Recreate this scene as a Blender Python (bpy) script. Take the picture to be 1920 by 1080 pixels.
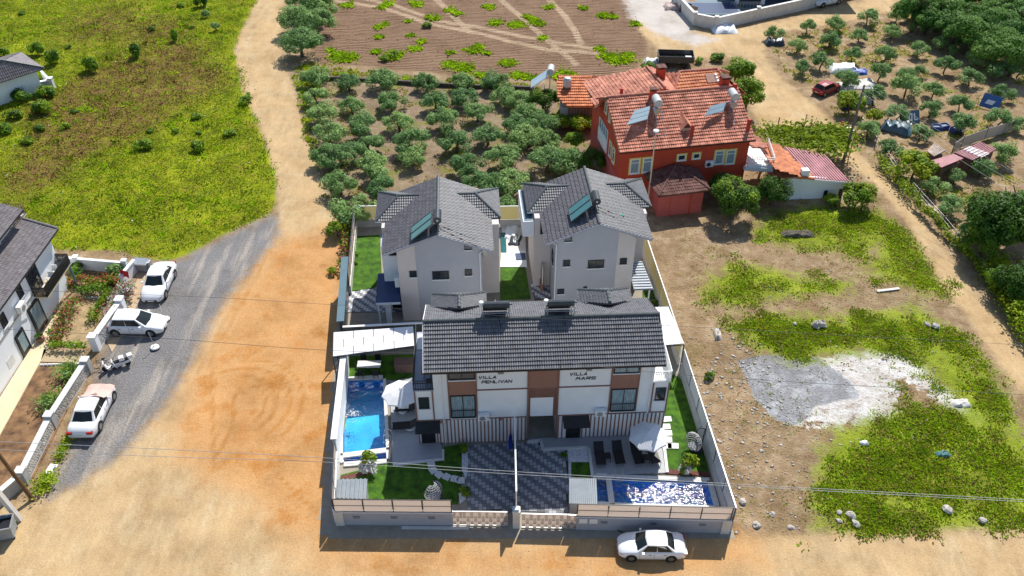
import bpy, math, random
import numpy as np
from mathutils import Vector, Matrix
for o in list(bpy.data.objects): bpy.data.objects.remove(o)
S = bpy.context.scene
C = S.collection
rnd = random.Random(7)

# ---------------- camera, sky, sun, exposure ----------------
CH, CF, CP = 50.0, 1620.0, math.radians(39)
cam_d = bpy.data.cameras.new('camera'); cam = bpy.data.objects.new('camera', cam_d); C.objects.link(cam)
cam.location = (0, 0, CH); cam.rotation_euler = (math.pi/2-CP, 0, 0)
cam_d.sensor_width = 36; cam_d.lens = 36*CF/1920; cam_d.clip_start = 1; cam_d.clip_end = 6000
S.camera = cam
SUN_EL, SUN_AZ = math.radians(50), math.radians(21)      # azimuth from +Y towards +X
w = bpy.data.worlds.new('World'); S.world = w; w.use_nodes = True
nt = w.node_tree; nt.nodes.clear()
wo = nt.nodes.new('ShaderNodeOutputWorld'); bg = nt.nodes.new('ShaderNodeBackground'); sk = nt.nodes.new('ShaderNodeTexSky')
sk.sky_type = 'NISHITA'; sk.sun_disc = False; sk.sun_elevation = SUN_EL; sk.sun_rotation = SUN_AZ
sk.air_density = 1.0; sk.dust_density = 0.6
bg.inputs[1].default_value = 0.115
nt.links.new(sk.outputs[0], bg.inputs[0]); nt.links.new(bg.outputs[0], wo.inputs[0])
sd = bpy.data.lights.new('sun', 'SUN'); sd.energy = 5.0; sd.angle = math.radians(0.53); sd.color = (1, 0.95, 0.87)
so = bpy.data.objects.new('sun', sd); C.objects.link(so)
Ld = Vector((math.sin(SUN_AZ)*math.cos(SUN_EL), math.cos(SUN_AZ)*math.cos(SUN_EL), math.sin(SUN_EL)))
so.rotation_euler = Ld.to_track_quat('Z', 'Y').to_euler()
S.view_settings.view_transform = 'Standard'; S.view_settings.look = 'None'
S.view_settings.exposure = 0.26; S.view_settings.gamma = 1; S.view_settings.use_curve_mapping = False
S.render.engine = 'CYCLES'
S.cycles.max_bounces = 6; S.cycles.transparent_max_bounces = 8

# ---------------- measuring helpers ----------------
cc, ss = math.cos(CP), math.sin(CP)
def G(px, py, z=0.0):
    "where the sight line through a photograph point meets the level z"
    u = (px-960)/CF; v = (py-540)/CF
    d = (u, cc-v*ss, -ss-v*cc); t = (z-CH)/d[2]
    return Vector((d[0]*t, d[1]*t, z))
class Frame:
    def __init__(k, x, y, deg): k.x, k.y, k.a = x, y, math.radians(deg)
    def w(k, lx, ly, z=0): return Vector((k.x+lx*math.cos(k.a)-ly*math.sin(k.a), k.y+lx*math.sin(k.a)+ly*math.cos(k.a), z))
    def l(k, X, Y):
        X -= k.x; Y -= k.y
        return (X*math.cos(k.a)+Y*math.sin(k.a), -X*math.sin(k.a)+Y*math.cos(k.a))
    def pz(k, px, py, z=0): g = G(px, py, z); return k.l(g.x, g.y)

# ---------------- materials ----------------
def srgb(r, g, b):
    f = lambda c: (c/12.92 if c <= .04045 else ((c+.055)/1.055)**2.4)
    return (f(r/255), f(g/255), f(b/255))
MATS = {}
def N(nt, t, **kw):
    n = nt.nodes.new(t)
    for k, v in kw.items():
        if k in ('ins',):
            for a, b in v.items(): n.inputs[a].default_value = b
        else: setattr(n, k, v)
    return n
def mat(name, col, rough=.7, var=.12, scale=2.0, bump=0.0, bscale=12., metal=0., col2=None, spec=.4, rand=0., stretch=None, detail=6.):
    if name in MATS: return MATS[name]
    m = bpy.data.materials.new(name); m.use_nodes = True; t = m.node_tree; L = t.links.new
    b = t.nodes['Principled BSDF']; b.inputs['Roughness'].default_value = rough; b.inputs['Metallic'].default_value = metal
    b.inputs['Specular IOR Level'].default_value = spec
    tc = N(t, 'ShaderNodeTexCoord'); src = tc.outputs['Object']
    if stretch:
        mp = N(t, 'ShaderNodeMapping'); mp.inputs['Scale'].default_value = stretch; L(src, mp.inputs[0]); src = mp.outputs[0]
    n = N(t, 'ShaderNodeTexNoise', ins={'Scale': scale, 'Detail': detail, 'Roughness': .62}); L(src, n.inputs[0])
    r = N(t, 'ShaderNodeValToRGB'); L(n.outputs[0], r.inputs[0])
    c1 = tuple(x*(1-var) for x in col); c2 = col2 or tuple(min(1, x*(1+var)) for x in col)
    r.color_ramp.elements[0].position = .33; r.color_ramp.elements[1].position = .67
    r.color_ramp.elements[0].color = (*c1, 1); r.color_ramp.elements[1].color = (*c2, 1)
    out = r.outputs[0]
    if rand:
        oi = N(t, 'ShaderNodeObjectInfo'); hs = N(t, 'ShaderNodeHueSaturation')
        mr = N(t, 'ShaderNodeMapRange', ins={3: 1-rand, 4: 1+rand}); L(oi.outputs['Random'], mr.inputs[0])
        L(mr.outputs[0], hs.inputs['Value']); L(out, hs.inputs['Color'])
        mr2 = N(t, 'ShaderNodeMapRange', ins={3: .5+rand*.09, 4: .5-rand*.06}); L(oi.outputs['Random'], mr2.inputs[0]); L(mr2.outputs[0], hs.inputs['Hue'])
        out = hs.outputs[0]
    L(out, b.inputs['Base Color'])
    if bump:
        bn = N(t, 'ShaderNodeTexNoise', ins={'Scale': bscale, 'Detail': 5.}); L(src, bn.inputs[0])
        bp = N(t, 'ShaderNodeBump', ins={'Strength': bump, 'Distance': .05}); L(bn.outputs[0], bp.inputs['Height']); L(bp.outputs[0], b.inputs['Normal'])
    MATS[name] = m; return m
def translucent(name, col, k=.55):
    m = bpy.data.materials.new(name); m.use_nodes = True; t = m.node_tree; L = t.links.new
    b = t.nodes['Principled BSDF']; b.inputs['Base Color'].default_value = (*col, 1); b.inputs['Roughness'].default_value = .5
    tr = N(t, 'ShaderNodeBsdfTranslucent'); tr.inputs[0].default_value = (*col, 1)
    mx = N(t, 'ShaderNodeMixShader'); mx.inputs[0].default_value = k
    L(b.outputs[0], mx.inputs[1]); L(tr.outputs[0], mx.inputs[2]); L(mx.outputs[0], t.nodes['Material Output'].inputs[0])
    MATS[name] = m; return m
def foliage(name, col, col2, rand=.25, scale=1.3, tk=.35):
    m = mat(name, col, rough=.6, col2=col2, var=.25, scale=scale, rand=rand, spec=.25)
    t = m.node_tree; L = t.links.new; b = t.nodes['Principled BSDF']
    tr = N(t, 'ShaderNodeBsdfTranslucent'); L(b.inputs['Base Color'].links[0].from_socket, tr.inputs[0])
    mx = N(t, 'ShaderNodeMixShader'); mx.inputs[0].default_value = tk
    L(b.outputs[0], mx.inputs[1]); L(tr.outputs[0], mx.inputs[2]); L(mx.outputs[0], t.nodes['Material Output'].inputs[0])
    return m

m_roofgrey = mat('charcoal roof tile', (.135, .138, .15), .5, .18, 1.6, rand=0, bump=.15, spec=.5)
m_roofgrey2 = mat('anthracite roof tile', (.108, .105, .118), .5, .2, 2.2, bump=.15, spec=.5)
m_ridge = mat('ridge tile', (.085, .10, .105), .5, .15, 3.)
m_roofred = mat('terracotta roof tile', (.44, .14, .085), .75, .4, .9, bump=.2, col2=(.70, .29, .19))
m_roofor = mat('orange terracotta tile', (.55, .16, .06), .75, .3, 1.5, bump=.2, col2=(.66, .25, .11))
m_roofold = mat('weathered brown tile', (.13, .045, .035), .85, .5, 1.1, bump=.3, col2=(.20, .10, .08))
m_roofbr = mat('brown grey roof tile', (.18, .162, .17), .6, .2, 2., bump=.1)
m_white = mat('white render', (.80, .83, .86), .8, .04, .7)
m_trim = mat('white trim', (.82, .82, .82), .5, .03, 2)
m_cream = mat('cream render', (.62, .565, .54), .85, .05, .6)
m_grey = mat('grey render', (.42, .425, .46), .85, .05, .5)
m_brown = mat('brown render', (.30, .155, .115), .8, .07, 1.)
m_strb = mat('brown batten', (.24, .13, .105), .7, .08, 2.)
m_dark = mat('dark metal', (.018, .019, .022), .4, .2, 3)
m_glass = mat('window glass', (.03, .04, .05), .06, .3, 1.2, spec=.8)
m_curt = mat('net curtain behind glass', (.24, .33, .36), .25, .5, 3., stretch=(9, 1, .5), spec=.6)
m_slate = mat('slate blue metal', (.09, .16, .20), .4, .08, 1.)
m_navy = mat('navy metal roof', (.018, .045, .12), .35, .1, 1.)
m_steel = mat('galvanised steel', (.5, .52, .54), .35, .12, 3., metal=.7)
m_corr = mat('corrugated steel sheet', (.27, .31, .34), .6, .15, 1.2)
m_redwall = mat('red render', (.50, .068, .030), .85, .14, .35, bump=.1)
m_redpink = mat('faded red render', (.52, .115, .095), .85, .12, .5)
m_yel = mat('yellow window surround', (.75, .58, .16), .7, .05, 2)
m_purple = mat('maroon corrugated sheet', (.30, .055, .085), .55, .3, .8, col2=(.44, .14, .18))
m_wood = mat('weathered wood', (.16, .10, .065), .85, .25, 3., stretch=(1, 1, .2))
m_conc = mat('concrete', (.40, .40, .39), .85, .12, 1.2, bump=.2)
m_concw = mat('pale concrete', (.62, .60, .56), .85, .1, 1.2, bump=.15)
m_kerb = mat('stone coping', (.66, .66, .64), .6, .06, 3.)
m_terr = mat('terrace tile', (.36, .37, .39), .55, .06, 3.)
m_lawn = mat('lawn', (.022, .085, .003), .9, .4, 1.4, bump=.8, bscale=18, col2=(.075, .19, .005))
m_blk = mat('black plastic', (.012, .012, .014), .5, .1, 3)
m_fab = mat('white canvas', (.74, .74, .75), .8, .04, 1.)
m_poolt = mat('pool tile', (.03, .35, .55), .4, .2, 1.0)
m_pooldeep = mat('deep pool tile', (.015, .26, .62), .4, .2, 1.5)
m_tank = mat('white tank', (.52, .55, .55), .4, .1, 2)
m_tankd = mat('dark tank', (.055, .065, .075), .3, .15, 2, metal=.3)
m_pan = mat('solar glass teal', (.05, .17, .17), .12, .1, 1., spec=.8)
m_panb = mat('solar glass pale blue', (.28, .38, .44), .15, .1, 1., spec=.8)
m_bark = mat('bark', (.10, .075, .055), .9, .3, 6)
m_tyre = mat('tyre', (.02, .02, .02), .8)
m_rim = mat('alloy rim', (.4, .41, .42), .3, .05, 3, metal=.8)
m_carw = mat('white car paint', (.80, .81, .83), .22, .01, 1, spec=.7)
m_carr = mat('red car paint', (.30, .022, .02), .25, .03, 1, spec=.7)
m_carg = mat('car glass', (.012, .018, .02), .08, .2, 1, spec=.4)
m_lampg = mat('headlamp', (.35, .38, .42), .15, .2, 4)
m_lampr = mat('tail lamp', (.35, .02, .015), .2)
m_red = mat('red cloth', (.6, .02, .03), .7)
m_pink = mat('faded pink cloth', (.66, .44, .38), .85, .12, 3., bump=.5, bscale=5)
m_teak = mat('brown table', (.24, .14, .10), .7)
m_cons = mat('creosoted wood pole', (.14, .08, .035), .85, .2, 3)
m_stone = mat('pale rubble', (.46, .43, .39), .9, .3, 2., bump=.3)
m_pave1 = mat('dark paver', (.19, .20, .225), .8, .15, 4); m_pave2 = mat('light paver', (.40, .415, .44), .8, .12, 4)
m_pav1b = mat('grey paver', (.22, .23, .26), .8, .15, 4); m_pav2b = mat('white paver', (.62, .63, .66), .8, .1, 4)
m_gravel = mat('white pebbles', (.62, .63, .66), .8, .3, 9, bump=1., bscale=12)
m_mulch = mat('red mulch', (.14, .055, .045), .95, .4, 9, bump=.8, bscale=12)
m_cansh = translucent('cream polycarbonate', (.80, .72, .66), .6)
m_yelsh = translucent('yellow polycarbonate', (.66, .60, .36), .55)
m_path = mat('cream path tile', (.66, .55, .36), .8, .08, .6)
m_tan = mat('tan paving', (.42, .32, .20), .85, .1, 1.)
m_olive = foliage('olive leaves', (.15, .30, .06), (.33, .50, .18))
m_grove = foliage('grove leaves', (.06, .17, .02), (.18, .36, .055), .2)
m_green = foliage('bright leaves', (.10, .21, .012), (.28, .44, .02), .15)
m_dkgreen = foliage('dark leaves', (.035, .10, .010), (.11, .23, .02), .15)
m_yg = foliage('yellow green leaves', (.20, .28, .012), (.42, .50, .02), .15)
m_flw = foliage('white blossom', (.65, .66, .66), (.85, .85, .85), .05)
m_flr = foliage('red blossom', (.55, .02, .03), (.7, .2, .2), .1)

# ---------------- mesh builder ----------------
class MB:
    def __init__(k): k.v = []; k.f = []; k.m = []
    def add(k, vs, fs, mi=0):
        b = len(k.v); k.v += [tuple(p) for p in vs]
        for f in fs: k.f.append(tuple(b+i for i in f)); k.m.append(mi)
        return k
    def poly(k, pts, mi=0): return k.add(pts, [tuple(range(len(pts)))], mi)
    def box(k, x0, y0, z0, x1, y1, z1, mi=0):
        if x0 > x1: x0, x1 = x1, x0
        if y0 > y1: y0, y1 = y1, y0
        if z0 > z1: z0, z1 = z1, z0
        v = [(x0,y0,z0),(x1,y0,z0),(x1,y1,z0),(x0,y1,z0),(x0,y0,z1),(x1,y0,z1),(x1,y1,z1),(x0,y1,z1)]
        return k.add(v, [(0,3,2,1),(4,5,6,7),(0,1,5,4),(1,2,6,5),(2,3,7,6),(3,0,4,7)], mi)
    def prism(k, pts, z0, z1, mi=0):
        n = len(pts); a = sum(pts[i][0]*pts[(i+1) % n][1]-pts[(i+1) % n][0]*pts[i][1] for i in range(n))
        if a < 0: pts = pts[::-1]
        v = [(p[0], p[1], z0) for p in pts]+[(p[0], p[1], z1) for p in pts]
        return k.add(v, [tuple(range(n))[::-1], tuple(range(n, 2*n))]+[(i, (i+1) % n, n+(i+1) % n, n+i) for i in range(n)], mi)
    def slab(k, pts, th, mi=0, d=(0, 0, -1)):
        n = len(pts); v = [tuple(p) for p in pts]+[tuple(p[i]+d[i]*th for i in range(3)) for p in pts]
        return k.add(v, [tuple(range(n)), tuple(range(n, 2*n))[::-1]]+[(i, n+i, n+(i+1) % n, (i+1) % n) for i in range(n)], mi)
    def tube(k, p, q, r, n=6, r2=None, mi=0, caps=True):
        p = Vector(p); q = Vector(q); d = (q-p)
        if d.length < 1e-6: return k
        d.normalize(); a = d.orthogonal().normalized(); b = d.cross(a); r2 = r if r2 is None else r2
        v = [p+(a*math.cos(t)+b*math.sin(t))*r for t in [2*math.pi*i/n for i in range(n)]]+[q+(a*math.cos(t)+b*math.sin(t))*r2 for t in [2*math.pi*i/n for i in range(n)]]
        f = [(i, (i+1) % n, n+(i+1) % n, n+i) for i in range(n)]
        if caps: f += [tuple(range(n))[::-1], tuple(range(n, 2*n))]
        return k.add(v, f, mi)
    def lathe(k, c, prof, n=12, mi=0):
        vs = []; fs = []
        for r, z in prof:
            for i in range(n):
                t = 2*math.pi*i/n; vs.append((c[0]+r*math.cos(t), c[1]+r*math.sin(t), c[2]+z))
        for j in range(len(prof)-1):
            for i in range(n):
                fs.append((j*n+i, j*n+(i+1) % n, (j+1)*n+(i+1) % n, (j+1)*n+i))
        fs.append(tuple(range(n))[::-1]); fs.append(tuple(range((len(prof)-1)*n, len(prof)*n)))
        return k.add(vs, fs, mi)
    def bar(k, p, q, w_, h_, mi=0):
        "rectangular bar from p to q, w_ wide level, h_ high"
        p = Vector(p); q = Vector(q); d = (q-p).normalized()
        s = d.cross(Vector((0, 0, 1)));  s = s.normalized() if s.length > 1e-3 else Vector((1, 0, 0)); u = s.cross(d)
        v = [x+s*a*w_/2+u*b*h_/2 for x in (p, q) for a, b in ((-1,-1),(1,-1),(1,1),(-1,1))]
        return k.add(v, [(0,1,2,3),(7,6,5,4),(0,4,5,1),(1,5,6,2),(2,6,7,3),(3,7,4,0)], mi)
    def mesh(k, name, mats, smooth=False):
        me = bpy.data.meshes.new(name); me.from_pydata(k.v, [], k.f)
        for m in (mats if isinstance(mats, (list, tuple)) else [mats]): me.materials.append(m)
        if any(k.m): me.polygons.foreach_set('material_index', k.m)
        if smooth: me.polygons.foreach_set('use_smooth', [True]*len(k.f))
        me.update(); return me
    def build(k, name, mats, parent=None, smooth=False, **kw):
        return link(name, k.mesh(name, mats, smooth), parent, **kw)
def link(name, data, parent=None, label=None, cat=None, group=None, kind=None, loc=None, rz=None):
    o = bpy.data.objects.new(name, data); C.objects.link(o)
    if parent: o.parent = parent
    if loc is not None: o.location = loc
    if rz is not None: o.rotation_euler = (0, 0, rz)
    if label: o['label'] = label
    if cat: o['category'] = cat
    if group: o['group'] = group
    if kind: o['kind'] = kind
    return o
def thing(name, label, cat, loc=(0, 0, 0), rz=0, group=None):
    return link(name, None, None, label, cat, group, None, loc, rz)
def each(par, name, m, boxes, **kw):
    for bx in boxes:
        mb = MB(); mb.box(*bx); mb.build(name, m, par, **kw)
def at_frame(o, fr): o.location = (fr.x, fr.y, 0); o.rotation_euler = (0, 0, fr.a); return o
def npmesh(name, V, F, mats, mi=None):
    me = bpy.data.meshes.new(name); n = len(V); k = F.shape[1]
    me.vertices.add(n); me.vertices.foreach_set('co', V.astype(np.float32).ravel())
    me.loops.add(F.size); me.loops.foreach_set('vertex_index', F.astype(np.int32).ravel())
    me.polygons.add(len(F)); me.polygons.foreach_set('loop_start', np.arange(0, F.size, k, dtype=np.int32))
    try: me.polygons.foreach_set('loop_total', np.full(len(F), k, dtype=np.int32))
    except Exception: pass
    for m in (mats if isinstance(mats, (list, tuple)) else [mats]): me.materials.append(m)
    if mi is not None: me.polygons.foreach_set('material_index', mi.astype(np.int32))
    me.update(calc_edges=True); return me

# panel on a wall: side f faces -y, b +y, l -x, r +x
def pan(mb, side, pos, a0, z0, a1, z1, d0, d1, mi=0):
    if side == 'f': mb.box(a0, pos-d1, z0, a1, pos-d0, z1, mi)
    elif side == 'b': mb.box(a0, pos+d0, z0, a1, pos+d1, z1, mi)
    elif side == 'l': mb.box(pos-d1, a0, z0, pos-d0, a1, z1, mi)
    else: mb.box(pos+d0, a0, z0, pos+d1, a1, z1, mi)
def window(par, side, pos, a0, z0, a1, z1, frame=None, glass=None, bars=1, fw=.07, cross=None, rail=False, label=None):
    frame = frame or m_dark; glass = glass or m_glass
    f = MB()
    pan(f, side, pos, a0, z0, a0+fw, z1, .003, .07); pan(f, side, pos, a1-fw, z0, a1, z1, .003, .07)
    pan(f, side, pos, a0+fw, z0, a1-fw, z0+fw, .003, .07); pan(f, side, pos, a0+fw, z1-fw, a1-fw, z1, .003, .07)
    for i in range(bars):
        x = a0+(a1-a0)*(i+1)/(bars+1); pan(f, side, pos, x-fw*.4, z0+fw, x+fw*.4, z1-fw, .003, .06)
    if cross:
        pan(f, side, pos, a0+fw, cross-fw*.4, a1-fw, cross+fw*.4, .003, .055)
    o = f.build('window', frame, par, label=label)
    p = MB(); pan(p, side, pos, a0+fw*.5, z0+fw*.5, a1-fw*.5, z1-fw*.5, .004, .03); p.build('pane', glass, o)
    if rail:
        r = MB(); zt = z0+(z1-z0)*.36
        pan(r, side, pos, a0+.05, zt, a1-.05, zt+.04, .12, .16); pan(r, side, pos, a0+.05, z0+.05, a1-.05, z0+.08, .12, .16)
        n = int((a1-a0)/.15)
        for i in range(n+1):
            x = a0+.06+(a1-a0-.14)*i/n; pan(r, side, pos, x, z0+.08, x+.02, zt, .13, .15)
        r.build('guard_rail', m_dark, o)
    sl = MB(); pan(sl, side, pos, a0-.06, z0-.08, a1+.06, z0-.01, .003, .12); sl.build('sill', m_trim, o)
    return o

# pitched roof surface: slab below and real tiles clipped to it
def inpoly(x, y, P):
    r = False; n = len(P); j = n-1
    for i in range(n):
        xi, yi = P[i]; xj, yj = P[j]
        if (yi > y) != (yj > y) and x < (xj-xi)*(y-yi)/(yj-yi)+xi: r = not r
        j = i
    return r
VAR = {}
def variants(m):
    if m.name in VAR: return VAR[m.name]
    out = [m]
    for f_, nm in ((.84, ' darker'), (1.15, ' lighter')):
        c_ = m.copy(); c_.name = m.name+nm
        for n_ in c_.node_tree.nodes:
            if n_.type == 'VALTORGB':
                for e_ in n_.color_ramp.elements: e_.color = (*[min(.9, v*f_) for v in e_.color[:3]], 1)
        out.append(c_)
    VAR[m.name] = out; return out
def tiles(poly, par, m, w_=.2, l_=.34, amp=.045, step=.045, name='roof_tile', jit=0., soff=.02):
    P = [Vector(p) for p in poly]
    n = (P[1]-P[0]).cross(P[2]-P[0])
    if n.length < 1e-6: n = (P[2]-P[1]).cross(P[3]-P[1])
    n.normalize()
    if n.z < 0: n = -n
    d = Vector((0, 0, -1)); d = (d-n*d.dot(n)).normalized(); a = n.cross(d)
    if a.x < 0: a = -a
    o = P[0]; Q = [((p-o).dot(a), (p-o).dot(d)) for p in P]
    a0 = min(q[0] for q in Q); a1 = max(q[0] for q in Q); d0 = min(q[1] for q in Q); d1 = max(q[1] for q in Q)
    nr = max(1, round((d1-d0)/l_)); L_ = (d1-d0)/nr; ncol = max(1, round((a1-a0)/w_)); W_ = (a1-a0)/ncol
    prof = [(0, 0), (.25, .75), (.5, 1), (.75, .75), (1, 0)]
    mb = MB(); r2 = random.Random(len(poly)*31+ncol)
    for j in range(nr):
        yt = d0+j*L_; yb = yt+L_
        for i in range(ncol):
            x0 = a0+i*W_
            if not inpoly(x0+W_/2, (yt+yb)/2, Q): continue
            jj = r2.uniform(-jit, jit); vs = []
            for (yy, lift) in ((yt, .005), (yb+.02, step+jj)):
                for (t, h) in prof: vs.append(o+a*(x0+t*W_)+d*yy+n*(soff+lift+h*amp))
            for (t, h) in prof: vs.append(o+a*(x0+t*W_)+d*(yb+.02)+n*(soff-.01))
            fs = [(q, q+1, q+6, q+5) for q in range(4)]+[(q+5, q+6, q+11, q+10) for q in range(4)]
            mb.add(vs, fs)
    for q in range(0, len(mb.f), 8):
        z_ = r2.random(); k_ = 1 if z_ < .18 else (2 if z_ > .80 else 0)
        for e_ in range(q, q+8): mb.m[e_] = k_
    mb.build(name, variants(m), par, kind='stuff')
    return n
def roof(poly, par, m, th=.14, slabm=None, **kw):
    mb = MB(); mb.slab(poly, th); o = mb.build('roof', slabm or m, par)
    return tiles(poly, par, m, **kw)
def caps(par, pts, m=None, r=.13, seg=.38, mb=None):
    own = mb is None
    mb = mb or MB()
    for p, q in zip(pts[:-1], pts[1:]):
        p = Vector(p); q = Vector(q); n = max(1, int((q-p).length/seg))
        for i in range(n):
            a = p.lerp(q, i/n); b = p.lerp(q, (i+1)/n+.1/n); mb.tube(a+Vector((0, 0, .04)), b+Vector((0, 0, .05)), r*.88, 8, r*1.06)
    if own: mb.build('ridge_tile', m or m_ridge, par, kind='stuff')
def verge(par, pts, m, w_=.06, h_=.2, name='fascia'):
    mb = MB()
    for p, q in zip(pts[:-1], pts[1:]): mb.bar(p, q, w_, h_)
    mb.build(name, m, par)
# ---------------- the ground ----------------
def PX(*pts): return [tuple(G(x, y)[:2]) for x, y in pts]
Z_MEADOW = PX((-300,-90),(487,-90),(482,0),(470,25),(452,60),(440,95),(450,130),(456,170),(480,220),(503,280),(520,340),(517,385),(490,408),(420,440),(350,478),(322,490),(262,486),(230,470),(100,468),(60,440),(-60,330),(-300,300))
Z_ASPH = PX((250,486),(322,492),(350,482),(420,446),(490,412),(520,400),(522,440),(478,498),(432,548),(392,612),(352,690),(318,745),(270,805),(220,858),(140,912),(96,930),(104,885),(140,800),(180,700),(200,640),(225,590),(262,520))
Z_ORANGE = PX((498,470),(545,440),(640,430),(660,500),(645,600),(640,1010),(560,1020),(470,940),(400,900),(345,860),(335,800),(350,740),(372,690),(400,640),(440,570))
Z_TRACK = PX((487,-90),(540,-90),(535,0),(528,60),(530,100),(545,150),(560,200),(580,260),(600,330),(640,420),(640,1000),(1365,1005),(1500,1002),(1920,990),(2400,985),(2400,1300),(-400,1300),(-400,900),(60,940),(100,930),(220,860),(320,745),(392,612),(478,498),(522,440),(520,340),(503,280),(480,220),(456,170),(440,95),(452,60),(470,25),(482,0))
Z_TRACK2 = PX((1150,-60),(1290,-60),(1262,10),(1300,50),(1345,60),(1500,30),(1660,-10),(2000,-90),(2100,-60),(1680,20),(1560,45),(1440,62),(1432,100),(1470,150),(1540,205),(1590,262),(1612,290),(1680,350),(1760,450),(1840,560),(1920,650),(2060,800),(2060,900),(1920,745),(1850,650),(1770,535),(1700,415),(1640,345),(1590,305),(1430,250),(1410,200),(1400,140),(1370,108),(1250,110),(1200,60),(1170,0))
Z_PLOUGH = PX((606,-90),(1150,-90),(1180,0),(1205,50),(1215,100),(1180,135),(1130,142),(1030,148),(870,140),(600,118),(586,90),(600,40))
Z_ORCH = PX((548,128),(620,126),(870,150),(1010,155),(1120,170),(1130,330),(1060,380),(985,420),(660,430),(640,440),(600,360),(575,260),(552,180))
Z_G1 = PX((1418,430),(1452,398),(1540,390),(1640,396),(1690,430),(1720,470),(1745,520),(1760,540),(1730,545),(1690,530),(1625,500),(1650,480),(1652,455),(1628,462),(1600,475),(1540,462),(1490,458),(1440,445))
Z_G2 = PX((1325,548),(1340,520),(1375,502),(1440,505),(1500,522),(1590,533),(1585,545),(1500,548),(1440,560),(1380,568),(1330,562))
Z_G3 = PX((1372,612),(1450,596),(1560,596),(1640,588),(1690,582),(1712,572),(1760,610),(1800,640),(1850,690),(1880,745),(1922,820),(2100,950),(2100,985),(1920,988),(1840,985),(1700,1000),(1600,1006),(1540,990),(1530,940),(1540,880),(1570,810),(1640,790),(1685,775),(1740,770),(1800,770),(1790,740),(1745,700),(1720,668),(1670,655),(1600,660),(1530,668),(1480,672),(1430,650))
Z_WHITE = PX((1470,690),(1530,665),(1590,660),(1620,655),(1680,655),(1725,672),(1750,705),(1800,745),(1850,790),(1845,800),(1790,770),(1740,745),(1720,715),(1690,720),(1675,760),(1690,785),(1600,795),(1545,795),(1500,800),(1480,780),(1500,760),(1540,745),(1500,720))
Z_CONC = PX((1383,675),(1440,664),(1530,668),(1560,690),(1600,725),(1612,745),(1570,752),(1530,760),(1510,790),(1480,800),(1450,785),(1415,745),(1400,710))
Z_COMP = [(-12.25, 35.9), (14.75, 35.1), (12.55, 67.6), (12.3, 71), (-15.75, 71.7)]
Z_GRAV = PX((1160,-30),(1285,-30),(1300,60),(1345,75),(1300,85),(1230,62),(1180,30))

def sdist(P, X, Y):
    P = np.array(P); n = len(P); D = np.full(X.shape, 1e9); ins = np.zeros(X.shape, bool)
    for i in range(n):
        ax, ay = P[i]; bx, by = P[(i+1) % n]; ex, ey = bx-ax, by-ay
        t = np.clip(((X-ax)*ex+(Y-ay)*ey)/(ex*ex+ey*ey+1e-9), 0, 1)
        D = np.minimum(D, np.hypot(X-ax-t*ex, Y-ay-t*ey))
        c = ((ay > Y) != (by > Y)); xi = ex*(Y-ay)/(ey if abs(ey) > 1e-9 else 1e-9)+ax
        ins ^= c & (X < xi)
    return np.where(ins, D, -D)
GX0, GX1, GY0, GY1, GS = -112., 112., 18., 160., .42
nx = int((GX1-GX0)/GS)+1; ny = int((GY1-GY0)/GS)+1
gx = np.linspace(GX0, GX1, nx); gy = np.linspace(GY0, GY1, ny)
XX, YY = np.meshgrid(gx, gy); X = XX.ravel(); Y = YY.ravel()
zones = {'meadow': Z_MEADOW, 'asph': Z_ASPH, 'orange': Z_ORANGE, 'track': Z_TRACK, 'track2': Z_TRACK2, 'plough': Z_PLOUGH, 'orch': Z_ORCH, 'grav': Z_GRAV,
         'ga': Z_G1, 'gb': Z_G2, 'gc': Z_G3, 'white': Z_WHITE, 'conc': Z_CONC}
SD = {k: np.clip(sdist(P, X, Y), -6, 6) for k, P in zones.items()}
SD['track'] = np.maximum(SD['track'], SD['track2']); del SD['track2']
def pdist(pl):
    D = np.full(X.shape, 1e9)
    for (ax, ay), (bx, by) in zip(pl[:-1], pl[1:]):
        ex, ey = bx-ax, by-ay; t = np.clip(((X-ax)*ex+(Y-ay)*ey)/(ex*ex+ey*ey+1e-9), 0, 1); D = np.minimum(D, np.hypot(X-ax-t*ex, Y-ay-t*ey))
    return D
BROWN = [(*G(a, b_)[:2], s) for a, b_, s in ((195,45,7),(250,140,7),(370,150,5),(200,165,6),(300,165,6),(130,245,5),(130,275,5),(210,190,5),(300,60,5),(95,200,4),(250,235,4),(60,330,4),(340,100,4))]
def brown(x, y):
    return np.clip(sum(np.exp(-((x-a)**2+((y-b_)*.8)**2)/(s*s*.62)) for a, b_, s in BROWN), 0, 1)
SD['brown'] = brown(X, Y)
SD['wheel'] = np.clip(.5-np.minimum.reduce([pdist(PX(*p)) for p in (((560,-40),(615,-2),(715,15),(810,45),(900,62),(960,78),(1025,92),(1150,103)), ((600,-45),(640,-12),(740,10),(820,38),(905,52),(990,70),(1120,92)), ((790,-30),(830,10),(880,60)), ((925,-30),(940,0),(1010,60),(1080,120)), ((1010,-20),(1060,30),(1090,80)))]), -2, 2)
cr = G(440, 762); arc = lambda r, a, b_: [(cr.x+r*math.cos(math.radians(t)), cr.y+r*math.sin(math.radians(t))) for t in np.linspace(a, b_, 16)]
SD['ruts'] = np.clip(.30-np.minimum.reduce([pdist(p) for p in (arc(2.4, -40, 70), arc(3.3, -50, 95), arc(4.3, -45, 120), arc(5.3, -35, 100), PX((402,640),(396,700),(398,780),(402,860)), PX((505,468),(480,520),(430,610),(402,650)), PX((490,470),(450,545),(400,640),(370,700)), PX((440,740),(436,800),(410,850)), PX((520,890),(560,930),(600,965)), PX((300,760),(260,840),(200,930)))]), -2, 2)
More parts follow.
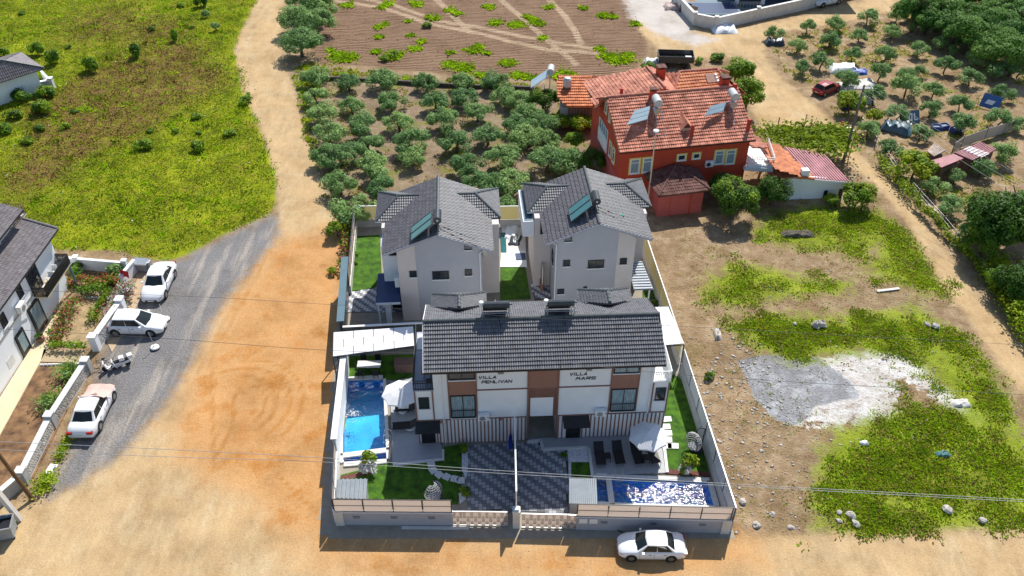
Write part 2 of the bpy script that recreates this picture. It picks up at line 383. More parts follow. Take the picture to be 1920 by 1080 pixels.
SD['conc'] = np.maximum(SD['conc'], np.clip(sdist(PX((640,992),(760,988),(860,986),(1085,994),(1110,1002),(1098,1020),(1050,1026),(900,1016),(760,1008),(640,1004)), X, Y), -6, 6))
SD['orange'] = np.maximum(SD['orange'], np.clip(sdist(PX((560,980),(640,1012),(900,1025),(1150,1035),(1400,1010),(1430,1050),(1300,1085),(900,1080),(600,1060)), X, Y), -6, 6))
SD['green'] = np.maximum.reduce([SD.pop('ga'), SD.pop('gb'), SD.pop('gc')])
dcomp = sdist(Z_COMP, X, Y)
rs = np.random.RandomState(3)
def vnoise(X, Y, s, seed):
    r = np.random.RandomState(seed).rand(256, 256); x = X/s+1000; y = Y/s+1000
    xi = x.astype(int); yi = y.astype(int); fx = x-xi; fy = y-yi; fx = fx*fx*(3-2*fx); fy = fy*fy*(3-2*fy)
    g = lambda a, b: r[a % 256, b % 256]
    return (g(xi, yi)*(1-fx)+g(xi+1, yi)*fx)*(1-fy)+(g(xi, yi+1)*(1-fx)+g(xi+1, yi+1)*fx)*fy
hard = np.clip(np.maximum.reduce([SD['track'], SD['asph'], SD['orange'], SD['conc']])*1.2+.5, 0, 1)
Zg = (vnoise(X, Y, 3.1, 1)-.5)*.28+(vnoise(X, Y, 1.1, 2)-.5)*.16
Zg = Zg*(1-hard*.9)+(rs.rand(len(X))-.5)*.02*(1-hard)
Zg *= np.clip((-dcomp-.5)/3, 0, 1)*.7
Zg *= 1-np.clip((-32.5-X)/1.0, 0, 1)*np.clip((60.5-Y)/1.5, 0, 1)
Zg -= .012
i = np.arange(nx-1)[None, :]+np.arange(ny-1)[:, None]*nx; i = i.ravel()
Fq = np.stack([i, i+1, i+1+nx, i+nx], 1)
cx = X[Fq].mean(1); cy = Y[Fq].mean(1)
keep = dcomp[Fq].min(1) < 0.0
Fq = Fq[keep]
def fc(k): return SD[k][Fq].mean(1)
cls = np.zeros(len(Fq), int)                      # 0 soil
cls[fc('meadow') > 0] = 1; cls[fc('plough') > 0] = 2; cls[fc('orch') > 0] = 3
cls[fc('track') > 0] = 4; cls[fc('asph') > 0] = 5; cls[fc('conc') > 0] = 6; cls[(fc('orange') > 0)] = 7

def ground_material():
    m = bpy.data.materials.new('ground'); m.use_nodes = True; t = m.node_tree; L = t.links.new
    b = t.nodes['Principled BSDF']; b.inputs['Roughness'].default_value = .95; b.inputs['Specular IOR Level'].default_value = .15
    geo = N(t, 'ShaderNodeTexCoord'); P = geo.outputs['Object']
    def noise(sc, det=6, rough=.6, st=None, w=0):
        s = P
        if st or w:
            mp = N(t, 'ShaderNodeMapping')
            if st: mp.inputs['Scale'].default_value = st
            mp.inputs['Rotation'].default_value = (0, 0, w); L(s, mp.inputs[0]); s = mp.outputs[0]
        n = N(t, 'ShaderNodeTexNoise', ins={'Scale': sc, 'Detail': det, 'Roughness': rough}); L(s, n.inputs[0]); return n.outputs[0]
    def ramp(f, *st):
        r = N(t, 'ShaderNodeValToRGB'); L(f, r.inputs[0]); e = r.color_ramp.elements
        while len(e) < len(st): e.new(.5)
        for q, (p, c) in zip(e, st): q.position = p; q.color = (*c, 1) if len(c) == 3 else c
        return r.outputs[0]
    def math_(op, a, b_=None, c=None):
        n = N(t, 'ShaderNodeMath', operation=op)
        for i_, v in enumerate((a, b_, c)):
            if v is None: continue
            if isinstance(v, (int, float)): n.inputs[i_].default_value = v
            else: L(v, n.inputs[i_])
        return n.outputs[0]
    def mask(name, width=.5, amp=2.0, nz=None, off=0.):
        at = N(t, 'ShaderNodeAttribute', attribute_name=name)
        s = math_('ADD', at.outputs['Fac'], math_('MULTIPLY', math_('SUBTRACT', nz, .5), amp))
        mr = N(t, 'ShaderNodeMapRange', interpolation_type='SMOOTHSTEP', ins={1: -width+off, 2: width+off}); L(s, mr.inputs[0]); return mr.outputs[0]
    def mix(f, a, b_):
        n = N(t, 'ShaderNodeMix', data_type='RGBA'); L(f, n.inputs[0])
        for v, i_ in ((a, 6), (b_, 7)):
            if isinstance(v, tuple): n.inputs[i_].default_value = (*v, 1)
            else: L(v, n.inputs[i_])
        return n.outputs[2]
    nA = noise(.9, 8, .65); nB = noise(.12, 5, .6); nC = noise(5., 6, .7); nD = noise(.35, 6, .62); nE = noise(14., 3, .7)
    soil = ramp(nA, (.3, (.26, .175, .10)), (.5, (.39, .275, .165)), (.72, (.53, .42, .28)))
    soil = mix(math_('MULTIPLY', ramp(nD, (.45, (0, 0, 0)), (.62, (1, 1, 1))), .6), soil, (.27, .165, .095))
    weeds = ramp(nC, (.5, (0, 0, 0)), (.6, (1, 1, 1)))
    wm = math_('MULTIPLY', weeds, ramp(nD, (.42, (0, 0, 0)), (.62, (1, 1, 1))))
    col = mix(math_('MULTIPLY', wm, .6), soil, (.16, .17, .04))
    specks = ramp(nE, (.66, (0, 0, 0)), (.70, (1, 1, 1)))
    # orchard
    orch = ramp(nA, (.3, (.22, .16, .10)), (.7, (.38, .29, .20)))
    orch = mix(math_('MULTIPLY', ramp(nD, (.52, (0, 0, 0)), (.64, (1, 1, 1))), .7), orch, (.20, .23, .03))
    col = mix(mask('orch', .8, 2, nA), col, orch)
    # ploughed
    rot = N(t, 'ShaderNodeMapping'); rot.inputs['Rotation'].default_value = (0, 0, math.radians(4)); L(P, rot.inputs[0])
    wv = N(t, 'ShaderNodeTexWave', wave_type='BANDS', bands_direction='Y', ins={'Scale': .62, 'Distortion': 16.0, 'Detail': 3.0, 'Detail Scale': .05, 'Detail Roughness': .45}); L(rot.outputs[0], wv.inputs[0])
    pl = mix(ramp(wv.outputs[0], (.25, (0, 0, 0)), (.75, (1, 1, 1))), (.17, .10, .062), (.31, .20, .13))
    pl = mix(math_('MULTIPLY', ramp(nC, (.4, (0, 0, 0)), (.65, (1, 1, 1))), .45), pl, (.30, .20, .13))
    pl = mix(math_('MULTIPLY', mask('wheel', .2, .5, nA), .8), pl, (.50, .37, .25))
    gr = math_('MULTIPLY', ramp(nB, (.50, (0, 0, 0)), (.66, (1, 1, 1))), ramp(nA, (.5, (0, 0, 0)), (.6, (1, 1, 1))))
    pl = mix(math_('MULTIPLY', gr, .35), pl, (.30, .24, .12))
    mpl = mask('plough', .5, 2, nA); col = mix(mpl, col, pl)
    # meadow
    me = ramp(nD, (.3, (.14, .18, .010)), (.45, (.23, .28, .010)), (.58, (.33, .37, .012)), (.75, (.42, .42, .03)))
    me = mix(math_('MULTIPLY', ramp(nD, (.52, (0, 0, 0)), (.68, (1, 1, 1))), ramp(nB, (.45, (0, 0, 0)), (.56, (.85, .85, .85)))), me, (.17, .10, .03))
    brn = N(t, 'ShaderNodeAttribute', attribute_name='brown')
    me = mix(math_('MULTIPLY', math_('MULTIPLY', brn.outputs['Fac'], ramp(nA, (.3, (0, 0, 0)), (.55, (1, 1, 1)))), .95), me, (.20, .115, .045))
    mme = mask('meadow', .35, 2.2, nA); col = mix(mme, col, me)
    # green patches of the vacant plot
    gg = ramp(nA, (.3, (.16, .21, .02)), (.5, (.25, .33, .016)), (.64, (.32, .38, .03)), (.8, (.42, .37, .16)))
    gg = mix(math_('MULTIPLY', ramp(nD, (.5, (0, 0, 0)), (.7, (1, 1, 1))), .5), gg, (.26, .19, .08))
    mgr = math_('MULTIPLY', mask('green', 1.2, 5, nA, -.3), .95); 
    wh = ramp(noise(.8, 8, .75, (1, 1.8, 1), .6), (.36, (.40, .33, .26)), (.47, (.66, .62, .58)), (.6, (.80, .79, .78)))
    col = mix(mask('white', .25, 5.5, nA), col, wh)
    cn = mix(ramp(nA, (.48, (0, 0, 0)), (.64, (1, 1, 1))), (.30, .30, .315), (.40, .41, .43))
    cn = mix(math_('MULTIPLY', ramp(noise(.5, 8, .8), (.52, (0, 0, 0)), (.6, (1, 1, 1))), .55), cn, (.62, .64, .66))
    col = mix(mask('conc', .15, .8, nA), col, cn)
    col = mix(mgr, col, gg)
    # tracks
    streak = noise(.8, 10, .75, (1, .28, 1), .05)
    tr = ramp(streak, (.32, (.36, .25, .14)), (.5, (.46, .335, .185)), (.7, (.56, .44, .27)))
    tr = mix(math_('MULTIPLY', ramp(nD, (.4, (0, 0, 0)), (.68, (1, 1, 1))), .6), tr, (.54, .36, .18))
    col = mix(mask('track', .45, 1.6, nA), col, tr)
    col = mix(mask('grav', 1.0, 4, nA), col, (.50, .46, .42))
    og = ramp(nD, (.34, (.45, .22, .072)), (.52, (.50, .275, .11)), (.66, (.42, .18, .042)))
    og = mix(math_('MULTIPLY', ramp(nC, (.42, (0, 0, 0)), (.66, (1, 1, 1))), .35), og, (.56, .36, .19))
    og = mix(math_('MULTIPLY', ramp(noise(.6, 6, .6, (1, .3, 1), .12), (.58, (0, 0, 0)), (.68, (1, 1, 1))), .55), og, (.52, .24, .075))
    og = mix(math_('MULTIPLY', mask('ruts', .12, .5, nC, .12), .7), og, (.40, .185, .05))
    col = mix(mask('orange', 2.2, 3.5, nD, -.2), col, og)
    aspn = mix(ramp(nE, (.4, (0, 0, 0)), (.62, (1, 1, 1))), (.20, .195, .197), (.28, .272, .27))
    aspn = mix(math_('MULTIPLY', ramp(noise(.35, 7, .62, (2.2, .25, 1), -.35), (.5, (0, 0, 0)), (.66, (1, 1, 1))), .75), aspn, (.50, .44, .38))
    col = mix(mask('asph', .9, 2.6, nA, .1), col, aspn)
    gm = N(t, 'ShaderNodeMix', data_type='RGBA', blend_type='MULTIPLY'); gm.inputs[0].default_value = 1.
    L(col, gm.inputs[6]); L(ramp(noise(7., 10, .8), (.34, (.76, .74, .72)), (.5, (1., 1., 1.)), (.66, (1.15, 1.14, 1.12))), gm.inputs[7]); col = gm.outputs[2]
    g2 = N(t, 'ShaderNodeMix', data_type='RGBA', blend_type='MULTIPLY'); g2.inputs[0].default_value = 1.
    L(col, g2.inputs[6]); L(ramp(noise(.22, 8, .72), (.36, (.80, .78, .75)), (.5, (1., 1., 1.)), (.66, (1.12, 1.12, 1.12))), g2.inputs[7]); col = g2.outputs[2]
    L(col, b.inputs['Base Color'])
    nob = math_('MULTIPLY', math_('ADD', nC, math_('MULTIPLY', nE, .5)), math_('SUBTRACT', 1.25, mask('track', 1., 0, nA)))
    hgt = math_('ADD', nob, math_('MULTIPLY', math_('MULTIPLY', wv.outputs[0], mpl), .9))
    bp = N(t, 'ShaderNodeBump', ins={'Strength': .9, 'Distance': .16}); L(hgt, bp.inputs['Height']); L(bp.outputs[0], b.inputs['Normal'])
    return m
m_ground = ground_material()
V = np.stack([X, Y, Zg], 1)
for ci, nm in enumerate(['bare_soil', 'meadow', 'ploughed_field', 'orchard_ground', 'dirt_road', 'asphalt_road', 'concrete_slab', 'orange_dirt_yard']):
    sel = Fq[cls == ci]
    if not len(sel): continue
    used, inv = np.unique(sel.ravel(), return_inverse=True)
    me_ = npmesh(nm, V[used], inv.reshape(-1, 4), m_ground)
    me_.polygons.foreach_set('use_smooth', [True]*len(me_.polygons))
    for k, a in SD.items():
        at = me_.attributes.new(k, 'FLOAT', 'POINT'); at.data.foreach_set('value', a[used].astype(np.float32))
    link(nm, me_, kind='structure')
mb = MB()                                            # the land beyond, out to the horizon
for a, b_, c_, d_ in ((-3000, -600, 3000, GY0), (-3000, GY1, 3000, 4000), (-3000, GY0, GX0, GY1), (GX1, GY0, 3000, GY1)):
    mb.poly([(a, b_, -.02), (c_, b_, -.02), (c_, d_, -.02), (a, d_, -.02)])
mb.build('ground', mat('far fields', (.24, .22, .09), .95, .4, .03, col2=(.34, .27, .15)), kind='structure')

# scatter of grass tufts, weeds and small stones as real geometry
def scatter(poly, n, seed, dens=None, inside=.0, rag=0.):
    r = np.random.RandomState(seed); P = np.array(poly); x0, y0 = P.min(0); x1, y1 = P.max(0)
    x0 -= rag*.4; x1 += rag*.4; y0 -= rag*.4; y1 += rag*.4; x0 = max(x0, -105); x1 = min(x1, 105); y1 = min(y1, 150); y0 = max(y0, 24)
    x = r.uniform(x0, x1, n); y = r.uniform(y0, y1, n); d = sdist(poly, x, y)-(np.abs(r.normal(size=len(x)))*rag*.28 if rag else 0)+((vnoise(x, y, 2.4, 90)-.5)*rag+(vnoise(x, y, .8, 91)-.5)*rag*.5 if rag else 0); k = d > inside
    x, y, d = x[k], y[k], d[k]
    vis = np.abs(x) < (y*cc+CH*ss)*.63+4; x, y, d = x[vis], y[vis], d[vis]
    if dens is not None:
        k = r.rand(len(x)) < dens(x, y); x, y, d = x[k], y[k], d[k]
    return x, y
def gz(x, y):
    fx = np.clip(((x-GX0)/GS), 0, nx-2); fy = np.clip(((y-GY0)/GS), 0, ny-2); a = fx.astype(int); b_ = fy.astype(int)
    Z = Zg.reshape(ny, nx); return Z[b_, a]
def tufts(name, x, y, h, r_, mats, blades=6, seed=1, lean=.5, parent=None, mw=None, label=None, cat=None, wd=.10):
    r = np.random.RandomState(seed); n = len(x); z = gz(x, y)
    sc = r.uniform(.5, 1.4, n)
    B = blades; bx = np.repeat(x, B); by = np.repeat(y, B); bz = np.repeat(z, B); s = np.repeat(sc, B)
    th = r.uniform(0, 2*np.pi, n*B); rr = np.sqrt(r.rand(n*B))*r_*s; px = bx+np.cos(th)*rr; py = by+np.sin(th)*rr
    a2 = r.uniform(0, 2*np.pi, n*B); w_ = wd*s*r.uniform(.6, 1.3, n*B); hh = h*s*r.uniform(.5, 1.2, n*B)
    lx = np.cos(th)*lean*hh+r.uniform(-.3, .3, n*B)*hh; ly = np.sin(th)*lean*hh+r.uniform(-.3, .3, n*B)*hh
    V = np.empty((n*B, 4, 3)); dx = np.cos(a2)*w_; dy = np.sin(a2)*w_
    V[:, 0] = np.stack([px-dx*.6, py-dy*.6, bz-.04], 1); V[:, 1] = np.stack([px+dx*.6, py+dy*.6, bz-.04], 1)
    V[:, 2] = np.stack([px+dx+lx*.9, py+dy+ly*.9, bz+hh], 1); V[:, 3] = np.stack([px-dx*.8+lx, py-dy*.8+ly, bz+hh*.85], 1)
    F = np.arange(n*B*4).reshape(-1, 4)
    mi = np.repeat(r.choice(len(mats), n, p=mw), B) if len(mats) > 1 else None
    me = npmesh(name, V.reshape(-1, 3), F, mats, mi)
    return link(name, me, parent, label=label, cat=cat, kind='stuff')
def blade(nm, a, b_, sc=.3):
    m = foliage(nm, a, b_, 0, sc, .5); return m
m_gr1 = blade('meadow blade', (.17, .25, .008), (.50, .55, .025), .45); m_gr2 = blade('meadow blade dark', (.10, .17, .008), (.22, .32, .015))
m_gr3 = blade('dry blade', (.34, .24, .08), (.48, .36, .14)); m_gr4 = blade('fresh weed', (.25, .45, .010), (.46, .68, .02), .4)
m_gr5 = mat('brown seed heads', (.24, .12, .045), .85, .3, .3)
def dn(s, lo, hi, seed=5, inv=False):
    def f(x, y):
        v = np.clip((vnoise(x, y, s, seed)-lo)/(hi-lo), 0, 1); return 1-v if inv else v
    return f
x, y = scatter(Z_MEADOW, 260000, 1, lambda x, y: dn(2.3, -.4, .9)(x, y)*(1-.75*brown(x, y)), rag=1.8)
tufts('meadow_grass', x, y, .10, .34, [m_gr1, m_gr4, m_gr2, m_gr3], 3, 11, lean=1.3, wd=.055, mw=[.56, .20, .12, .12], label='rough yellow green meadow grass left of the dirt track', cat='grass')
x, y = scatter(Z_MEADOW, 90000, 2, lambda x, y: np.clip(brown(x, y)*1.3-.1, 0, 1)*(.35+.65*dn(1.6, .2, .6, 13)(x, y)))
tufts('meadow_seed_heads', x, y, .14, .3, [m_gr5, m_gr3, m_gr1], 4, 12, lean=1.1, mw=[.55, .25, .20], label='reddish brown patches of seeding grass in the meadow', cat='grass', wd=.05)
x, y = scatter(Z_MEADOW, 5200, 3, dn(5, .35, .8, 8))
tufts('meadow_weeds', x, y, .26, .42, [m_gr4, m_gr2], 16, 13, mw=[.6, .4], label='taller weed clumps dotted over the meadow', cat='weeds', wd=.06)
gx_ = []; gy_ = []
for P, n, sd_ in ((Z_G1, 30000, 4), (Z_G2, 9000, 5), (Z_G3, 84000, 6)):
    x, y = scatter(P, n, sd_, lambda x, y: dn(1.9, .0, .5, 21)(x, y)*(.35+.65*dn(6, .15, .5, 27)(x, y)), rag=5.5); gx_.append(x); gy_.append(y)
x = np.concatenate(gx_); y = np.concatenate(gy_)
tufts('plot_weeds', x, y, .12, .30, [m_gr4, m_gr1, m_gr2, m_gr3], 4, 14, lean=1.1, wd=.05, mw=[.42, .34, .08, .16], label='green weed patches over the vacant plot', cat='weeds')
Z_LOT = PX((1225,450),(1300,420),(1460,385),(1650,380),(1710,420),(1780,560),(1900,740),(2000,900),(2000,985),(1380,1000))
x, y = scatter(Z_LOT, 6000, 7, dn(2.5, .35, .75, 22))
tufts('sparse_weeds', x, y, .06, .16, [m_gr4, m_gr3, m_gr1], 4, 15, lean=1., wd=.05, mw=[.25, .45, .3], label='sparse dry weeds on the bare plot', cat='weeds')
FW = [(640,110,2.4),(655,106,1.8),(632,103,1.2),(710,52,1.0),(722,45,.8),(742,103,2.0),(733,110,1.3),(718,15,1.3),(728,8,1.2),(845,20,1.3),(858,26,1.2),(780,92,1.3),(790,78,.9),(712,70,1.0),(770,67,.7),(765,40,.6),(815,35,1.0),(804,33,.9),(890,96,1.6),(896,88,1.2),(912,100,.8),(845,100,.8),(950,118,1.5),(955,122,1.0),(1000,38,1.3),(1010,45,1.5),(990,33,1.0),(1017,73,.9),(970,47,1.8),(930,43,1.5),(1160,112,2.6),(1140,108,2.0),(1175,104,1.4),(1125,92,1.2),(915,14,1.4),(650,10,1.6),(780,7,1.8),(1095,15,1.0),(1030,15,1.1),(1130,30,1.5),(1150,32,1.0),(870,128,2.2),(845,122,1.6),(1060,142,2.4),(975,143,1.8),(900,142,1.4),(1190,45,1.2),(705,100,1.0),(1000,148,1.2),(620,95,.9)]
_r = np.random.RandomState(66); x = []; y = []
for a, b_, s in FW:
    g_ = G(a, b_); s *= .6; k_ = int(60*s*s)+14; x.append(g_.x+_r.normal(size=k_)*s*.55); y.append(g_.y+_r.normal(size=k_)*s*.5)
x = np.concatenate(x); y = np.concatenate(y)
tufts('field_weeds', x, y, .26, .25, [m_gr4, m_gr1], 5, 16, mw=[.85, .15], lean=.8, label='bright weed clumps growing in the ploughed field', cat='weeds', wd=.12)
band = PX((548,128),(590,118),(700,140),(870,152),(1010,158),(1010,165),(870,160),(700,150),(600,140),(585,260),(615,330),(600,330),(570,250))
x, y = scatter(band, 3500, 9)
tufts('verge_weeds', x, y, .25, .35, [m_gr1, m_gr4], 8, 17, mw=[.6, .4], label='yellow green weeds along the low orchard wall', cat='weeds')
Z_RORCH = PX((1440,70),(1560,50),(1700,10),(2100,-60),(2300,300),(2050,620),(1920,640),(1850,545),(1760,430),(1690,345),(1620,280),(1590,240),(1540,190),(1470,135))
x, y = scatter(Z_RORCH, 30000, 10, dn(3, .45, .8, 41))
tufts('orchard_weeds', x, y, .10, .28, [m_gr1, m_gr4, m_gr3], 6, 18, lean=1., mw=[.5, .2, .3], label='yellowish weeds between the young olive trees at right', cat='weeds')
x, y = scatter(Z_ORCH, 5000, 23, dn(2, .5, .9, 42))
tufts('orchard_floor_weeds', x, y, .14, .25, [m_gr1, m_gr3], 5, 19, mw=[.4, .6], label='low dry weeds under the orchard olive trees', cat='weeds')

def stones(name, x, y, s0, s1, m, seed, label, cat, flat=.6):
    r = np.random.RandomState(seed); n = len(x); z = gz(x, y); base = np.array([(1,0,0),(0,1,0),(-1,0,0),(0,-1,0),(0,0,1),(0,0,-.5)], float)
    s = s0+(s1-s0)*r.rand(n)**3; an = r.uniform(0, 6.3, n)
    V = base[None]*r.uniform(.6, 1.25, (n, 6, 1))*s[:, None, None]; V[:, :, 2] *= flat
    c_, s_ = np.cos(an)[:, None], np.sin(an)[:, None]; vx = V[:, :, 0]*c_-V[:, :, 1]*s_; vy = V[:, :, 0]*s_+V[:, :, 1]*c_
    V = np.stack([vx+x[:, None], vy+y[:, None], V[:, :, 2]+z[:, None]+.02], 2)
    f = np.array([(0,1,4),(1,2,4),(2,3,4),(3,0,4),(1,0,5),(2,1,5),(3,2,5),(0,3,5)])
    F = (f[None]+np.arange(n)[:, None, None]*6).reshape(-1, 3)
    return link(name, npmesh(name, V.reshape(-1, 3), F, m), label=label, cat=cat, kind='stuff')
x, y = scatter(Z_LOT, 7500, 50, lambda x, y: np.clip((vnoise(x, y, 4, 51)-.35)*2, 0, 1)*np.where(y < 45, 1, .6))
stones('rubble', x, y, .015, .13, m_stone, 52, 'small pale stones and rubble strewn over the vacant plot', 'rubble')
x, y = scatter(Z_MEADOW, 700, 53); stones('litter', x, y, .04, .16, m_white, 54, 'white scraps of litter lying in the meadow', 'litter', .3)
x, y = scatter(PX((1370,620),(1460,700),(1480,800),(1400,990),(1380,1000),(1300,700)), 900, 55)
stones('broken_blocks', x, y, .04, .2, m_stone, 56, 'broken pale stones along the outside of the right boundary wall', 'rubble')
x, y = scatter(PX((440,60),(470,30),(490,200),(530,340),(525,400),(500,400),(510,330),(470,220),(430,120)), 900, 57)
stones('track_stones', x, y, .04, .13, m_stone, 58, 'loose stones along the left edge of the dirt track', 'stones')
x, y = scatter(Z_TRACK, 9000, 75, lambda x, y: np.clip((vnoise(x, y, 3.3, 76)-.3)*1.6, 0, 1)*(y < 75)); stones('road_gravel', x, y, .012, .05, mat('road pebble', (.40, .33, .25), .9), 77, 'loose pebbles scattered over the dirt road in front', 'gravel')
x, y = scatter(Z_PLOUGH, 3500, 59); stones('clods', x, y, .04, .13, mat('clod', (.24, .15, .095), .95), 60, 'earth clods across the ploughed field', 'earth')
for i, (px_, py_, s) in enumerate([(1362,1003,0)][:0]): pass
def boulder(px_, py_, s, label, m=m_stone, seed=0):
    r = random.Random(seed); g = G(px_, py_); mb = MB(); rings = [(0.0, .0), (.8, .15), (1, .45), (.75, .85), (.3, 1.05)]
    vs = []; n = 8
    for rr, zz in rings:
        for k in range(n):
            t = 6.283*k/n; q = rr*s*r.uniform(.75, 1.15)+.001; vs.append((math.cos(t)*q, math.sin(t)*q*.8, zz*s*r.uniform(.8, 1.1)*.8-.05*s))
    fs = [(j*n+k, j*n+(k+1) % n, (j+1)*n+(k+1) % n, (j+1)*n+k) for j in range(len(rings)-1) for k in range(n)]+[tuple(range((len(rings)-1)*n, len(rings)*n))]
    mb.add(vs, fs); mb.build('boulder', m, label=label, cat='rock', loc=g, rz=r.random()*3, group='rocks on the vacant plot')
for i, (a, b_, s, lb) in enumerate([
    (1754,613,.42,'large pale boulder in the weeds beside the right hand track'), (1738,609,.3,'pale rock just left of the largest boulder by the right track'),
    (1776,957,.42,'large grey rock in the weeds near the bottom right corner'), (1842,977,.32,'grey rock in weeds right of the big one at the bottom right'),
    (1482,990,.26,'brown rock on the front road edge below the bare soil'), (1594,967,.4,'grey rock in the middle of the bottom rubble heap'),
    (1604,983,.34,'grey rock at the lower side of the bottom rubble heap'), (1573,962,.26,'small pale rock left of the bottom rubble heap'),
    (1573,978,.25,'whitish rock under the small pale rock by the rubble heap'), (1418,986,.36,'pale rock outside the right corner of the front wall'),
    (1392,942,.34,'pale rock beside the right boundary wall near its front corner'), (1532,615,.24,'white rock in the weed band above the concrete slab'),
    (1490,608,.22,'dark stone in the weed band left of the white rock'), (1448,965,.26,'tan rock in the stones right of the front wall corner')]):
    boulder(a, b_, s, lb, seed=i)
# ---------------- trees and plants ----------------
def cloud_mesh(name, seed, n, clumps, rx, rz, leaf, cr, mats, flat=1., hollow=.55, mw=None, asp=.5):
    r = np.random.RandomState(seed)
    cen = []
    for k in range(clumps):
        d = r.normal(size=3); d /= np.linalg.norm(d); d[2] = abs(d[2])*.9-.25; q = r.uniform(hollow, 1)
        cen.append((d[0]*rx*q, d[1]*rx*q, d[2]*rz*q))
    cen = np.array(cen); rad = cr*r.uniform(.65, 1.2, clumps)
    k = r.randint(0, clumps, n); d = r.normal(size=(n, 3)); d /= np.linalg.norm(d, axis=1)[:, None]
    P = cen[k]+d*(rad[k]*r.uniform(.45, 1.08, n)**.6)[:, None]*np.array([1, 1, .85*flat])
    nn = d+r.normal(size=(n, 3))*.5+np.array([0, .0, .6]); nn /= np.linalg.norm(nn, axis=1)[:, None]
    t = np.cross(nn, r.normal(size=(n, 3))); t /= np.linalg.norm(t, axis=1)[:, None]; b = np.cross(nn, t)
    s = (leaf*r.uniform(.6, 1.4, n))[:, None]
    V = np.stack([P-t*s, P-b*s*asp, P+t*s, P+b*s*asp], 1).reshape(-1, 3)
    return npmesh(name, V, np.arange(n*4).reshape(-1, 4), mats, (r.choice(len(mats), clumps, p=mw)[k] if len(mats) > 1 else None))
def trunk_mesh(name, seed, h, r0, spread, m=None, limbs=5):
    r = random.Random(seed); mb = MB(); fork = h*.42
    lean = Vector((r.uniform(-.15, .15), r.uniform(-.15, .15), 0))
    top = Vector((0, 0, fork))+lean*h
    mb.tube((0, 0, -.1), Vector((0, 0, fork*.5))+lean*h*.3, r0*1.25, 7, r0); mb.tube(Vector((0, 0, fork*.5))+lean*h*.3, top, r0, 7, r0*.85)
    for k in range(limbs):
        t = 6.283*(k+r.random()*.6)/limbs; e = top+Vector((math.cos(t)*spread, math.sin(t)*spread, h*.42*r.uniform(.7, 1.2)))
        mid = top.lerp(e, .5)+Vector((0, 0, h*.06)); mb.tube(top, mid, r0*.6, 5, r0*.42); mb.tube(mid, e, r0*.42, 5, r0*.15)
        for q in range(2):
            mb.tube(mid, mid+Vector((r.uniform(-.5, .5), r.uniform(-.5, .5), r.uniform(.2, .6)))*spread*.8, r0*.25, 4, r0*.08)
    return mb.mesh(name, m or m_bark)
KIND = {}
def kind(name, nvar, n, clumps, h, rx, rz, leaf, cr, mats, r0=.12, mw=None, hollow=.55, asp=.5):
    KIND[name] = [(cloud_mesh('crown', 100+hash_(name)+i, n, clumps, rx, rz, leaf, cr, mats, mw=mw, hollow=hollow, asp=asp), trunk_mesh('trunk', 50+i, h, r0, rx*.55), h) for i in range(nvar)]
def hash_(s): return sum(ord(c_)*(i+3) for i, c_ in enumerate(s)) % 977
kind('olive', 8, 4600, 19, 2.4, 1.6, 1.15, .095, .58, [m_olive], .13)
kind('young_olive', 6, 2700, 12, 2.0, 1.1, 1.0, .085, .48, [m_olive], .07)
kind('grove', 4, 9000, 34, 6.5, 3.0, 2.4, .15, .95, [m_grove], .22)
kind('bigolive', 3, 9000, 28, 4.3, 2.5, 2.0, .12, .9, [m_olive], .2)
kind('bright', 3, 5600, 20, 5.2, 1.6, 2.1, .13, .72, [m_green], .14)
kind('dark', 3, 9000, 28, 5.2, 2.3, 2.3, .125, .9, [m_dkgreen, m_green], .2, mw=[.85, .15])
kind('yellow', 3, 2200, 15, 2.6, 1.4, .9, .15, .6, [m_yg, m_green], .08, mw=[.6, .4])
kind('bush', 4, 800, 8, 1.1, .55, .45, .11, .36, [m_green, m_dkgreen], .04, mw=[.5, .5])
kind('sage', 2, 700, 7, 1.1, .55, .4, .11, .32, [m_olive], .04)
TC = {}
def tree(kd, x, y, s, label, cat='tree', name='olive_tree', group=None, zs=1., crown='crown'):
    i = TC.get(kd, 0); TC[kd] = i+1; cm, tm, h = KIND[kd][i % len(KIND[kd])]
    r = random.Random(i*7+len(kd)); t = thing(name, label, cat, (x, y, float(gz(np.array([x]), np.array([y]))[0])), r.random()*6.28, group)
    t.scale = (s, s*r.uniform(.9, 1.1), s*zs)
    c_ = link(crown, cm, t); c_.location = (0, 0, h*{'olive': .50, 'young_olive': .52, 'bush': .42, 'sage': .45, 'dark': .52, 'bright': .55, 'bigolive': .52, 'grove': .55}.get(kd, .6))
    link('trunk' if crown == 'crown' else 'stem', tm, t); return t
ORD = ['first', 'second', 'third', 'fourth', 'fifth', 'sixth', 'seventh', 'eighth', 'ninth', 'tenth', 'eleventh', 'twelfth', 'thirteenth', 'fourteenth']
def rows(rows_, kd, scale, desc, where, group, conv, hc, jitter=.1):
    for ri, row in enumerate(rows_):
        row = sorted(row)
        for ci, p in enumerate(row):
            g = G(*conv(p[0], p[1]), hc); s = scale*(p[2] if len(p) > 2 else 1)
            tree(kd, g.x, g.y, s*random.Random(ri*31+ci).uniform(1-jitter, 1+jitter), '%s, %s from left in the %s %s' % (desc, ORD[ci], ORD[ri], where), group=group)
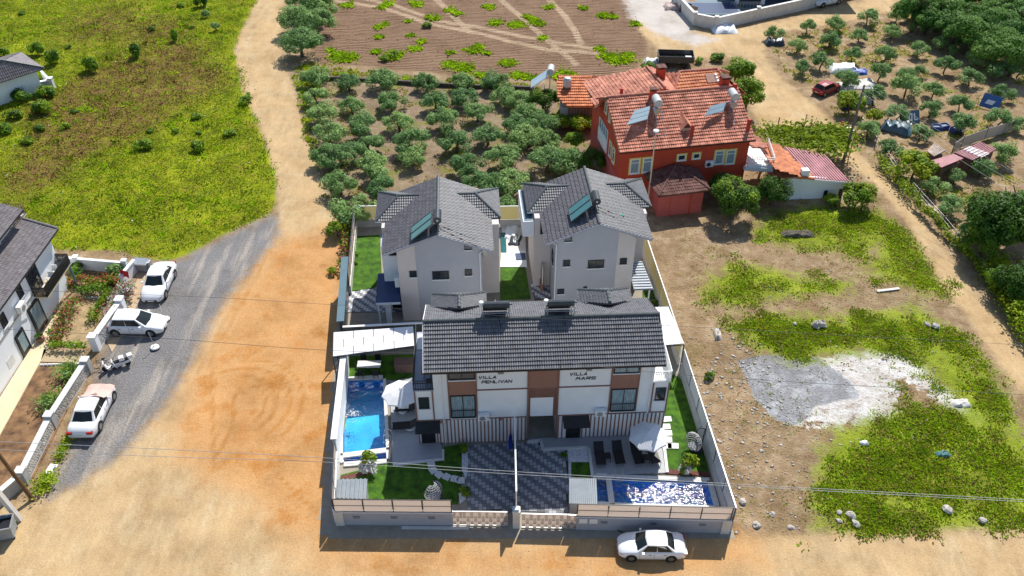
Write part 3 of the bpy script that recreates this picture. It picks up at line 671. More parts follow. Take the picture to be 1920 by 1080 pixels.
rows([[(165,110),(352,135),(560,125),(820,135),(1035,130),(1240,135)],
      [(160,225),(375,275),(610,250),(875,255),(1060,232),(1290,215),(1385,265,1.05)],
      [(210,335),(425,392,1.1),(660,385),(920,370,1.15),(1130,325,1.1),(1420,330),(1375,390),(1520,395)],
      [(240,450),(485,525),(730,500,1.1),(1000,500,1.1),(1190,460,1.1),(1430,470,1.15),(1540,480)],
      [(220,585),(315,580),(495,640,1.1),(735,580),(1065,635),(1280,590,1.1),(1540,615,1.2),(1660,610,1.1)],
      [(300,750,1.05),(565,770),(1150,750),(1230,745),(1345,740,1.1),(385,915,1.25),(1290,860,.8)]],
     'olive', 1.06, 'olive tree', 'orchard row behind the villas', 'olive trees in the orchard behind the villas', lambda a, b_: (540+a*.3148, 100+b_*.3148), 1.9)
rows([[(30,170),(70,185,1.1),(315,120,1.2),(565,95,1.1),(690,70,1.1)],
      [(15,300),(245,265,1.1),(520,240,1.1),(740,190,1.1),(880,190,1.1)],
      [(190,430),(465,430,1.2),(745,385,1.1),(940,330,1.1),(1020,370,.9),(1150,320,1.2)],
      [(410,590,1.2),(640,590),(750,560,.8),(970,520,1.3),(1245,465,1.2),(1450,570,1.5),(1590,560,1.3)],
      [(130,650,1.2),(640,715,1.4),(875,720,1.1),(1190,630,1.3),(1450,750,1.1)],
      [(370,790,1.3),(560,930,1.2),(850,890,1.1),(1100,850,1.1)],
      [(330,1040,1.0),(770,1075,1.1),(1110,1030,1.3),(1420,980,1.3),(1600,1010)]],
     'young_olive', 1.02, 'young olive tree', 'row of the right hand plot', 'young olive trees in the plot at the right', lambda a, b_: (1560+a/4.5, b_/4.5), 1.6)
rows([[(110,205),(265,315,1.2)], [(565,570,1.2),(710,505,1.0),(885,460,1.1),(1020,370,1.3)], [(650,710,1.1),(770,850,.8)]],
     'young_olive', 1.0, 'small olive tree', 'row near the corrugated sheds', 'small olive trees near the corrugated sheds', lambda a, b_: (1600+a*.2778, 180+b_*.2778), 1.6)
rows([[(1105,235),(1385,185,1.2)], [(1300,345,1.2),(1560,305,1.3)], [(1345,515),(1490,470,1.3)]],
     'young_olive', 1.0, 'bushy young olive tree', 'row beside the road junction', 'young olive trees near the road junction', lambda a, b_: (1200+a*.2292, b_*.2292), 1.6)
GRV = [(740,30),(850,55),(960,30),(1000,100),(1130,45),(1080,150),(1200,210),(1260,60),(1300,150),(1400,30),(1430,110),(1440,270),(1550,200),(1600,90),(1380,330),(1590,390),(1560,10),(850,-60),(1050,-50),(1250,-60),(1450,-60),(1600,-40)]
GRW = [[p for p in GRV if p[1] < 0], [p for p in GRV if 0 <= p[1] < 80], [p for p in GRV if 80 <= p[1] < 180], [p for p in GRV if p[1] >= 180]]
GRL = {p: '%s, %s from left in the %s row of the dense grove, top right' % ('large green tree', ORD[sorted(r_).index(p)], ['back', 'second', 'third', 'front'][k_]) for k_, r_ in enumerate(GRW) for p in r_}
for i, (a, b_) in enumerate(GRV):
    g = G(1560+a/4.5, b_/4.5, 4.2); tree('grove', g.x, g.y, random.Random(i).uniform(.75, 1.0), GRL[(a, b_)], group='large trees of the dense grove', name='grove_tree')
for a, b_, s, lb in [(578,5,1.1,'tall grey green olive tree at the top end of the track hedge'), (556,35,1.05,'large olive tree in the middle left of the track hedge'), (592,38,1.0,'large olive tree in the middle right of the track hedge'), (596,8,1.1,'large olive tree at the top right of the track hedge'), (562,78,1.0,'large olive tree at the near end of the track hedge')]:
    g = G(a, b_, 2.2); tree('bigolive', g.x, g.y, s, lb, group='large olive trees beside the dirt track')
for kd, a, b_, hc, s, lb in [
    ('bright', 1388, 128, 4, 1.15, 'tall bright green tree behind the back corner of the red house'),
    ('bright', 1402, 175, 3, 1.1, 'bushy bright green tree beside the right gable of the red house'),
    ('dark', 1380, 362, 3, 1.0, 'big round dark green tree in front of the red house'),
    ('dark', 1366, 335, 3, .75, 'upper dark green tree touching the red house wall'),
    ('dark', 1452, 352, 2, .7, 'dark green tree in front of the white shed'),
    ('dark', 1018, 178, 2.2, .72, 'round dark tree at the left end of the low tiled outbuilding'),
    ('dark', 1110, 300, 1.5, .6, 'dark bush in the gap between dark villa and red house'),
    ('bright', 1078, 258, 2, .6, 'round yellow green tree left of the red house'),
    ('yellow', 1090, 222, 1.8, .9, 'loose hedge of shrubs in front of the low outbuilding'),
    ('yellow', 1050, 218, 1.8, .8, 'light shrub at the left end of the hedge by the outbuilding'),
    ('yellow', 1612, 352, 2.4, 1.15, 'spreading yellow green tree right of the white shed'),
    ('bright', 1622, 372, 1.6, .5, 'leafy shrub under the spreading tree by the white shed'),
    ('dark', 1880, 405, 4, 1.35, 'very large dark tree at the right edge of the photo'),
    ('dark', 1860, 432, 3, 1.0, 'dark tree leaning out below the very large tree at right'),
    ('dark', 1915, 380, 4, 1.1, 'dark tree behind the very large tree at the right edge'),
    ('dark', 1912, 520, 2.5, .8, 'dark tree below the very large one at the right edge'),
    ('yellow', 1600, 178, 2.4, 1.1, 'yellow green bushy tree beside the parked red hatchback'),
    ('yellow', 1720, 300, 2.4, 1.25, 'broad yellow green tree left of the corrugated sheds'),
    ('yellow', 1642, 212, 1.2, .7, 'bright low citrus bush in the right hand olive plot'),
    ('yellow', 1562, 365, 1.2, .5, 'low leafy shrub at the right end of the white shed'),
    ('yellow', 622, 500, .8, .28, 'low shrub outside the left boundary wall'),
    ('yellow', 630, 425, 1.2, .7, 'yellowish shrub outside the back left corner of the compound'),
    ]:
    g = G(a, b_, hc); tree(kd, g.x, g.y, s, lb, name='olive_tree' if kd == 'sage' else 'broadleaf_tree')
MB_ = [(265,372,1.5,'bush',1.3),(380,432,1.4,'bush',1.5),(650,488,1.4,'bush',1.5),(972,388,1.3,'bush',1.7),(1252,272,1.1,'bush',1.8),(300,785,1.9,'bush',.9),(325,675,1.5,'bush',1.),(95,828,1.4,'bush',.9),(1030,1045,1.4,'bush',.9),(1430,1050,1.3,'bush',.9),
       (1445,20,1.3,'bush',1.6),(1480,100,1.1,'sage',1.2),(1550,195,1.1,'sage',1.2),(275,912,1.0,'bush',.8),(465,900,1.0,'bush',.7),(190,1005,1.1,'bush',.8),(20,925,1.4,'bush',.8),(1085,195,.8,'bush',.9),(1380,185,.6,'bush',.9),(1260,925,.7,'bush',.7),(1080,920,.7,'bush',.7),(530,785,.7,'bush',.7),(1770,720,1.4,'bush',.7),(150,80,.8,'bush',.7),(1300,25,.8,'bush',.7),(160,700,1.7,'bush',1.0),(20,385,1.3,'bush',1.0),(1410,830,1.,'bush',.7),(1650,950,1.,'bush',.7),(1420,940,.6,'bush',.7),(1780,660,.6,'bush',.6),(485,320,.7,'bush',.7)]
MBL = ['dark clipped bush nearest the small grey roofed house', 'tall narrow bush right of the small grey roofed house', 'upright bush above the left middle of the meadow', 'stubby tall bush in the upper middle of the meadow', 'small tree like bush nearest the right of the upper meadow', 'wide bush below the small grey roofed house', 'yellowish bush against the small house wall corner', 'low bush below left of the small house wall', 'dark bush above the middle of the lower meadow', 'dark bush in the lower right meadow', 'tall bush at the top edge of the meadow', 'silvery shrub near the top right of the meadow', 'second silvery shrub closer to the track', 'low dark bush in the left meadow', 'low dark bush right of the low left one', 'low bush above the white house garden wall', 'bush at the left edge of the photo in the meadow', 'small bush left of the tree like bush', 'small dark bush near the upper right of the meadow', 'small dark bush in the right of the lower meadow', 'small dark bush left of the one in the lower right', 'small bush in the centre left of the meadow', 'leafy bush on the meadow edge beside the track bend', 'tiny bush near the top left corner', 'tiny bush near the top of the meadow', 'dark ivy bush at the foot of the small house wall', 'bush behind the small grey roofed house', 'low leafy mound in the right middle of the meadow', 'leafy mound near the meadow edge above the bend', 'pale mound in the middle of the lower meadow', 'low mound beside the track in the middle meadow', 'low bush in the upper left of the meadow']
for (a, b_, s, kd, zs), lb in zip(MB_, MBL):
    g = G(a*.2604, b_*.2604, .5); tree(kd, g.x, g.y, s, lb, 'bush', 'bush', zs=zs, crown='foliage')
for a, b_, s, lb in [(1410,100,1,'x')][:0]: pass
for i, (a, b_, s) in enumerate([(1265,108,1.4),(1285,112,1.2),(1310,112,1.0),(1345,108,1.5),(1215,125,1.2),(1230,128,1.2),(740,103,1.2),(720,110,1.0),(800,45,1.0)]):
    g = G(a, b_, .4); tree('bush', g.x, g.y, s, 'low bright weed bush behind the red house, %s of the line' % ORD[i] if i < 6 else 'low bright bush on the ploughed field, %s from the left' % ORD[i-6], 'bush', 'bush', crown='foliage', zs=.8)
# vine pergola behind the white shed, hedge by the right hand road
def leafmass(name, pts, n, r_, leaf, mats, seed, label, cat, z0, z1, mw=None):
    r = np.random.RandomState(seed); P = np.array([(*G(a, b_, (z0+z1)/2)[:2],) for a, b_ in pts]); k = r.randint(0, len(P)-1, n); t = r.rand(n)[:, None]
    Q = P[k]*(1-t)+P[k+1]*t; rr = r_*(.6+.7*vnoise(Q[:, 0], Q[:, 1], 1.3, seed)); Q = Q+r.normal(size=(n, 2))*rr[:, None]*.5
    z = r.uniform(z0, z1, n)+vnoise(Q[:, 0], Q[:, 1], .9, seed+1)*.5; C0 = np.column_stack([Q, z])
    nn = r.normal(size=(n, 3))*.8+np.array([0, 0, 1]); nn /= np.linalg.norm(nn, axis=1)[:, None]; tt = np.cross(nn, r.normal(size=(n, 3))); tt /= np.linalg.norm(tt, axis=1)[:, None]; b = np.cross(nn, tt)
    s = leaf*r.uniform(.6, 1.4, n)[:, None]; V = np.stack([C0-tt*s, C0-b*s*.7, C0+tt*s, C0+b*s*.7], 1).reshape(-1, 3)
    return npmesh(name, V, np.arange(n*4).reshape(-1, 4), mats, r.choice(len(mats), n, p=mw) if len(mats) > 1 else None)
t = thing('vine_pergola', 'wooden pergola covered by a bright green grape vine behind the white shed', 'pergola', (0, 0, 0))
vp = [(1430,250),(1470,252),(1505,248),(1540,246),(1580,250),(1575,268),(1540,268),(1500,262),(1460,262),(1560,285),(1545,262),(1580,272)]
link('vine', leafmass('vine', vp, 7500, 2.0, .17, [m_yg, m_green], 61, '', '', 2.3, 2.6, [.9, .1]), t)
mb = MB()
for a, b_ in [(1440,262),(1490,272),(1540,278),(1585,285),(1450,245),(1500,240),(1580,240)]:
    g = G(a, b_, 0); mb.tube((g.x, g.y-1.2, 0), (g.x, g.y-1.2, 2.4), .06)
mb.build('post', m_wood, t)
for nm, vp, n, lb, m_, rr in [('vine_hedge', [(1862,492),(1880,520),(1898,545),(1905,580),(1925,610),(1945,640)], 5200, 'yellow green vine hedge on the fence beside the right hand road', [m_yg, m_green], 1.1),
                      ('bramble_hedge', [(1715,378),(1755,418),(1815,478),(1862,536),(1892,578),(1935,636)], 2400, 'dark scrubby hedge along the right verge of the dirt road', [m_dkgreen, m_green, m_yg], .4),
                      ('rose_hedge', [(645,505),(650,470),(655,440),(652,420)], 900, 'thin hedge with pink flowers outside the left boundary wall', [m_dkgreen, m_flr, m_yg], .6),
                      ('lantana_hedge', [(1650,298),(1678,330),(1712,372)], 900, 'low green growth beside the road under the power pole', [m_green, m_yg], .8)]:
    o = link(nm, leafmass(nm, vp, n, rr, .13, m_, 62+n, '', '', .1, .9 if nm != 'vine_hedge' else 1.5, None), label=lb, cat='hedge', kind='stuff')
# ---------------- the front duplex villa ----------------
V = Frame(-6.3, 43.15, 2.8)
t = at_frame(thing('duplex_villa', 'white and brown three storey duplex villa in front, with the long charcoal tiled roof', 'villa'), V)
mb = MB()
Y0, Y1 = 0.0, 6.3
mb.box(.72, Y0, 2.62, 16.48, Y1, 7.62)                                     # upper storeys
mb.box(-.68, Y0, 0, 7.42, Y1, 2.6); mb.box(9.62, Y0, 0, 17.68, Y1, 2.6)    # ground floor either side of the passage
mb.box(7.42, 3.4, 0, 9.62, Y1, 2.6)
mb.box(-.68, Y0-.0, 2.6, .72, 3.2, 5.62); mb.box(16.48, Y0, 2.6, 17.68, 3.2, 5.72)
mb.prism([(.72, 0), (16.48, 0), (16.48, 6.3), (.72, 6.3)], 7.62, 7.64)
mb.build('wall', m_white, t)
# passage recess as flat panels, brown darkened for shade so the opening reads
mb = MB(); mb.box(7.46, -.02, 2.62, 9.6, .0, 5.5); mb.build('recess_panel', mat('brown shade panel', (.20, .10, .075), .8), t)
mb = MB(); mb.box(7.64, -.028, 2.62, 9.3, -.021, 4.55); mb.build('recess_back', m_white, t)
each(t, 'brown_column', m_brown, [(1.75, -.03, 2.64, 3.78, -.004, 7.6), (13.4, -.03, 2.64, 15.42, -.004, 7.6), (7.45, -.045, 5.55, 9.66, -.004, 7.6)])
BX = []
class _B:
    def box(k, *a): BX.append(a)
mb = _B()
mb.box(3.78, -.06, 5.5, 7.45, -.004, 5.6); mb.box(9.66, -.06, 5.5, 13.4, -.004, 5.6); mb.box(7.45, -.07, 5.47, 9.66, -.046, 5.57)
mb.box(7.40, -.10, 0, 7.52, -.004, 7.6); mb.box(9.56, -.10, 0, 9.68, -.004, 7.6)
for x in (-.7, .56, 16.46, 17.6): mb.box(x, -.06, 2.56, x+.1, -.004, 5.62)
for x in (1.72, 3.72, 13.36, 15.36): mb.box(x, -.07, 2.64, x+.09, -.031, 7.6)
each(t, 'brown_trim', m_strb, BX)
def battens(x0, x1, z1, n, skips=()):
    for i in range(n):
        x = x0+(x1-x0)*i/(n-1)
        if any(a < x < b for a, b in skips): continue
        b = MB(); b.box(x-.045, -.055, .02, x+.05, -.004, z1); b.build('batten', m_strb, t)
battens(.95, 7.3, 2.56, 24); battens(9.75, 17.6, 2.56, 27, [(10.35, 11.5)])
battens(-.62, .75, 2.5, 5, [(-.5, .6)])
each(t, 'string_course', m_strb, [(-.7, -.07, 2.57, 7.42, -.004, 2.63), (9.62, -.07, 2.57, 17.7, -.004, 2.63)])
window(t, 'f', -.03, 1.84, 6.7, 3.7, 7.5, bars=1)
window(t, 'f', -.03, 1.86, 2.8, 3.66, 5.1, glass=m_curt, bars=1, rail=True)
window(t, 'f', -.03, 13.52, 6.8, 15.32, 7.5, glass=m_curt, bars=1)
window(t, 'f', -.03, 13.5, 2.9, 15.34, 5.2, glass=m_curt, bars=1, rail=True)
window(t, 'f', 0, -.42, 3.85, .34, 5.0, bars=0); window(t, 'f', 0, 16.72, 3.85, 17.48, 5.15, bars=0)
for x0, x1 in ((-.45, .6), (10.35, 11.45)):
    mb = MB(); mb.box(x0, -.08, .04, x1, -.003, 2.1); d = mb.build('door', m_dark, t)
    mb = MB()
    for q in range(2):
        cx_ = x0+(x1-x0)*(q*2+1)/4
        for zz in (.3, .9, 1.5): mb.box(cx_-.16, -.1, zz, cx_+.16, -.081, zz+.42)
    mb.build('door_panel', m_blk, d)
for x0, x1 in ((-.78, 1.02), (10.05, 12.0)):
    mb = MB(); mb.slab([(x0, -.06, 2.55), (x1, -.06, 2.55), (x1, -1.05, 2.3), (x0, -1.05, 2.3)], .05)
    for x in (x0+.1, x1-.1): mb.tube((x, -.06, 2.0), (x, -.95, 2.28), .025)
    mb.build('awning', m_dark, t)
for x in (3.8, 12.4):
    mb = MB(); mb.box(x, -.42, 2.72, x+.82, -.09, 3.3); a = mb.build('air_conditioner', m_trim, t)
    mb = MB(); mb.tube((x+.33, -.425, 3.0), (x+.33, -.45, 3.0), .22, 14); mb.build('fan_grille', m_steel, a)
    mb = MB(); mb.box(x+.68, -.44, 3.05, x+.78, -.421, 3.13); mb.build('badge', m_red, a)
each(t, 'wall_lamp', mat('orange lamp', (.6, .12, .03), .5), [(x, -.12, z-.12, x+.16, -.06, z) for x, z in ((.98, 2.44), (5.4, 2.5))])
for a_ in ((1.3, 0), (16.3, 2.6)): mb = MB(); mb.tube((a_[0], -.12, a_[1]), (a_[0], -.12, 7.5), .045); mb.build('downpipe', m_trim, t)
each(t, 'floodlight', m_steel, [(5.3, -.22, 7.22, 5.75, -.03, 7.32), (11.5, -.22, 7.22, 11.95, -.03, 7.32)])
# lettering of the two name signs, as raised strokes
GLY = {'V': [[(0,1),(.5,0),(1,1)]], 'I': [[(.5,0),(.5,.8)], [(.5,.93),(.5,1.05)]], 'L': [[(0,1),(0,0),(1,0)]], 'A': [[(0,0),(.55,1),(1,0)], [(.25,.25),(.8,.25)]], 'P': [[(0,0),(0,1),(1,1),(1,.45),(.15,.45)]],
       'E': [[(1,1),(0,1),(0,0),(1,0)], [(0,.5),(.85,.5)]], 'H': [[(0,0),(0,1)], [(1,0),(1,1)], [(0,.5),(1,.5)]], 'N': [[(0,0),(0,1),(1,0),(1,1)]], 'M': [[(0,0),(.15,1),(.5,.35),(.85,1),(1,0)]], 'R': [[(0,0),(0,1),(1,1),(1,.5),(.15,.5),(1,0)]], 'S': [[(1,1),(0,1),(0,.5),(1,.5),(1,0),(0,0)]]}
def word(mb, s, x, z, lw, lh, gap, y=-.03, th=.05, shear=.18):
    for ch in s:
        wd = lw*(.35 if ch == 'I' else 1)
        for st in GLY[ch]:
            for p, q in zip(st[:-1], st[1:]):
                a = Vector((x+p[0]*wd+p[1]*lh*shear, y, z+p[1]*lh)); b = Vector((x+q[0]*wd+q[1]*lh*shear, y, z+q[1]*lh)); d = (b-a).normalized()
                s_ = Vector((-d.z, 0, d.x))*th/2; a -= d*th*.4; b += d*th*.4
                mb.add([a-s_, a+s_, b+s_, b-s_, a-s_+Vector((0, .03, 0)), a+s_+Vector((0, .03, 0)), b+s_+Vector((0, .03, 0)), b-s_+Vector((0, .03, 0))], [(0,1,2,3),(0,4,5,1),(1,5,6,2),(2,6,7,3),(3,7,4,0)])
        x += wd+gap
m_letter = mat('black lettering', (.018, .014, .02), .4)
mb = MB(); word(mb, 'VILLA', 3.95, 6.66, .2, .24, .085); word(mb, 'PEHLIVAN', 4.16, 6.2, .215, .24, .075); mb.build('name_sign', m_letter, t, label='black lettering reading villa pehlivan')
mb = MB(); word(mb, 'VILLA', 10.4, 6.68, .2, .24, .085); word(mb, 'MARS', 10.85, 6.24, .27, .24, .1); mb.build('name_sign', m_letter, t, label='black lettering reading villa mars')
# roof
ez, rz_, yr, yb = 7.75, 9.55, 2.95, 6.9
roof([(.15, -.35, ez), (17.1, -.35, ez), (17.0, yr, rz_), (.15, yr, rz_)], t, m_roofgrey, w_=.165, l_=.31, amp=.05, step=.085)
roof([(17.0, yr, rz_), (.15, yr, rz_), (.15, yb, ez), (17.0, yb, ez)], t, m_roofgrey, w_=.165, l_=.33, amp=.05, step=.03)
caps(t, [(.1, yr, rz_+.06), (17.0, yr, rz_+.06)], r=.13)
verge(t, [(.12, -.36, ez-.05), (17.12, -.36, ez-.05)], m_blk, .06, .2)
verge(t, [(.12, -.36, ez-.02), (.12, yr, rz_-.02), (.12, yb, ez-.02)], m_trim, .05, .2)
verge(t, [(17.1, -.36, ez-.02), (17.02, yr, rz_-.02), (17.02, yb, ez-.02)], m_blk, .05, .2)
for x in (.72, 16.3): mb = MB(); mb.slab([(x, 0, 7.62), (x, yb-.4, 7.62), (x, yr, rz_-.15)], .18, d=(1, 0, 0)); mb.build('gable', m_white, t)
m_dorm = m_roofgrey
def dormer(x0, x1, fr):
    xm = (x0+x1)/2+.05; zt = 9.05; ze = 8.0; yf = 5.15; yj = 6.35; ye = 7.9
    # hip end facing back, two side slopes meeting on a short ridge
    roof([(x0, ye, ze), (x1, ye, ze), (xm, yj, zt)], t, m_dorm, w_=.165, l_=.33)
    roof([(x0, ye, ze), (xm, yj, zt), (xm, yf-.2, zt), (x0, 6.35, ze)], t, m_dorm, w_=.165, l_=.22, step=.07)
    roof([(x1, ye, ze), (xm, yj, zt), (xm, yf-.2, zt), (x1, 6.35, ze)], t, m_dorm, w_=.165, l_=.22, step=.07)
    mb = MB(); caps(t, [(x0, ye, ze), (xm, yj, zt)], mb=mb); caps(t, [(x1, ye, ze), (xm, yj, zt)], mb=mb); caps(t, [(xm, yj, zt), (xm, yf-.1, zt)], mb=mb); mb.build('ridge_tile', m_ridge, t, kind='stuff')
    mb = MB(); mb.box(x0+.3, 6.3, 5.4, x1-.3, 7.6, 7.95); mb.build('back_bay', m_white, t)
    verge(t, [(x0-.03, ye, ze-.05), (x0-.03, 6.3, ze-.05)], m_trim, .05, .16); verge(t, [(x1+.03, ye, ze-.05), (x1+.03, 6.3, ze-.05)], m_trim, .05, .16)
dormer(.6, 4.65, V); dormer(11.75, 15.7, V)
# left balcony on the bay with railing and the long side terrace
mb = MB(); mb.box(-.74, -.04, 5.63, .72, 6.2, 5.72); mb.build('balcony_floor', mat('blue grey paving', (.33, .38, .46), .7, .06, 2), t)
def railing(par, pts, z0, h, m, sp=.16, name='railing', r=.018):
    mb = MB()
    for p, q in zip(pts[:-1], pts[1:]):
        p = Vector((*p, 0)); q = Vector((*q, 0)); L_ = (q-p).length; n = max(1, int(L_/sp))
        for z in (z0+.08, z0+h*.75, z0+h): mb.bar(p+Vector((0, 0, z)), q+Vector((0, 0, z)), .05, .05)
        for i in range(n+1):
            a = p.lerp(q, i/n); mb.box(a.x-r, a.y-r, z0, a.x+r, a.y+r, z0+h)
    return mb.build(name, m, par)
railing(t, [(-.7, 6.1), (-.7, .02), (.68, .02)], 5.72, .9, m_dark)
mb = MB(); mb.box(16.48, -.02, 5.74, 17.75, 6.2, 5.8); mb.build('balcony_floor', mat('white deck', (.7, .72, .72), .6), t)
railing(t, [(16.6, .0), (17.72, .0), (17.72, 6.1)], 5.8, .95, m_trim, .12)
each(t, 'side_wall', m_white, [(-.7, 3.2, 2.6, .72, 6.2, 5.63), (16.48, 3.2, 2.6, 17.68, 6.2, 5.74)])
mb = MB(); mb.box(-.6, 4.2, 5.73, .2, 5.9, 5.80); mb.build('rug', m_white, t)
# balcony table with trestle legs, and chair
b = at_frame(thing('balcony_table', 'small brown table on the left upper balcony of the duplex villa', 'table'), V)
mb = MB(); mb.box(-.15, .85, 6.42, .62, 1.7, 6.48); mb.build('table_top', m_teak, b)
for x in (0, .45):
    mb = MB(); mb.tube((x, 1.05, 5.73), (x+.15, 1.5, 6.42), .025); mb.tube((x+.15, 1.5, 5.73), (x, 1.05, 6.42), .025); mb.build('leg', m_dark, b)
b = at_frame(thing('balcony_chair', 'small dark chair behind the railing of the left upper balcony', 'chair'), V)
mb = MB(); mb.box(.2, .3, 6.12, .6, .7, 6.16); mb.build('seat', m_dark, b)
mb = MB(); mb.box(.57, .3, 6.16, .61, .7, 6.55); mb.build('backrest', m_dark, b)
for x, y in ((.22, .32), (.56, .32), (.22, .66), (.56, .66)):
    mb = MB(); mb.box(x, y, 5.73, x+.03, y+.03, 6.12); mb.build('leg', m_dark, b)

# solar water heaters on the duplex ridge: tank seen from behind, panel falling away to the back
def heater_back(x, lb):
    b = at_frame(thing('solar_water_heater', lb, 'solar heater'), V)
    zt = rz_+1.05; yt = yr+.40
    mb = MB(); mb.tube((x-.85, yt, zt), (x+.95, yt, zt), .27, 14); mb.tube((x+.95, yt, zt), (x+1.15, yt, zt), .05, 8); tk = mb.build('tank', m_tankd, b)
    mb = MB(); mb.lathe((x-1.05, yt+.1, zt+.1), [(.05, -.3), (.17, -.22), (.17, .12), (.12, .16)], 10); mb.build('expansion_tank', m_trim, b)
    mb = MB(); mb.slab([(x-.95, yt+.05, zt+.05), (x+.85, yt+.05, zt+.05), (x+.85, yt+1.35, zt-1.6), (x-.95, yt+1.35, zt-1.6)], .09); mb.build('collector_panel', m_blk, b)
    mb = MB()
    for xx in (x-.95, x+.95):
        mb.tube((xx, yt-.3, rz_-.05), (xx, yt-.25, zt-.1), .03); mb.tube((xx, yt-.25, zt-.1), (xx, yt+1.3, zt-1.6), .03); mb.tube((xx, yt+1.3, rz_-1.0), (xx, yt+1.3, zt-1.6), .03)
    mb.tube((x-1.1, yt-.4, rz_+.62), (x+1.15, yt-.4, rz_+.6), .03)
    mb.build('stand', m_steel, b)
    mb = MB(); pts = [Vector((x+.1, yt-.5, rz_+.5)), Vector((x+.3, yr-.6, rz_-.25)), Vector((x+.15, yr-1.5, rz_-.82)), Vector((x-.2, yr-2.4, rz_-1.3)), Vector((x-.3, -.42, ez+.12))]
    for p, q in zip(pts[:-1], pts[1:]): mb.tube(p, q, .028)
    mb.build('pipe', m_blk, b)
heater_back(5.35, 'black solar water heater on the duplex ridge, the left one'); heater_back(9.95, 'black solar water heater on the duplex ridge, the right one')

# ---------------- the two dark roofed villas behind ----------------
def rear_villa(fr, lb, xl, xr, rx, grey, right_strip, sgn):
    t = at_frame(thing('villa', lb, 'villa'), fr)
    zt = 7.5
    mb = MB(); mb.box(xl, 0, 0, xr, 8.5, zt); mb.slab([(xl, 0, zt), (xr, 0, zt), (rx, 0, 9.2)], 8.5, d=(0, 1, 0)); mb.build('wall', m_grey, t)
    mb = MB()
    if right_strip: mb.box(5.3, -.03, 0, xr+.01, -.003, 7.5); mb.slab([(5.3, -.03, 7.5), (xr+.01, -.03, 7.5), (xr-.1, -.03, 7.6), (5.3, -.03, 8.3)], .027, d=(0, 1, 0))
    else: mb.box(xl-.01, -.03, 0, 1.0, -.003, 7.5); mb.slab([(xl-.01, -.03, 7.5), (1.0, -.03, 7.5), (1.0, -.03, 8.3), (xl+.1, -.03, 7.6)], .027, d=(0, 1, 0))
    mb.build('wall_strip', m_cream, t)
    each(t, 'side_wing', m_cream, [(xl-1.45, 3.4, 0, xl-.002, 8.6, 7.58), (xr+.002, 3.4, 0, xr+1.6, 8.6, 7.58)])
    # small windows
    for a0, z0, a1, z1 in ((rx-.65, 4.5, rx+.75, 5.35), (xl+.9 if not right_strip else .7, 4.85, xl+1.5 if not right_strip else 1.3, 5.5), (rx+2.1, 4.8, rx+2.7, 5.45)):
        window(t, 'f', -.031 if (a0 < 1.0 and not right_strip) or (a0 > 5.2 and right_strip) else 0, a0, z0, a1, z1, bars=1 if a1-a0 > 1 else 0, fw=.05)
    if right_strip: window(t, 'f', 0, .75, 7.45, 1.35, 7.95, bars=0, fw=.05); window(t, 'f', 0, .3, 1.8, .9, 2.35, bars=0, fw=.05); window(t, 'f', 0, 2.6, 1.6, 2.9, 2.5, bars=0)
    else: window(t, 'f', 0, 5.1, 7.5, 5.7, 8.0, bars=0, fw=.05)
    if right_strip: window(t, 'f', 3.4, xl-.95, 5.9, xl-.15, 7.3, bars=0); window(t, 'l', xl, 1.0, 4.2, 1.9, 5.4, bars=0)
    else: window(t, 'f', 3.4, xr+.12, 6.1, xr+.95, 7.2, bars=0); mbq = MB(); mbq.box(xr+.15, 3.1, 4.3, xr+.6, 3.38, 5.0); mbq.build('air_conditioner', m_steel, t)
    # main roof with side hips
    ze = zt+.02; zr = 9.32; y0 = -.4; y1 = 8.5; el = xl-1.1 if not right_strip else xl-.9; er = xr+.95 if not right_strip else xr+1.3
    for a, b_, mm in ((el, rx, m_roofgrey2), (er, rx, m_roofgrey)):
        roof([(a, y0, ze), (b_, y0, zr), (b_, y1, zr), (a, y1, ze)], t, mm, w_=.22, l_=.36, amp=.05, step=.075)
    mb = MB(); caps(t, [(rx, y0, zr+.06), (rx, y1, zr+.06)], mb=mb)
    yc = 6.65; zc = 8.66
    kl = (zr-ze)/(rx-el); xin = el+(zc-ze)/kl
    kr = (zr-ze)/(er-rx); xir = er-(zc-ze)/kr
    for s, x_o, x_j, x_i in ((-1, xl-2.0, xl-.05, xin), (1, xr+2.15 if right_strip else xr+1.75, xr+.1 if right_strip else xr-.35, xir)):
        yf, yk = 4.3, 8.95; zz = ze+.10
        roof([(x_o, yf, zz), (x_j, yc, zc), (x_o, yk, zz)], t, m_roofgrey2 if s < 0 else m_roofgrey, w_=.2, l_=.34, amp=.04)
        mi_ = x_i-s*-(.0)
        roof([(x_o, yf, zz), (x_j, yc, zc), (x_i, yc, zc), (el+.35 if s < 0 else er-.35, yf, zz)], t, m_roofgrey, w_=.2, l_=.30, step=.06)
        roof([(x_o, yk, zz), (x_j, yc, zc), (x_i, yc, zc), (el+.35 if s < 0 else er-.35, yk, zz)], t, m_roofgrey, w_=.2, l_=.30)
        caps(t, [(x_o, yf, zz), (x_j, yc, zc), (x_i, yc, zc)], mb=mb); caps(t, [(x_o, yk, zz), (x_j, yc, zc)], mb=mb)
        verge(t, [(x_o, yk, zz-.04), (x_o, yf, zz-.04), (el if s < 0 else er, yf, zz-.04)], m_trim if s < 0 else m_blk, .05, .14)
    mb.build('ridge_tile', m_ridge, t, kind='stuff')
    verge(t, [(el, y0-.02, ze-.05), (rx, y0-.02, zr-.05), (er, y0-.02, ze-.05)], mat('lavender fascia', (.36, .37, .42), .6), .05, .2)
    verge(t, [(el-.02, y0, ze-.02), (el-.02, yc-2.3, ze-.02)], m_trim, .05, .14); verge(t, [(er+.02, y0, ze-.02), (er+.02, yc-2.3, ze-.02)], m_trim, .05, .14)
    mb = MB(); xx = xr-.15 if not right_strip else xl+.05
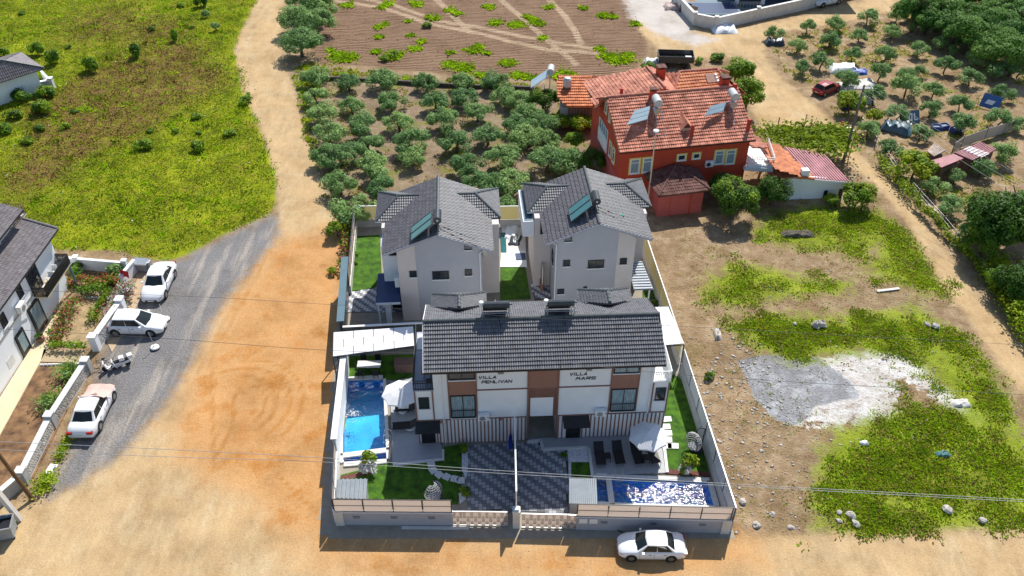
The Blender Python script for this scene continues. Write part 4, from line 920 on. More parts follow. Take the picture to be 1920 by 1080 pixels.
    mb.tube((xx, -.12, 0), (xx, -.12, 7.2), .05); mb.tube((xx, -.12, 7.2), (xx+(.8 if not right_strip else -.6), .1, 7.5), .05); mb.build('downpipe', m_trim, t)
    return t, zr, rx
H1 = Frame(-9.02, 57.25, 3.2); H2 = Frame(3.67, 58.7, 4.3)
t1, zr1, rx1 = rear_villa(H1, 'grey villa at the back left with anthracite tiled roof', -.5, 6.5, 2.95, m_grey, False, 1)
t2, zr2, rx2 = rear_villa(H2, 'grey villa at the back right, nearest to the red house, with anthracite tiled roof', 0, 6.8, 3.5, m_grey, True, 1)
# left side of villa one: white loggia and navy lean-to; right side of villa two: steel lean-to, left: white parapet
mb = MB(); mb.box(-1.95, 1.6, 0, -.502, 3.39, 6.9); mb.build('loggia_wall', m_white, t1)
window(t1, 'f', 1.6, -1.35, 6.0, -.55, 6.85, bars=0)
mb = MB(); mb.box(-1.9, -.1, 4.0, -1.5, .5, 4.6) if 0 else mb.box(-.95, .3, 3.5, -.52, .9, 4.5); mb.build('air_conditioner', m_trim, t1)
mb = MB(); mb.slab([(-2.6, -.9, 2.9), (-.52, -.9, 2.9), (-.52, 2.6, 3.3), (-2.6, 2.6, 3.3)], .09); mb.build('porch_roof', m_navy, t1)
mb = MB(); mb.box(-2.6, -1.0, 2.68, -.52, -.9, 2.86); mb.build('porch_fascia', m_trim, t1)
mb = MB(); mb.box(-1.5, 1.5, 0, -.55, 1.59, 2.1); mb.build('door', m_blk, t1)
each(t1, 'porch_post', m_white, [(-2.5, -.8, 0, -2.38, -.68, 2.8), (-1.9, -.6, 0, -1.5, .2, 2.6)])
mb = MB(); mb.slab([(6.85, -1.1, 2.75), (8.55, -1.1, 2.7), (8.2, 2.4, 3.1), (6.85, 2.4, 3.1)], .08); mb.build('porch_roof', m_corr, t2)
for i in range(11):
    mb = MB(); y = -1.0+i*.33; mb.bar((6.9, y, 2.79+i*.036), (8.5-i*.03, y, 2.76+i*.036), .1, .06); mb.build('sheet_rib', mat('pale rib', (.5, .53, .56), .6), t2)
mb = MB(); mb.box(8.2, -1.0, 0, 8.32, -.88, 2.7); mb.build('porch_post', m_white, t2)
mb = MB(); mb.box(-2.45, 3.5, 5.6, -1.48, 8.6, 7.2); mb.build('balcony_box', m_white, t2)
mb = MB(); mb.box(-2.35, 3.6, 7.2, -1.6, 8.5, 7.22); mb.build('balcony_well', m_slate, t2)
def heater_side(fr, zr, rx, yy, lb):
    b = at_frame(thing('solar_water_heater', lb, 'solar heater'), fr)
    zt = zr+.95; x = rx+.05
    mb = MB(); mb.tube((x, yy-.6, zt), (x, yy+.75, zt), .33, 16); tk = mb.build('tank', m_tankd, b)
    mb = MB(); mb.tube((x, yy-.63, zt), (x, yy-.6, zt), .08, 10); mb.build('cap', m_trim, tk)
    n = Vector((-.4, 0, 1)).normalized()
    for k in (0, 1):
        y0 = yy-1.35+k*1.0; y1 = y0+.92
        P = [(x-.5, y1+.35, zr+.85), (x-.5, y0+.35, zr+.85), (x-2.2, y0, zr-.40), (x-2.2, y1, zr-.40)]
        mb = MB(); mb.slab(P, .08); p = mb.build('collector_panel', m_pan, b)
        mb = MB()
        for a, c_ in zip(P, P[1:]+P[:1]): mb.bar(a, c_, .05, .05)
        mb.build('panel_frame', m_tankd, p)
    mb = MB()
    for y in (yy-.9, yy+.8):
        mb.tube((x-.55, y, zr+.7), (x+.2, y, zr), .03); mb.tube((x-.6, y, zr+.7), (x-.6, y, zr-.2), .03); mb.tube((x-2.1, y, zr-.4), (x-2.1, y, zr-.9), .03)
    for q in (-.2, .2): mb.tube((x+q, yy-.4, zr), (x, yy-.4, zt-.25), .03); mb.tube((x+q, yy+.5, zr), (x, yy+.5, zt-.25), .03)
    mb.build('stand', m_blk, b)
    mb = MB()
    for q in range(2):
        p = Vector((x+.2, yy-.5+q*.5, zr+.05))
        for k in range(3): p2 = p+Vector((1.0, -.3+q*.1, -.42)); mb.tube(p, p2, .022); p = p2
    mb.build('pipe', m_blk, b)
heater_side(H1, zr1, rx1, .9, 'solar water heater with two teal panels on the back left villa')
heater_side(H2, zr2, rx2, 2.1, 'solar water heater with two teal panels on the back right villa')
o = MB(); o.lathe((5.9, 1.9, 8.45), [(.05, -.1), (.16, 0), (.13, .12), (.03, .16)], 8); at_frame(o.build('plastic_bag', mat('green plastic', (.01, .35, .18), .4), None, label='green plastic bag lying on the back right villa roof', cat='bag'), H2)

# ---------------- the red house ----------------
R = Frame(11.1, 76.7, 10.3)
t = at_frame(thing('red_house', 'big red house with terracotta roofs behind the right villa', 'house'), R)
mb = MB(); mb.box(0, 0, 0, 13.8, 11.6, 5.75)
mb.add([(0, 0, 5.75), (0, 11.6, 5.75), (0, 5.6, 8.75)], [(0, 1, 2), (0, 2, 1)][:1]); mb.slab([(0.001, 0, 5.7), (0.001, 11.2, 5.7), (0.001, 5.6, 8.7)], .2, d=(1, 0, 0)); mb.slab([(13.6, 0, 5.7), (13.6, 11.2, 5.7), (13.6, 5.6, 8.7)], .2, d=(1, 0, 0))
mb.build('wall', m_redwall, t)
mb = MB(); mb.box(-.03, .02, 0, -.003, 11.5, 2.3); mb.build('plinth_band', m_redpink, t)
EZ, RZ, RY = 5.85, 8.85, 5.7
roof([(-.35, -.5, EZ), (14.1, -.55, EZ), (14.0, RY, RZ), (-.2, RY, RZ)], t, m_roofred, w_=.235, l_=.40, amp=.05, step=.085, jit=.015)
roof([(14.0, RY, RZ), (-.2, RY, RZ), (-.9, 7.6, 7.9), (14.0, 7.6, 7.9)], t, m_roofred, w_=.235, l_=.42, amp=.05, step=.05)
mb = MB(); caps(t, [(-.2, RY, RZ+.05), (14.0, RY, RZ+.05)], mb=mb, r=.15)
# left rear gable: ridge runs to the back, west slope wide
roof([(-.6, 8.6, 6.5), (6.4, 6.6, 8.9), (6.0, 11.9, 8.9), (-.2, 14.4, 6.0)], t, m_roofred, w_=.34, l_=.36, amp=.03, step=.05, jit=.02)
roof([(6.4, 6.6, 8.9), (8.6, 6.8, 7.7), (8.6, 12.4, 7.7), (6.0, 11.9, 8.9)], t, m_roofred, w_=.3, l_=.36, amp=.02, step=.02)
roof([(-.95, 6.4, 7.6), (-.1, 6.5, 8.4), (.0, 8.4, 6.8), (-.75, 8.6, 6.3)], t, m_roofred, w_=.3, l_=.36, amp=.04)
caps(t, [(6.4, 6.6, 8.95), (6.0, 11.9, 8.95)], mb=mb, r=.15)
# right rear hipped roof, sunlight on the front slope painted as brighter orange tile
RR = [(9.2, 10.2, 8.8), (13.5, 10.2, 8.8)]
roof([(7.6, 6.9, 7.45), (14.6, 7.1, 7.45), RR[1], RR[0]], t, m_roofor, w_=.3, l_=.42, amp=.04, step=.08)
roof([(7.4, 6.9, 7.45), (7.4, 13.4, 7.3), RR[0]], t, m_roofred, w_=.3, l_=.4, amp=.04, step=.06)
roof([RR[1], (15.2, 12.6, 7.0), (16.4, 8.2, 6.6), (14.6, 7.1, 7.4)], t, m_roofred, w_=.3, l_=.4, amp=.02, step=.02)
roof([RR[0], RR[1], (15.2, 13.6, 6.8), (7.4, 13.6, 6.8)], t, m_roofred, w_=.3, l_=.4, amp=.02, step=.02)
caps(t, [(7.5, 6.9, 7.5), (RR[0][0], RR[0][1], 8.85), (RR[1][0], RR[1][1], 8.85), (14.6, 7.2, 7.5)], mb=mb, r=.15); caps(t, [(13.5, 10.2, 8.85), (15.6, 11.6, 7.6)], mb=mb, r=.15)
mb.build('ridge_tile', mat('faded ridge tile', (.50, .20, .14), .8, .25, 2), t, kind='stuff')
mb = MB(); mb.box(7.5, 8, 0, 14.6, 13, 6.9); mb.build('rear_wing', m_redwall, t)
roof([(13.8, -.7, 5.15), (15.7, -.3, 4.7), (15.3, 2.6, 4.9), (13.8, 3.6, 5.6)], t, m_roofred, w_=.3, l_=.4)
verge(t, [(-.38, -.52, EZ-.02), (-.24, RY, RZ-.02), (-.6, 6.6, 8.4)], m_wood, .08, .16); verge(t, [(14.12, -.55, EZ-.02), (14.03, RY, RZ-.02)], m_wood, .08, .14); verge(t, [(-.38, -.55, EZ-.06), (14.1, -.6, EZ-.06)], m_blk, .05, .1)
for x in (6.3-.0,):
    mb = MB(); zf = EZ+(1.4+.5)*.485; A = [(6.35, 1.2, 6.72), (7.95, 1.2, 6.72), (7.15, 1.2, 7.62)]; rb = (7.15, 3.6, 7.95)
    mb.slab([A[0], A[1], A[2]], .12, d=(0, 1, 0)); d_ = mb.build('dormer', m_roofold, t)
    for a in (A[0], A[1]):
        mb = MB(); mb.slab([(a[0], a[1]-.15, a[2]), (A[2][0], A[2][1]-.15, A[2][2]+.06), rb, (a[0], 2.4, 7.15)], .08); mb.build('dormer_roof', m_roofred, d_)
    mb = MB(); mb.box(6.6, 1.12, 6.75, 7.7, 1.19, 7.05); mb.build('dormer_sill', m_steel, d_)
for x, y, z0, h, s in ((6.9, 9.8, 8.2, 1.5, .42), (12.9, 6.5, 8.2, 1.35, .42), (1.6, 6.6, 8.4, .9, .14), (7.5, .5, 6.2, 1.5, .13), (13.6, .6, 6.2, 1.5, .15), (13.6, 5.3, 8.5, .9, .18), (4.6, 5.2, 8.4, 1.1, .28)):
    mb = MB(); mb.box(x-s, y-s, z0, x+s, y+s, z0+h); c_ = mb.build('chimney', m_redwall if s > .2 else mat('red pipe', (.42, .05, .03), .7), t)
    if s > .2:
        mb = MB(); mb.box(x-s-.08, y-s-.08, z0+h+.15, x+s+.08, y+s+.08, z0+h+.25)
        for a, b_ in ((-1, -1), (1, -1), (1, 1), (-1, 1)): mb.box(x+a*s*.8-.05, y+b_*s*.8-.05, z0+h, x+a*s*.8+.05, y+b_*s*.8+.05, z0+h+.15)
        mb.build('chimney_cap', m_roofold, c_)
mb = MB(); mb.slab([(11.9, 8.4, 8.22), (12.9, 8.4, 8.22), (12.9, 9.5, 8.7), (11.9, 9.5, 8.7)], .1); mb.build('roof_hatch', mat('brown hatch', (.26, .12, .08), .6), t)
mb = MB()
for q in range(3): mb.box(12.95, 8.4+q*.38, 8.15+q*.17, 13.2, 8.68+q*.38, 8.35+q*.17)
mb.build('hatch_flashing', m_white, t)
# windows with yellow surrounds
def ywin(side, pos, a0, z0, a1, z1, sur=True):
    if sur:
        mb = MB(); q = .14
        pan(mb, side, pos, a0-q, z0-q, a0, z1+q, .003, .05); pan(mb, side, pos, a1, z0-q, a1+q, z1+q, .003, .05); pan(mb, side, pos, a0, z1, a1, z1+q, .003, .05); mb.build('window_surround', m_yel, t)
    window(t, side, pos, a0, z0, a1, z1, frame=m_trim, glass=m_curt if a1-a0 > .9 else m_glass, bars=0 if a1-a0 < 1.1 else 0, cross=z1-.45 if z1-z0 > 1.2 else None, fw=.09)
for a in ((1.05, 2.95, 2.05, 4.65), (2.4, 2.95, 3.35, 4.65), (6.1, 3.98, 6.95, 4.65), (7.75, 4.02, 8.5, 4.65), (10.2, 3.1, 11.15, 4.7), (11.45, 3.0, 12.4, 4.65)): ywin('f', 0, *a)
for a in ((2.1, 3.0, 2.8, 4.65), (3.4, 3.0, 4.1, 4.7), (4.6, 6.55, 5.1, 7.5), (6.0, 6.8, 6.7, 8.0)): ywin('l', -.0, *a)
mb = MB(); pan(mb, 'l', 0, 5.0, 2.6, 8.4, 4.0, .003, .12); mb.build('balcony_panel', m_trim, t)
window(t, 'l', 0, 5.0, 4.05, 8.4, 5.3, frame=m_trim, glass=m_curt, bars=3, fw=.1)
mb = MB(); pan(mb, 'l', 0, 7.0, .05, 7.9, 2.0, .031, .08); mb.build('door', m_dark, t)
mb = MB(); mb.box(9.15, -.4, 3.05, 10.0, -.1, 3.72); a = mb.build('air_conditioner', m_trim, t); mb = MB(); mb.tube((9.45, -.41, 3.38), (9.45, -.43, 3.38), .24, 12); mb.build('fan_grille', m_tankd, a)
# white balcony on the right end
mb = MB(); mb.prism([(13.8, -.6), (16.3, -1.3), (17.3, 2.7), (13.8, 3.2)], 2.85, 3.02); mb.build('balcony_slab', m_trim, t)
mb = MB(); mb.prism([(13.4, -.7), (16.2, -1.6), (16.2, -1.2), (13.4, -.4)], 2.4, 2.84); mb.build('balcony_beam', m_trim, t)
railing(t, [(13.85, -.6), (16.3, -1.3), (17.3, 2.7)], 3.02, .95, m_trim, .25)
each(t, 'balcony_post', m_dark, [(16.0, -1.1, 0, 16.2, -.9, 2.4), (16.9, 2.3, 0, 17.1, 2.5, 2.8)])
# red roofed shed against the front wall
b = at_frame(thing('red_shed', 'faded red shed with weathered brown hipped roof against the red house', 'shed'), R)
mb = MB(); mb.box(3.1, -4.0, 0, 7.75, -.05, 2.75); mb.build('wall', m_redpink, b)
each(b, 'wall_pilaster', m_redwall, [(6.35, -4.06, 0, 6.5, -4.005, 2.75), (4.3, -4.03, 0, 4.34, -4.005, 2.75)])
pk = (5.9, -.35, 3.75)
roof([(2.8, -4.45, 2.8), (8.3, -4.3, 2.8), pk], b, m_roofold, w_=.25, l_=.4, jit=.02)
roof([(2.8, -4.45, 2.8), pk, (2.7, -.1, 2.85)], b, m_roofold, w_=.25, l_=.4); roof([(8.3, -4.3, 2.8), (8.3, -.1, 2.85), pk], b, m_roofold, w_=.25, l_=.4)
caps(b, [(2.8, -4.45, 2.85), pk, (8.3, -4.3, 2.85)], m=m_roofold, r=.12)
# solar heaters on the red roof
def heater_red(Q4, npan, tk, lb):
    b = at_frame(thing('solar_water_heater', lb, 'solar heater'), R); A_, B_, C_, D_ = [Vector(q) for q in Q4]
    zr_ = lambda y: EZ+(y+.5)*.485
    for k in range(npan):
        v0, v1 = k/npan+.015, (k+1)/npan-.015
        P = [A_.lerp(D_, v0), B_.lerp(C_, v0), B_.lerp(C_, v1), A_.lerp(D_, v1)]
        mb = MB(); mb.slab(P, .08); mb.build('collector_panel', m_panb, b)
    x, y, z = tk
    mb = MB(); mb.tube((x, y-.65, z), (x+.1, y+.75, z), .42, 16); mb.build('tank', m_tank, b)
    mb = MB(); mb.tube((x-.1, y-.75, z-.85), (x-.1, y-.2, z-.85), .34, 14); mb.build('lower_tank', m_steel, b)
    for xx in (x-.35, x+.35):
        for yy in (y-.5, y+.6): mb = MB(); mb.tube((xx, yy, zr_(yy)-.1), (xx, yy, z-.2), .03); mb.build('stand_leg', m_steel, b)
        mb = MB(); mb.tube((xx, y-.5, z-.3), (xx-.1, y-2.9, zr_(y-2.9)+.1), .025); mb.build('stay', m_steel, b)
    for p in (A_, B_): mb = MB(); mb.tube((p.x+.05, p.y+.1, zr_(p.y)-.1), (p.x+.05, p.y+.1, p.z), .03); mb.build('stand_leg', m_steel, b)
heater_red([(.75, 1.35, 7.9), (3.1, 2.05, 7.95), (3.95, 3.75, 8.55), (2.05, 3.15, 8.5)], 3, (4.45, 3.5, 9.15), 'white solar water heater with three pale panels on the left of the red house roof')
heater_red([(9.1, 1.75, 7.9), (11.35, 2.35, 7.95), (12.05, 3.35, 8.45), (10.15, 2.85, 8.4)], 2, (12.75, 3.55, 9.1), 'white solar water heater with two pale panels on the right of the red house roof')
# outbuilding left of the red house
A = Frame(5.25, 91.2, -2.5)
b = at_frame(thing('outbuilding', 'low outbuilding with orange tiled roof left of the red house', 'outbuilding'), A)
mb = MB(); mb.box(.4, 1.0, 0, 8.1, 6.0, 2.6); mb.build('wall', m_conc, b)
roof([(1.2, .5, 3.0), (8.2, .8, 3.0), (8.2, 6.2, 4.0), (0, 6.4, 4.0), (0, 2.3, 3.3)], b, m_roofor, w_=.25, l_=.55, amp=.06, step=.12)
caps(b, [(0, 6.4, 4.05), (8.2, 6.2, 4.05)], m=m_roofor, r=.14)
for i in range(18):
    mb = MB(); mb.box(1.3+i*.36, .7, 0, 1.56+i*.36, .76, 2.7); mb.build('fence_board', m_wood, b)
b = at_frame(thing('water_tank', 'small white water tank standing on the orange outbuilding roof', 'tank'), A)
mb = MB(); mb.lathe((1.15, 3.9, 4.3), [(.4, -.4), (.5, -.25), (.5, .55), (.35, .75), (.1, .8)], 14); mb.build('tank_body', m_tank, b); mb = MB(); mb.box(.7, 3.5, 3.4, 1.6, 4.3, 3.9); mb.build('tank_stand', m_wood, b)
b = at_frame(thing('solar_water_heater', 'white solar water heater behind the left end of the orange outbuilding', 'solar heater'), A)
mb = MB(); mb.tube((-.9, 6.2, 4.6), (-.8, 7.7, 4.6), .42, 14); mb.build('tank', m_tank, b); mb = MB(); mb.slab([(-1.2, 5.6, 4.3), (-1.2, 7.7, 4.3), (-3.2, 7.3, 3.0), (-3.2, 5.2, 3.0)], .08); mb.build('collector_panel', m_panb, b); mb = MB(); mb.tube((-.9, 6.4, 0), (-.9, 6.4, 4.3), .06); mb.tube((-3.0, 5.6, 0), (-3.0, 5.6, 3.0), .06); mb.build('stand', m_steel, b)
# trailer behind the red house
g = G(1265, 122); b = thing('trailer', 'dark open tipping trailer parked behind the red house', 'trailer', (g.x, g.y, 0), math.radians(-4))
mb = MB(); mb.box(-2.3, -1.1, .8, 2.3, 1.1, .9); mb.build('bed', m_wood, b)
for q in ((-2.3, -1.16, 2.3, -1.1), (-2.3, 1.1, 2.3, 1.16), (-2.36, -1.16, -2.3, 1.16), (2.3, -1.16, 2.36, 1.16)):
    mb = MB(); mb.box(q[0], q[1], .8, q[2], q[3], 1.7); mb.build('side_board', m_tankd, b)
for x in (-1.2, 1.2):
    for y in (-1.1, .9): mb = MB(); mb.tube((x, y, .4), (x, y+.2, .4), .4, 12); mb.build('wheel', m_tyre, b)
mb = MB(); mb.box(1.3, -.6, .9, 2.1, .3, 1.25); mb.build('sack', m_white, b)

# ---------------- white shed with maroon roof ----------------
Wf = Frame(*G(1465, 375)[:2], 4)
def wl(px, py, z=0): return Wf.pz(px, py, z)
b = at_frame(thing('white_shed', 'white walled shed with maroon corrugated and red tiled roof', 'shed'), Wf)
wr = wl(1573, 363)[0]
mb = MB(); mb.box(0, 0, 0, wr, 5.0, 1.9); mb.slab([(0, 0, 1.9), (wr, 0, 1.9), (wr, 0, 2.1), (1.6, 0, 2.9), (.3, 0, 2.6)], .2, d=(0, 1, 0)); mb.build('wall', m_white, b)
mb = MB(); mb.box(1.55, -.05, 1.9, 2.3, .6, 3.5); mb.build('chimney', m_white, b); 
roof([(1.3, -.25, 2.95), (2.9, -.25, 2.6), (1.2, 6.2, 2.9), (-1.2, 6.2, 2.9), (-1.5, .5, 2.3)], b, m_roofor, w_=.3, l_=.45)
mb = MB(); mb.slab([(2.7, -.25, 2.62), (wr+.25, -.3, 2.15), (wr-.7, 4.6, 2.5), (1.6, 5.9, 2.9)], .06)
nrib = 13
for i in range(nrib):
    f_ = (i+.5)/nrib; p = Vector((2.7, -.25, 2.64)).lerp(Vector((wr+.25, -.3, 2.17)), f_); q = Vector((1.6, 5.9, 2.92)).lerp(Vector((wr-.7, 4.6, 2.52)), f_); mb.bar(p, q, .13, .12)
mb.build('corrugated_sheet', m_purple, b)
mb = MB(); mb.bar((2.9, -.33, 2.5), (wr+.25, -.36, 2.0), .05, .25); mb.build('fascia', m_trim, b)
each(b, 'door', m_dark, [(wr-2.1, -.04, .0, wr-1.7, -.003, 1.0), (wr-.5, -.04, 0, wr-.05, -.003, 1.1)])

# ---------------- corrugated garden sheds at right ----------------
def sheet(par, P, m, n, name='corrugated_sheet', th=.04):
    P = [Vector(p) for p in P]; mb = MB(); mb.slab(P, th)
    for i in range(n):
        f_ = (i+.5)/n; mb.bar(P[0].lerp(P[1], f_)+Vector((0, 0, .02)), P[3].lerp(P[2], f_)+Vector((0, 0, .03)), .11, .12)
    return mb.build(name, m, par)
def simple_shed(corn, z, m, lb, n=14, posts=True):
    P = [G(a, b_, zz) for (a, b_), zz in zip(corn, z)]; c0 = sum(P, Vector())/4; c0.z = 0
    b = thing('garden_shed', lb, 'shed', c0); P = [p-c0 for p in P]
    sheet(b, P, m, n)
    q = [p*.86 for p in P]; mb = MB(); mb.prism([(p.x, p.y) for p in q], 0, min(z)-.25); mb.build('board_wall', m_wood, b)
    return b
simple_shed([(1745,302),(1765,315),(1806,298),(1788,290)], [1.9, 1.9, 2.1, 2.1], m_purple, 'near garden shed with a square maroon corrugated roof', 12)
simple_shed([(1738,284),(1751,294),(1773,283),(1752,268)], [2.0, 2.0, 2.2, 2.2], mat('rusty sheet', (.40, .24, .17), .7, .35, 1.5, col2=(.62, .52, .44)), 'small garden shed with rusty striped roof behind the near one', 8)
simple_shed([(1790,287),(1823,301),(1850,290),(1818,275)], [1.9, 1.9, 2.1, 2.1], m_purple, 'middle garden shed with maroon corrugated roof', 10)
simple_shed([(1806,280),(1840,295),(1855,288),(1818,274)], [2.1, 2.1, 2.2, 2.2], mat('pale sheet', (.62, .56, .56), .6), 'white roofed strip between the maroon garden sheds', 5)
simple_shed([(1818,276),(1852,290),(1868,280),(1838,267)], [2.0, 2.0, 2.1, 2.1], m_purple, 'far garden shed with maroon corrugated roof', 9)
# ---------------- white house at the left edge ----------------
W = Frame(-40.8, 52.3, 89.6)
t = at_frame(thing('white_house', 'white house with brown grey tiled roofs and black balcony at the left edge', 'house'), W)
mb = MB(); mb.box(-14, 0, 0, 9.6, 9, 5.9); mb.box(-14, 2.4, 5.9, 8.6, 8.6, 8.3); mb.box(9.6, 3.2, 0, 11.0, 6, 3.2); mb.build('wall', m_white, t)
roof([(-14, -.55, 5.95), (10.4, -.55, 5.95), (10.4, 2.5, 7.1), (-14, 2.5, 7.1)], t, m_roofbr, w_=.19, l_=.34)
roof([(-14, 1.5, 8.3), (9.9, 1.5, 8.3), (9.9, 5.2, 9.7), (-14, 5.2, 9.7)], t, m_roofbr, w_=.19, l_=.34)
roof([(-14, 9, 8.3), (9.9, 9, 8.3), (9.9, 5.2, 9.7), (-14, 5.2, 9.7)], t, m_roofbr, w_=.19, l_=.5)
mb = MB(); caps(t, [(10.4, -.55, 6.0), (10.4, 2.5, 7.15)], mb=mb); caps(t, [(-14, 5.2, 9.75), (9.9, 5.2, 9.75)], mb=mb); mb.build('ridge_tile', m_roofbr, t, kind='stuff')
verge(t, [(-14, -.57, 5.9), (10.42, -.57, 5.9)], m_dark, .05, .14); verge(t, [(-14, 1.47, 8.25), (9.92, 1.47, 8.25)], m_dark, .05, .14)
for x in (-8.5, -4.2, -1.0, 2.0, 5.0): window(t, 'f', 2.4, x, 7.2, x+1.6, 8.15, bars=1)
mb = MB(); mb.box(8.9, 2.2, 7.0, 11.2, 5.2, 7.1); mb.build('roof_terrace', m_trim, t); railing(t, [(8.9, 2.2), (11.2, 2.2), (11.2, 5.0)], 7.1, .9, m_wood, .2)
mb = MB(); mb.box(-14, -.06, 3.28, 4.5, -.003, 3.44); mb.build('floor_band', m_steel, t)
mb = MB(); mb.box(4.6, -1.1, 2.78, 9.4, -.01, 2.95); mb.build('balcony_floor', m_path, t)
railing(t, [(4.6, -.02), (4.6, -1.1), (9.4, -1.1), (9.4, 0)], 2.95, 1.0, m_dark, .07, r=.02)
mb = MB(); mb.box(9.25, -1.0, 0, 9.4, -.85, 2.8); mb.build('balcony_post', m_slate, t)
window(t, 'f', 0, 4.5, 3.0, 6.3, 5.6, bars=2, fw=.12); window(t, 'f', 0, 2.7, 4.2, 3.5, 5.4, bars=0, fw=.12); window(t, 'f', 0, -.5, 3.8, .3, 5.0, bars=1, fw=.1)
window(t, 'f', 0, -5.5, 3.8, -4.2, 5.2, bars=1, fw=.1); window(t, 'f', 0, -9.5, 3.8, -8.2, 5.2, bars=1, fw=.1)
for x0, x1, z1 in ((.1, 1.5, 2.3), (2.9, 4.8, 2.9), (-6.2, -4.9, 2.3)):
    mb = MB(); pan(mb, 'f', 0, x0, .05, x1, z1, .003, .1); d = mb.build('door', m_dark, t); mb = MB(); pan(mb, 'f', 0, x0+.25, .5, x1-.25, z1-.3, .101, .12); mb.build('door_glass', m_curt, d)
mb = MB(); pan(mb, 'f', 0, -1.9, .7, -.9, 1.5, .003, .02); mb.build('meter_box', m_kerb, t)
mb = MB(); mb.box(1.6, -.55, 3.6, 2.5, -.15, 4.3); a = mb.build('air_conditioner', m_trim, t); mb = MB(); mb.tube((2.0, -.56, 3.95), (2.0, -.58, 3.95), .26, 12); mb.tube((2.35, -.3, 3.6), (3.3, -.3, 3.2), .04); mb.build('fan_grille', m_steel, a)
for i, (x, y) in enumerate([(6.6, -.5), (7.5, -.45)]):
    b = at_frame(thing('garden_chair', 'white plastic chair on the black balcony, %s one' % ('nearer' if i == 0 else 'farther'), 'chair'), W)
    mb = MB(); mb.box(x, y-.25, 3.33, x+.5, y+.25, 3.38); mb.build('seat', m_trim, b)
    mb = MB(); mb.box(x+.46, y-.25, 3.38, x+.52, y+.25, 3.8); mb.build('backrest', m_trim, b)
    for p, q in ((x, y-.25), (x+.45, y-.25), (x, y+.2), (x+.45, y+.2)): mb = MB(); mb.box(p, q, 2.96, p+.05, q+.05, 3.33); mb.build('leg', m_trim, b)
b = at_frame(thing('balcony_box', 'dark storage box at the far end of the black balcony', 'box'), W); mb = MB(); mb.box(8.3, -.8, 2.96, 9.1, -.2, 3.4); mb.build('body', m_slate, b); mb = MB(); mb.box(8.26, -.84, 3.4, 9.14, -.16, 3.46); mb.build('lid', m_dark, b)
# path, gardens and walls of the white house
def flat(name, pts, z, m, kind='structure', parent=None, label=None):
    mb = MB(); P = [tuple(G(*p, z)[:2]) for p in pts] if len(pts[0]) == 2 else pts; mb.prism(P, z-.08, z); return mb.build(name, m, parent, kind=kind)
flat('garden_path', [(95,590),(150,592),(88,655),(0,815),(-60,900),(-120,900),(0,745),(50,665)], .05, m_path)
flat('garden_soil', [(150,560),(200,560),(163,650),(98,648)], .06, mat('sandy bed', (.36, .26, .14), .95, .25, 1.2, bump=.5))
m_bsoil = mat('dark turned soil', (.13, .072, .042), .95, .45, .9, bump=.9, bscale=6, col2=(.30, .17, .08))
flat('garden_soil', [(72,688),(150,685),(150,720),(60,900),(10,925),(-60,960),(-60,850),(0,818)], .06, m_bsoil)
flat('yard_paving', [(82,655),(160,655),(152,680),(76,678)], .05, m_tan)
flat('yard_paving', [(130,545),(210,540),(200,556),(152,560)], .05, m_tan)
flat('entrance_paving', [(228,570),(262,500),(285,500),(262,560),(240,612),(210,660),(200,640)], .03, mat('tan pavers', (.45, .34, .22), .85, .12, 1))
flat('flower_bed', [(125,512),(225,512),(215,538),(128,538)], .08, m_bsoil)
def wall_line(name, pts, h, th, m, lb, cap=None, posts=None, cat='wall', stone=False, postm=None):
    P = [G(*p) if len(p) == 2 else Vector(p) for p in pts]
    c0 = P[0].copy(); b = thing(name, lb, cat, c0); P = [p-c0 for p in P]
    mb = MB()
    for p, q in zip(P[:-1], P[1:]):
        d = (q-p).normalized(); s = Vector((-d.y, d.x, 0))*th/2
        mb.prism([(x.x, x.y) for x in (p-s, q-s, q+s, p+s)], -.05, h)
    mb.build('wall_body', m, b)
    if cap:
        mb = MB()
        for p, q in zip(P[:-1], P[1:]): mb.bar(p+Vector((0, 0, h+.04)), q+Vector((0, 0, h+.04)), th+.12, .08)
        mb.build('coping', cap, b)
    if posts:
        for a in posts:
            g = (G(*a) if len(a) == 2 else Vector(a))-c0; mb = MB(); s = th/2+.1; mb.box(g.x-s, g.y-s, 0, g.x+s, g.y+s, h+.25); o = mb.build('pillar', postm or m, b)
            mb = MB(); mb.box(g.x-s-.05, g.y-s-.05, h+.25, g.x+s+.05, g.y+s+.05, h+.33); mb.build('pillar_cap', cap or m, o)
    if stone:
        r = random.Random(4)
        mb = MB(); n = 0
        for p, q in zip(P[:-1], P[1:]):
            L_ = (q-p).length; d = (q-p)/L_; s = Vector((d.y, -d.x, 0))
            k = int(L_/.22)
            for i in range(k):
                for j in range(int((h-.3)/.16)):
                    c_ = p+d*((i+.5+r.uniform(-.2, .2)+(j % 2)*.5)*.22)+s*(th/2)+Vector((0, 0, .35+j*.16)); w_ = r.uniform(.05, .09)
                    mb.bar(c_-s*.01, c_+s*.035, w_*2, r.uniform(.08, .13))
        mb.build('stone_facing', m_stone, b, kind='stuff')
    return b
wall_line('garden_wall', [(50,905),(102,800),(165,700)], 1.15, .35, m_concw, 'stone faced grey garden wall beside the white parked sedan', m_kerb, [(50,905),(102,800),(168,697)], stone=True, postm=m_conc)
wall_line('garden_wall', [(183,655),(232,585)], 1.3, .4, m_white, 'white garden wall with stone reliefs behind the white hatchback', m_trim, [(183,655),(232,585)], stone=True)
wall_line('garden_wall', [(115,502),(150,505),(230,512),(240,512)], 1.25, .18, m_white, 'low white rendered wall along the meadow behind the white house', m_trim, [(150,505),(240,512)])
wall_line('entrance_wall', [(232,540),(258,508)], 1.3, .2, m_white, 'short white wall beside the entrance and the grey bin', m_trim)
wall_line('garden_wall', [(-60,1000),(50,905)], 1.1, .3, m_conc, 'grey garden wall at the bottom left behind the power poles', m_trim)
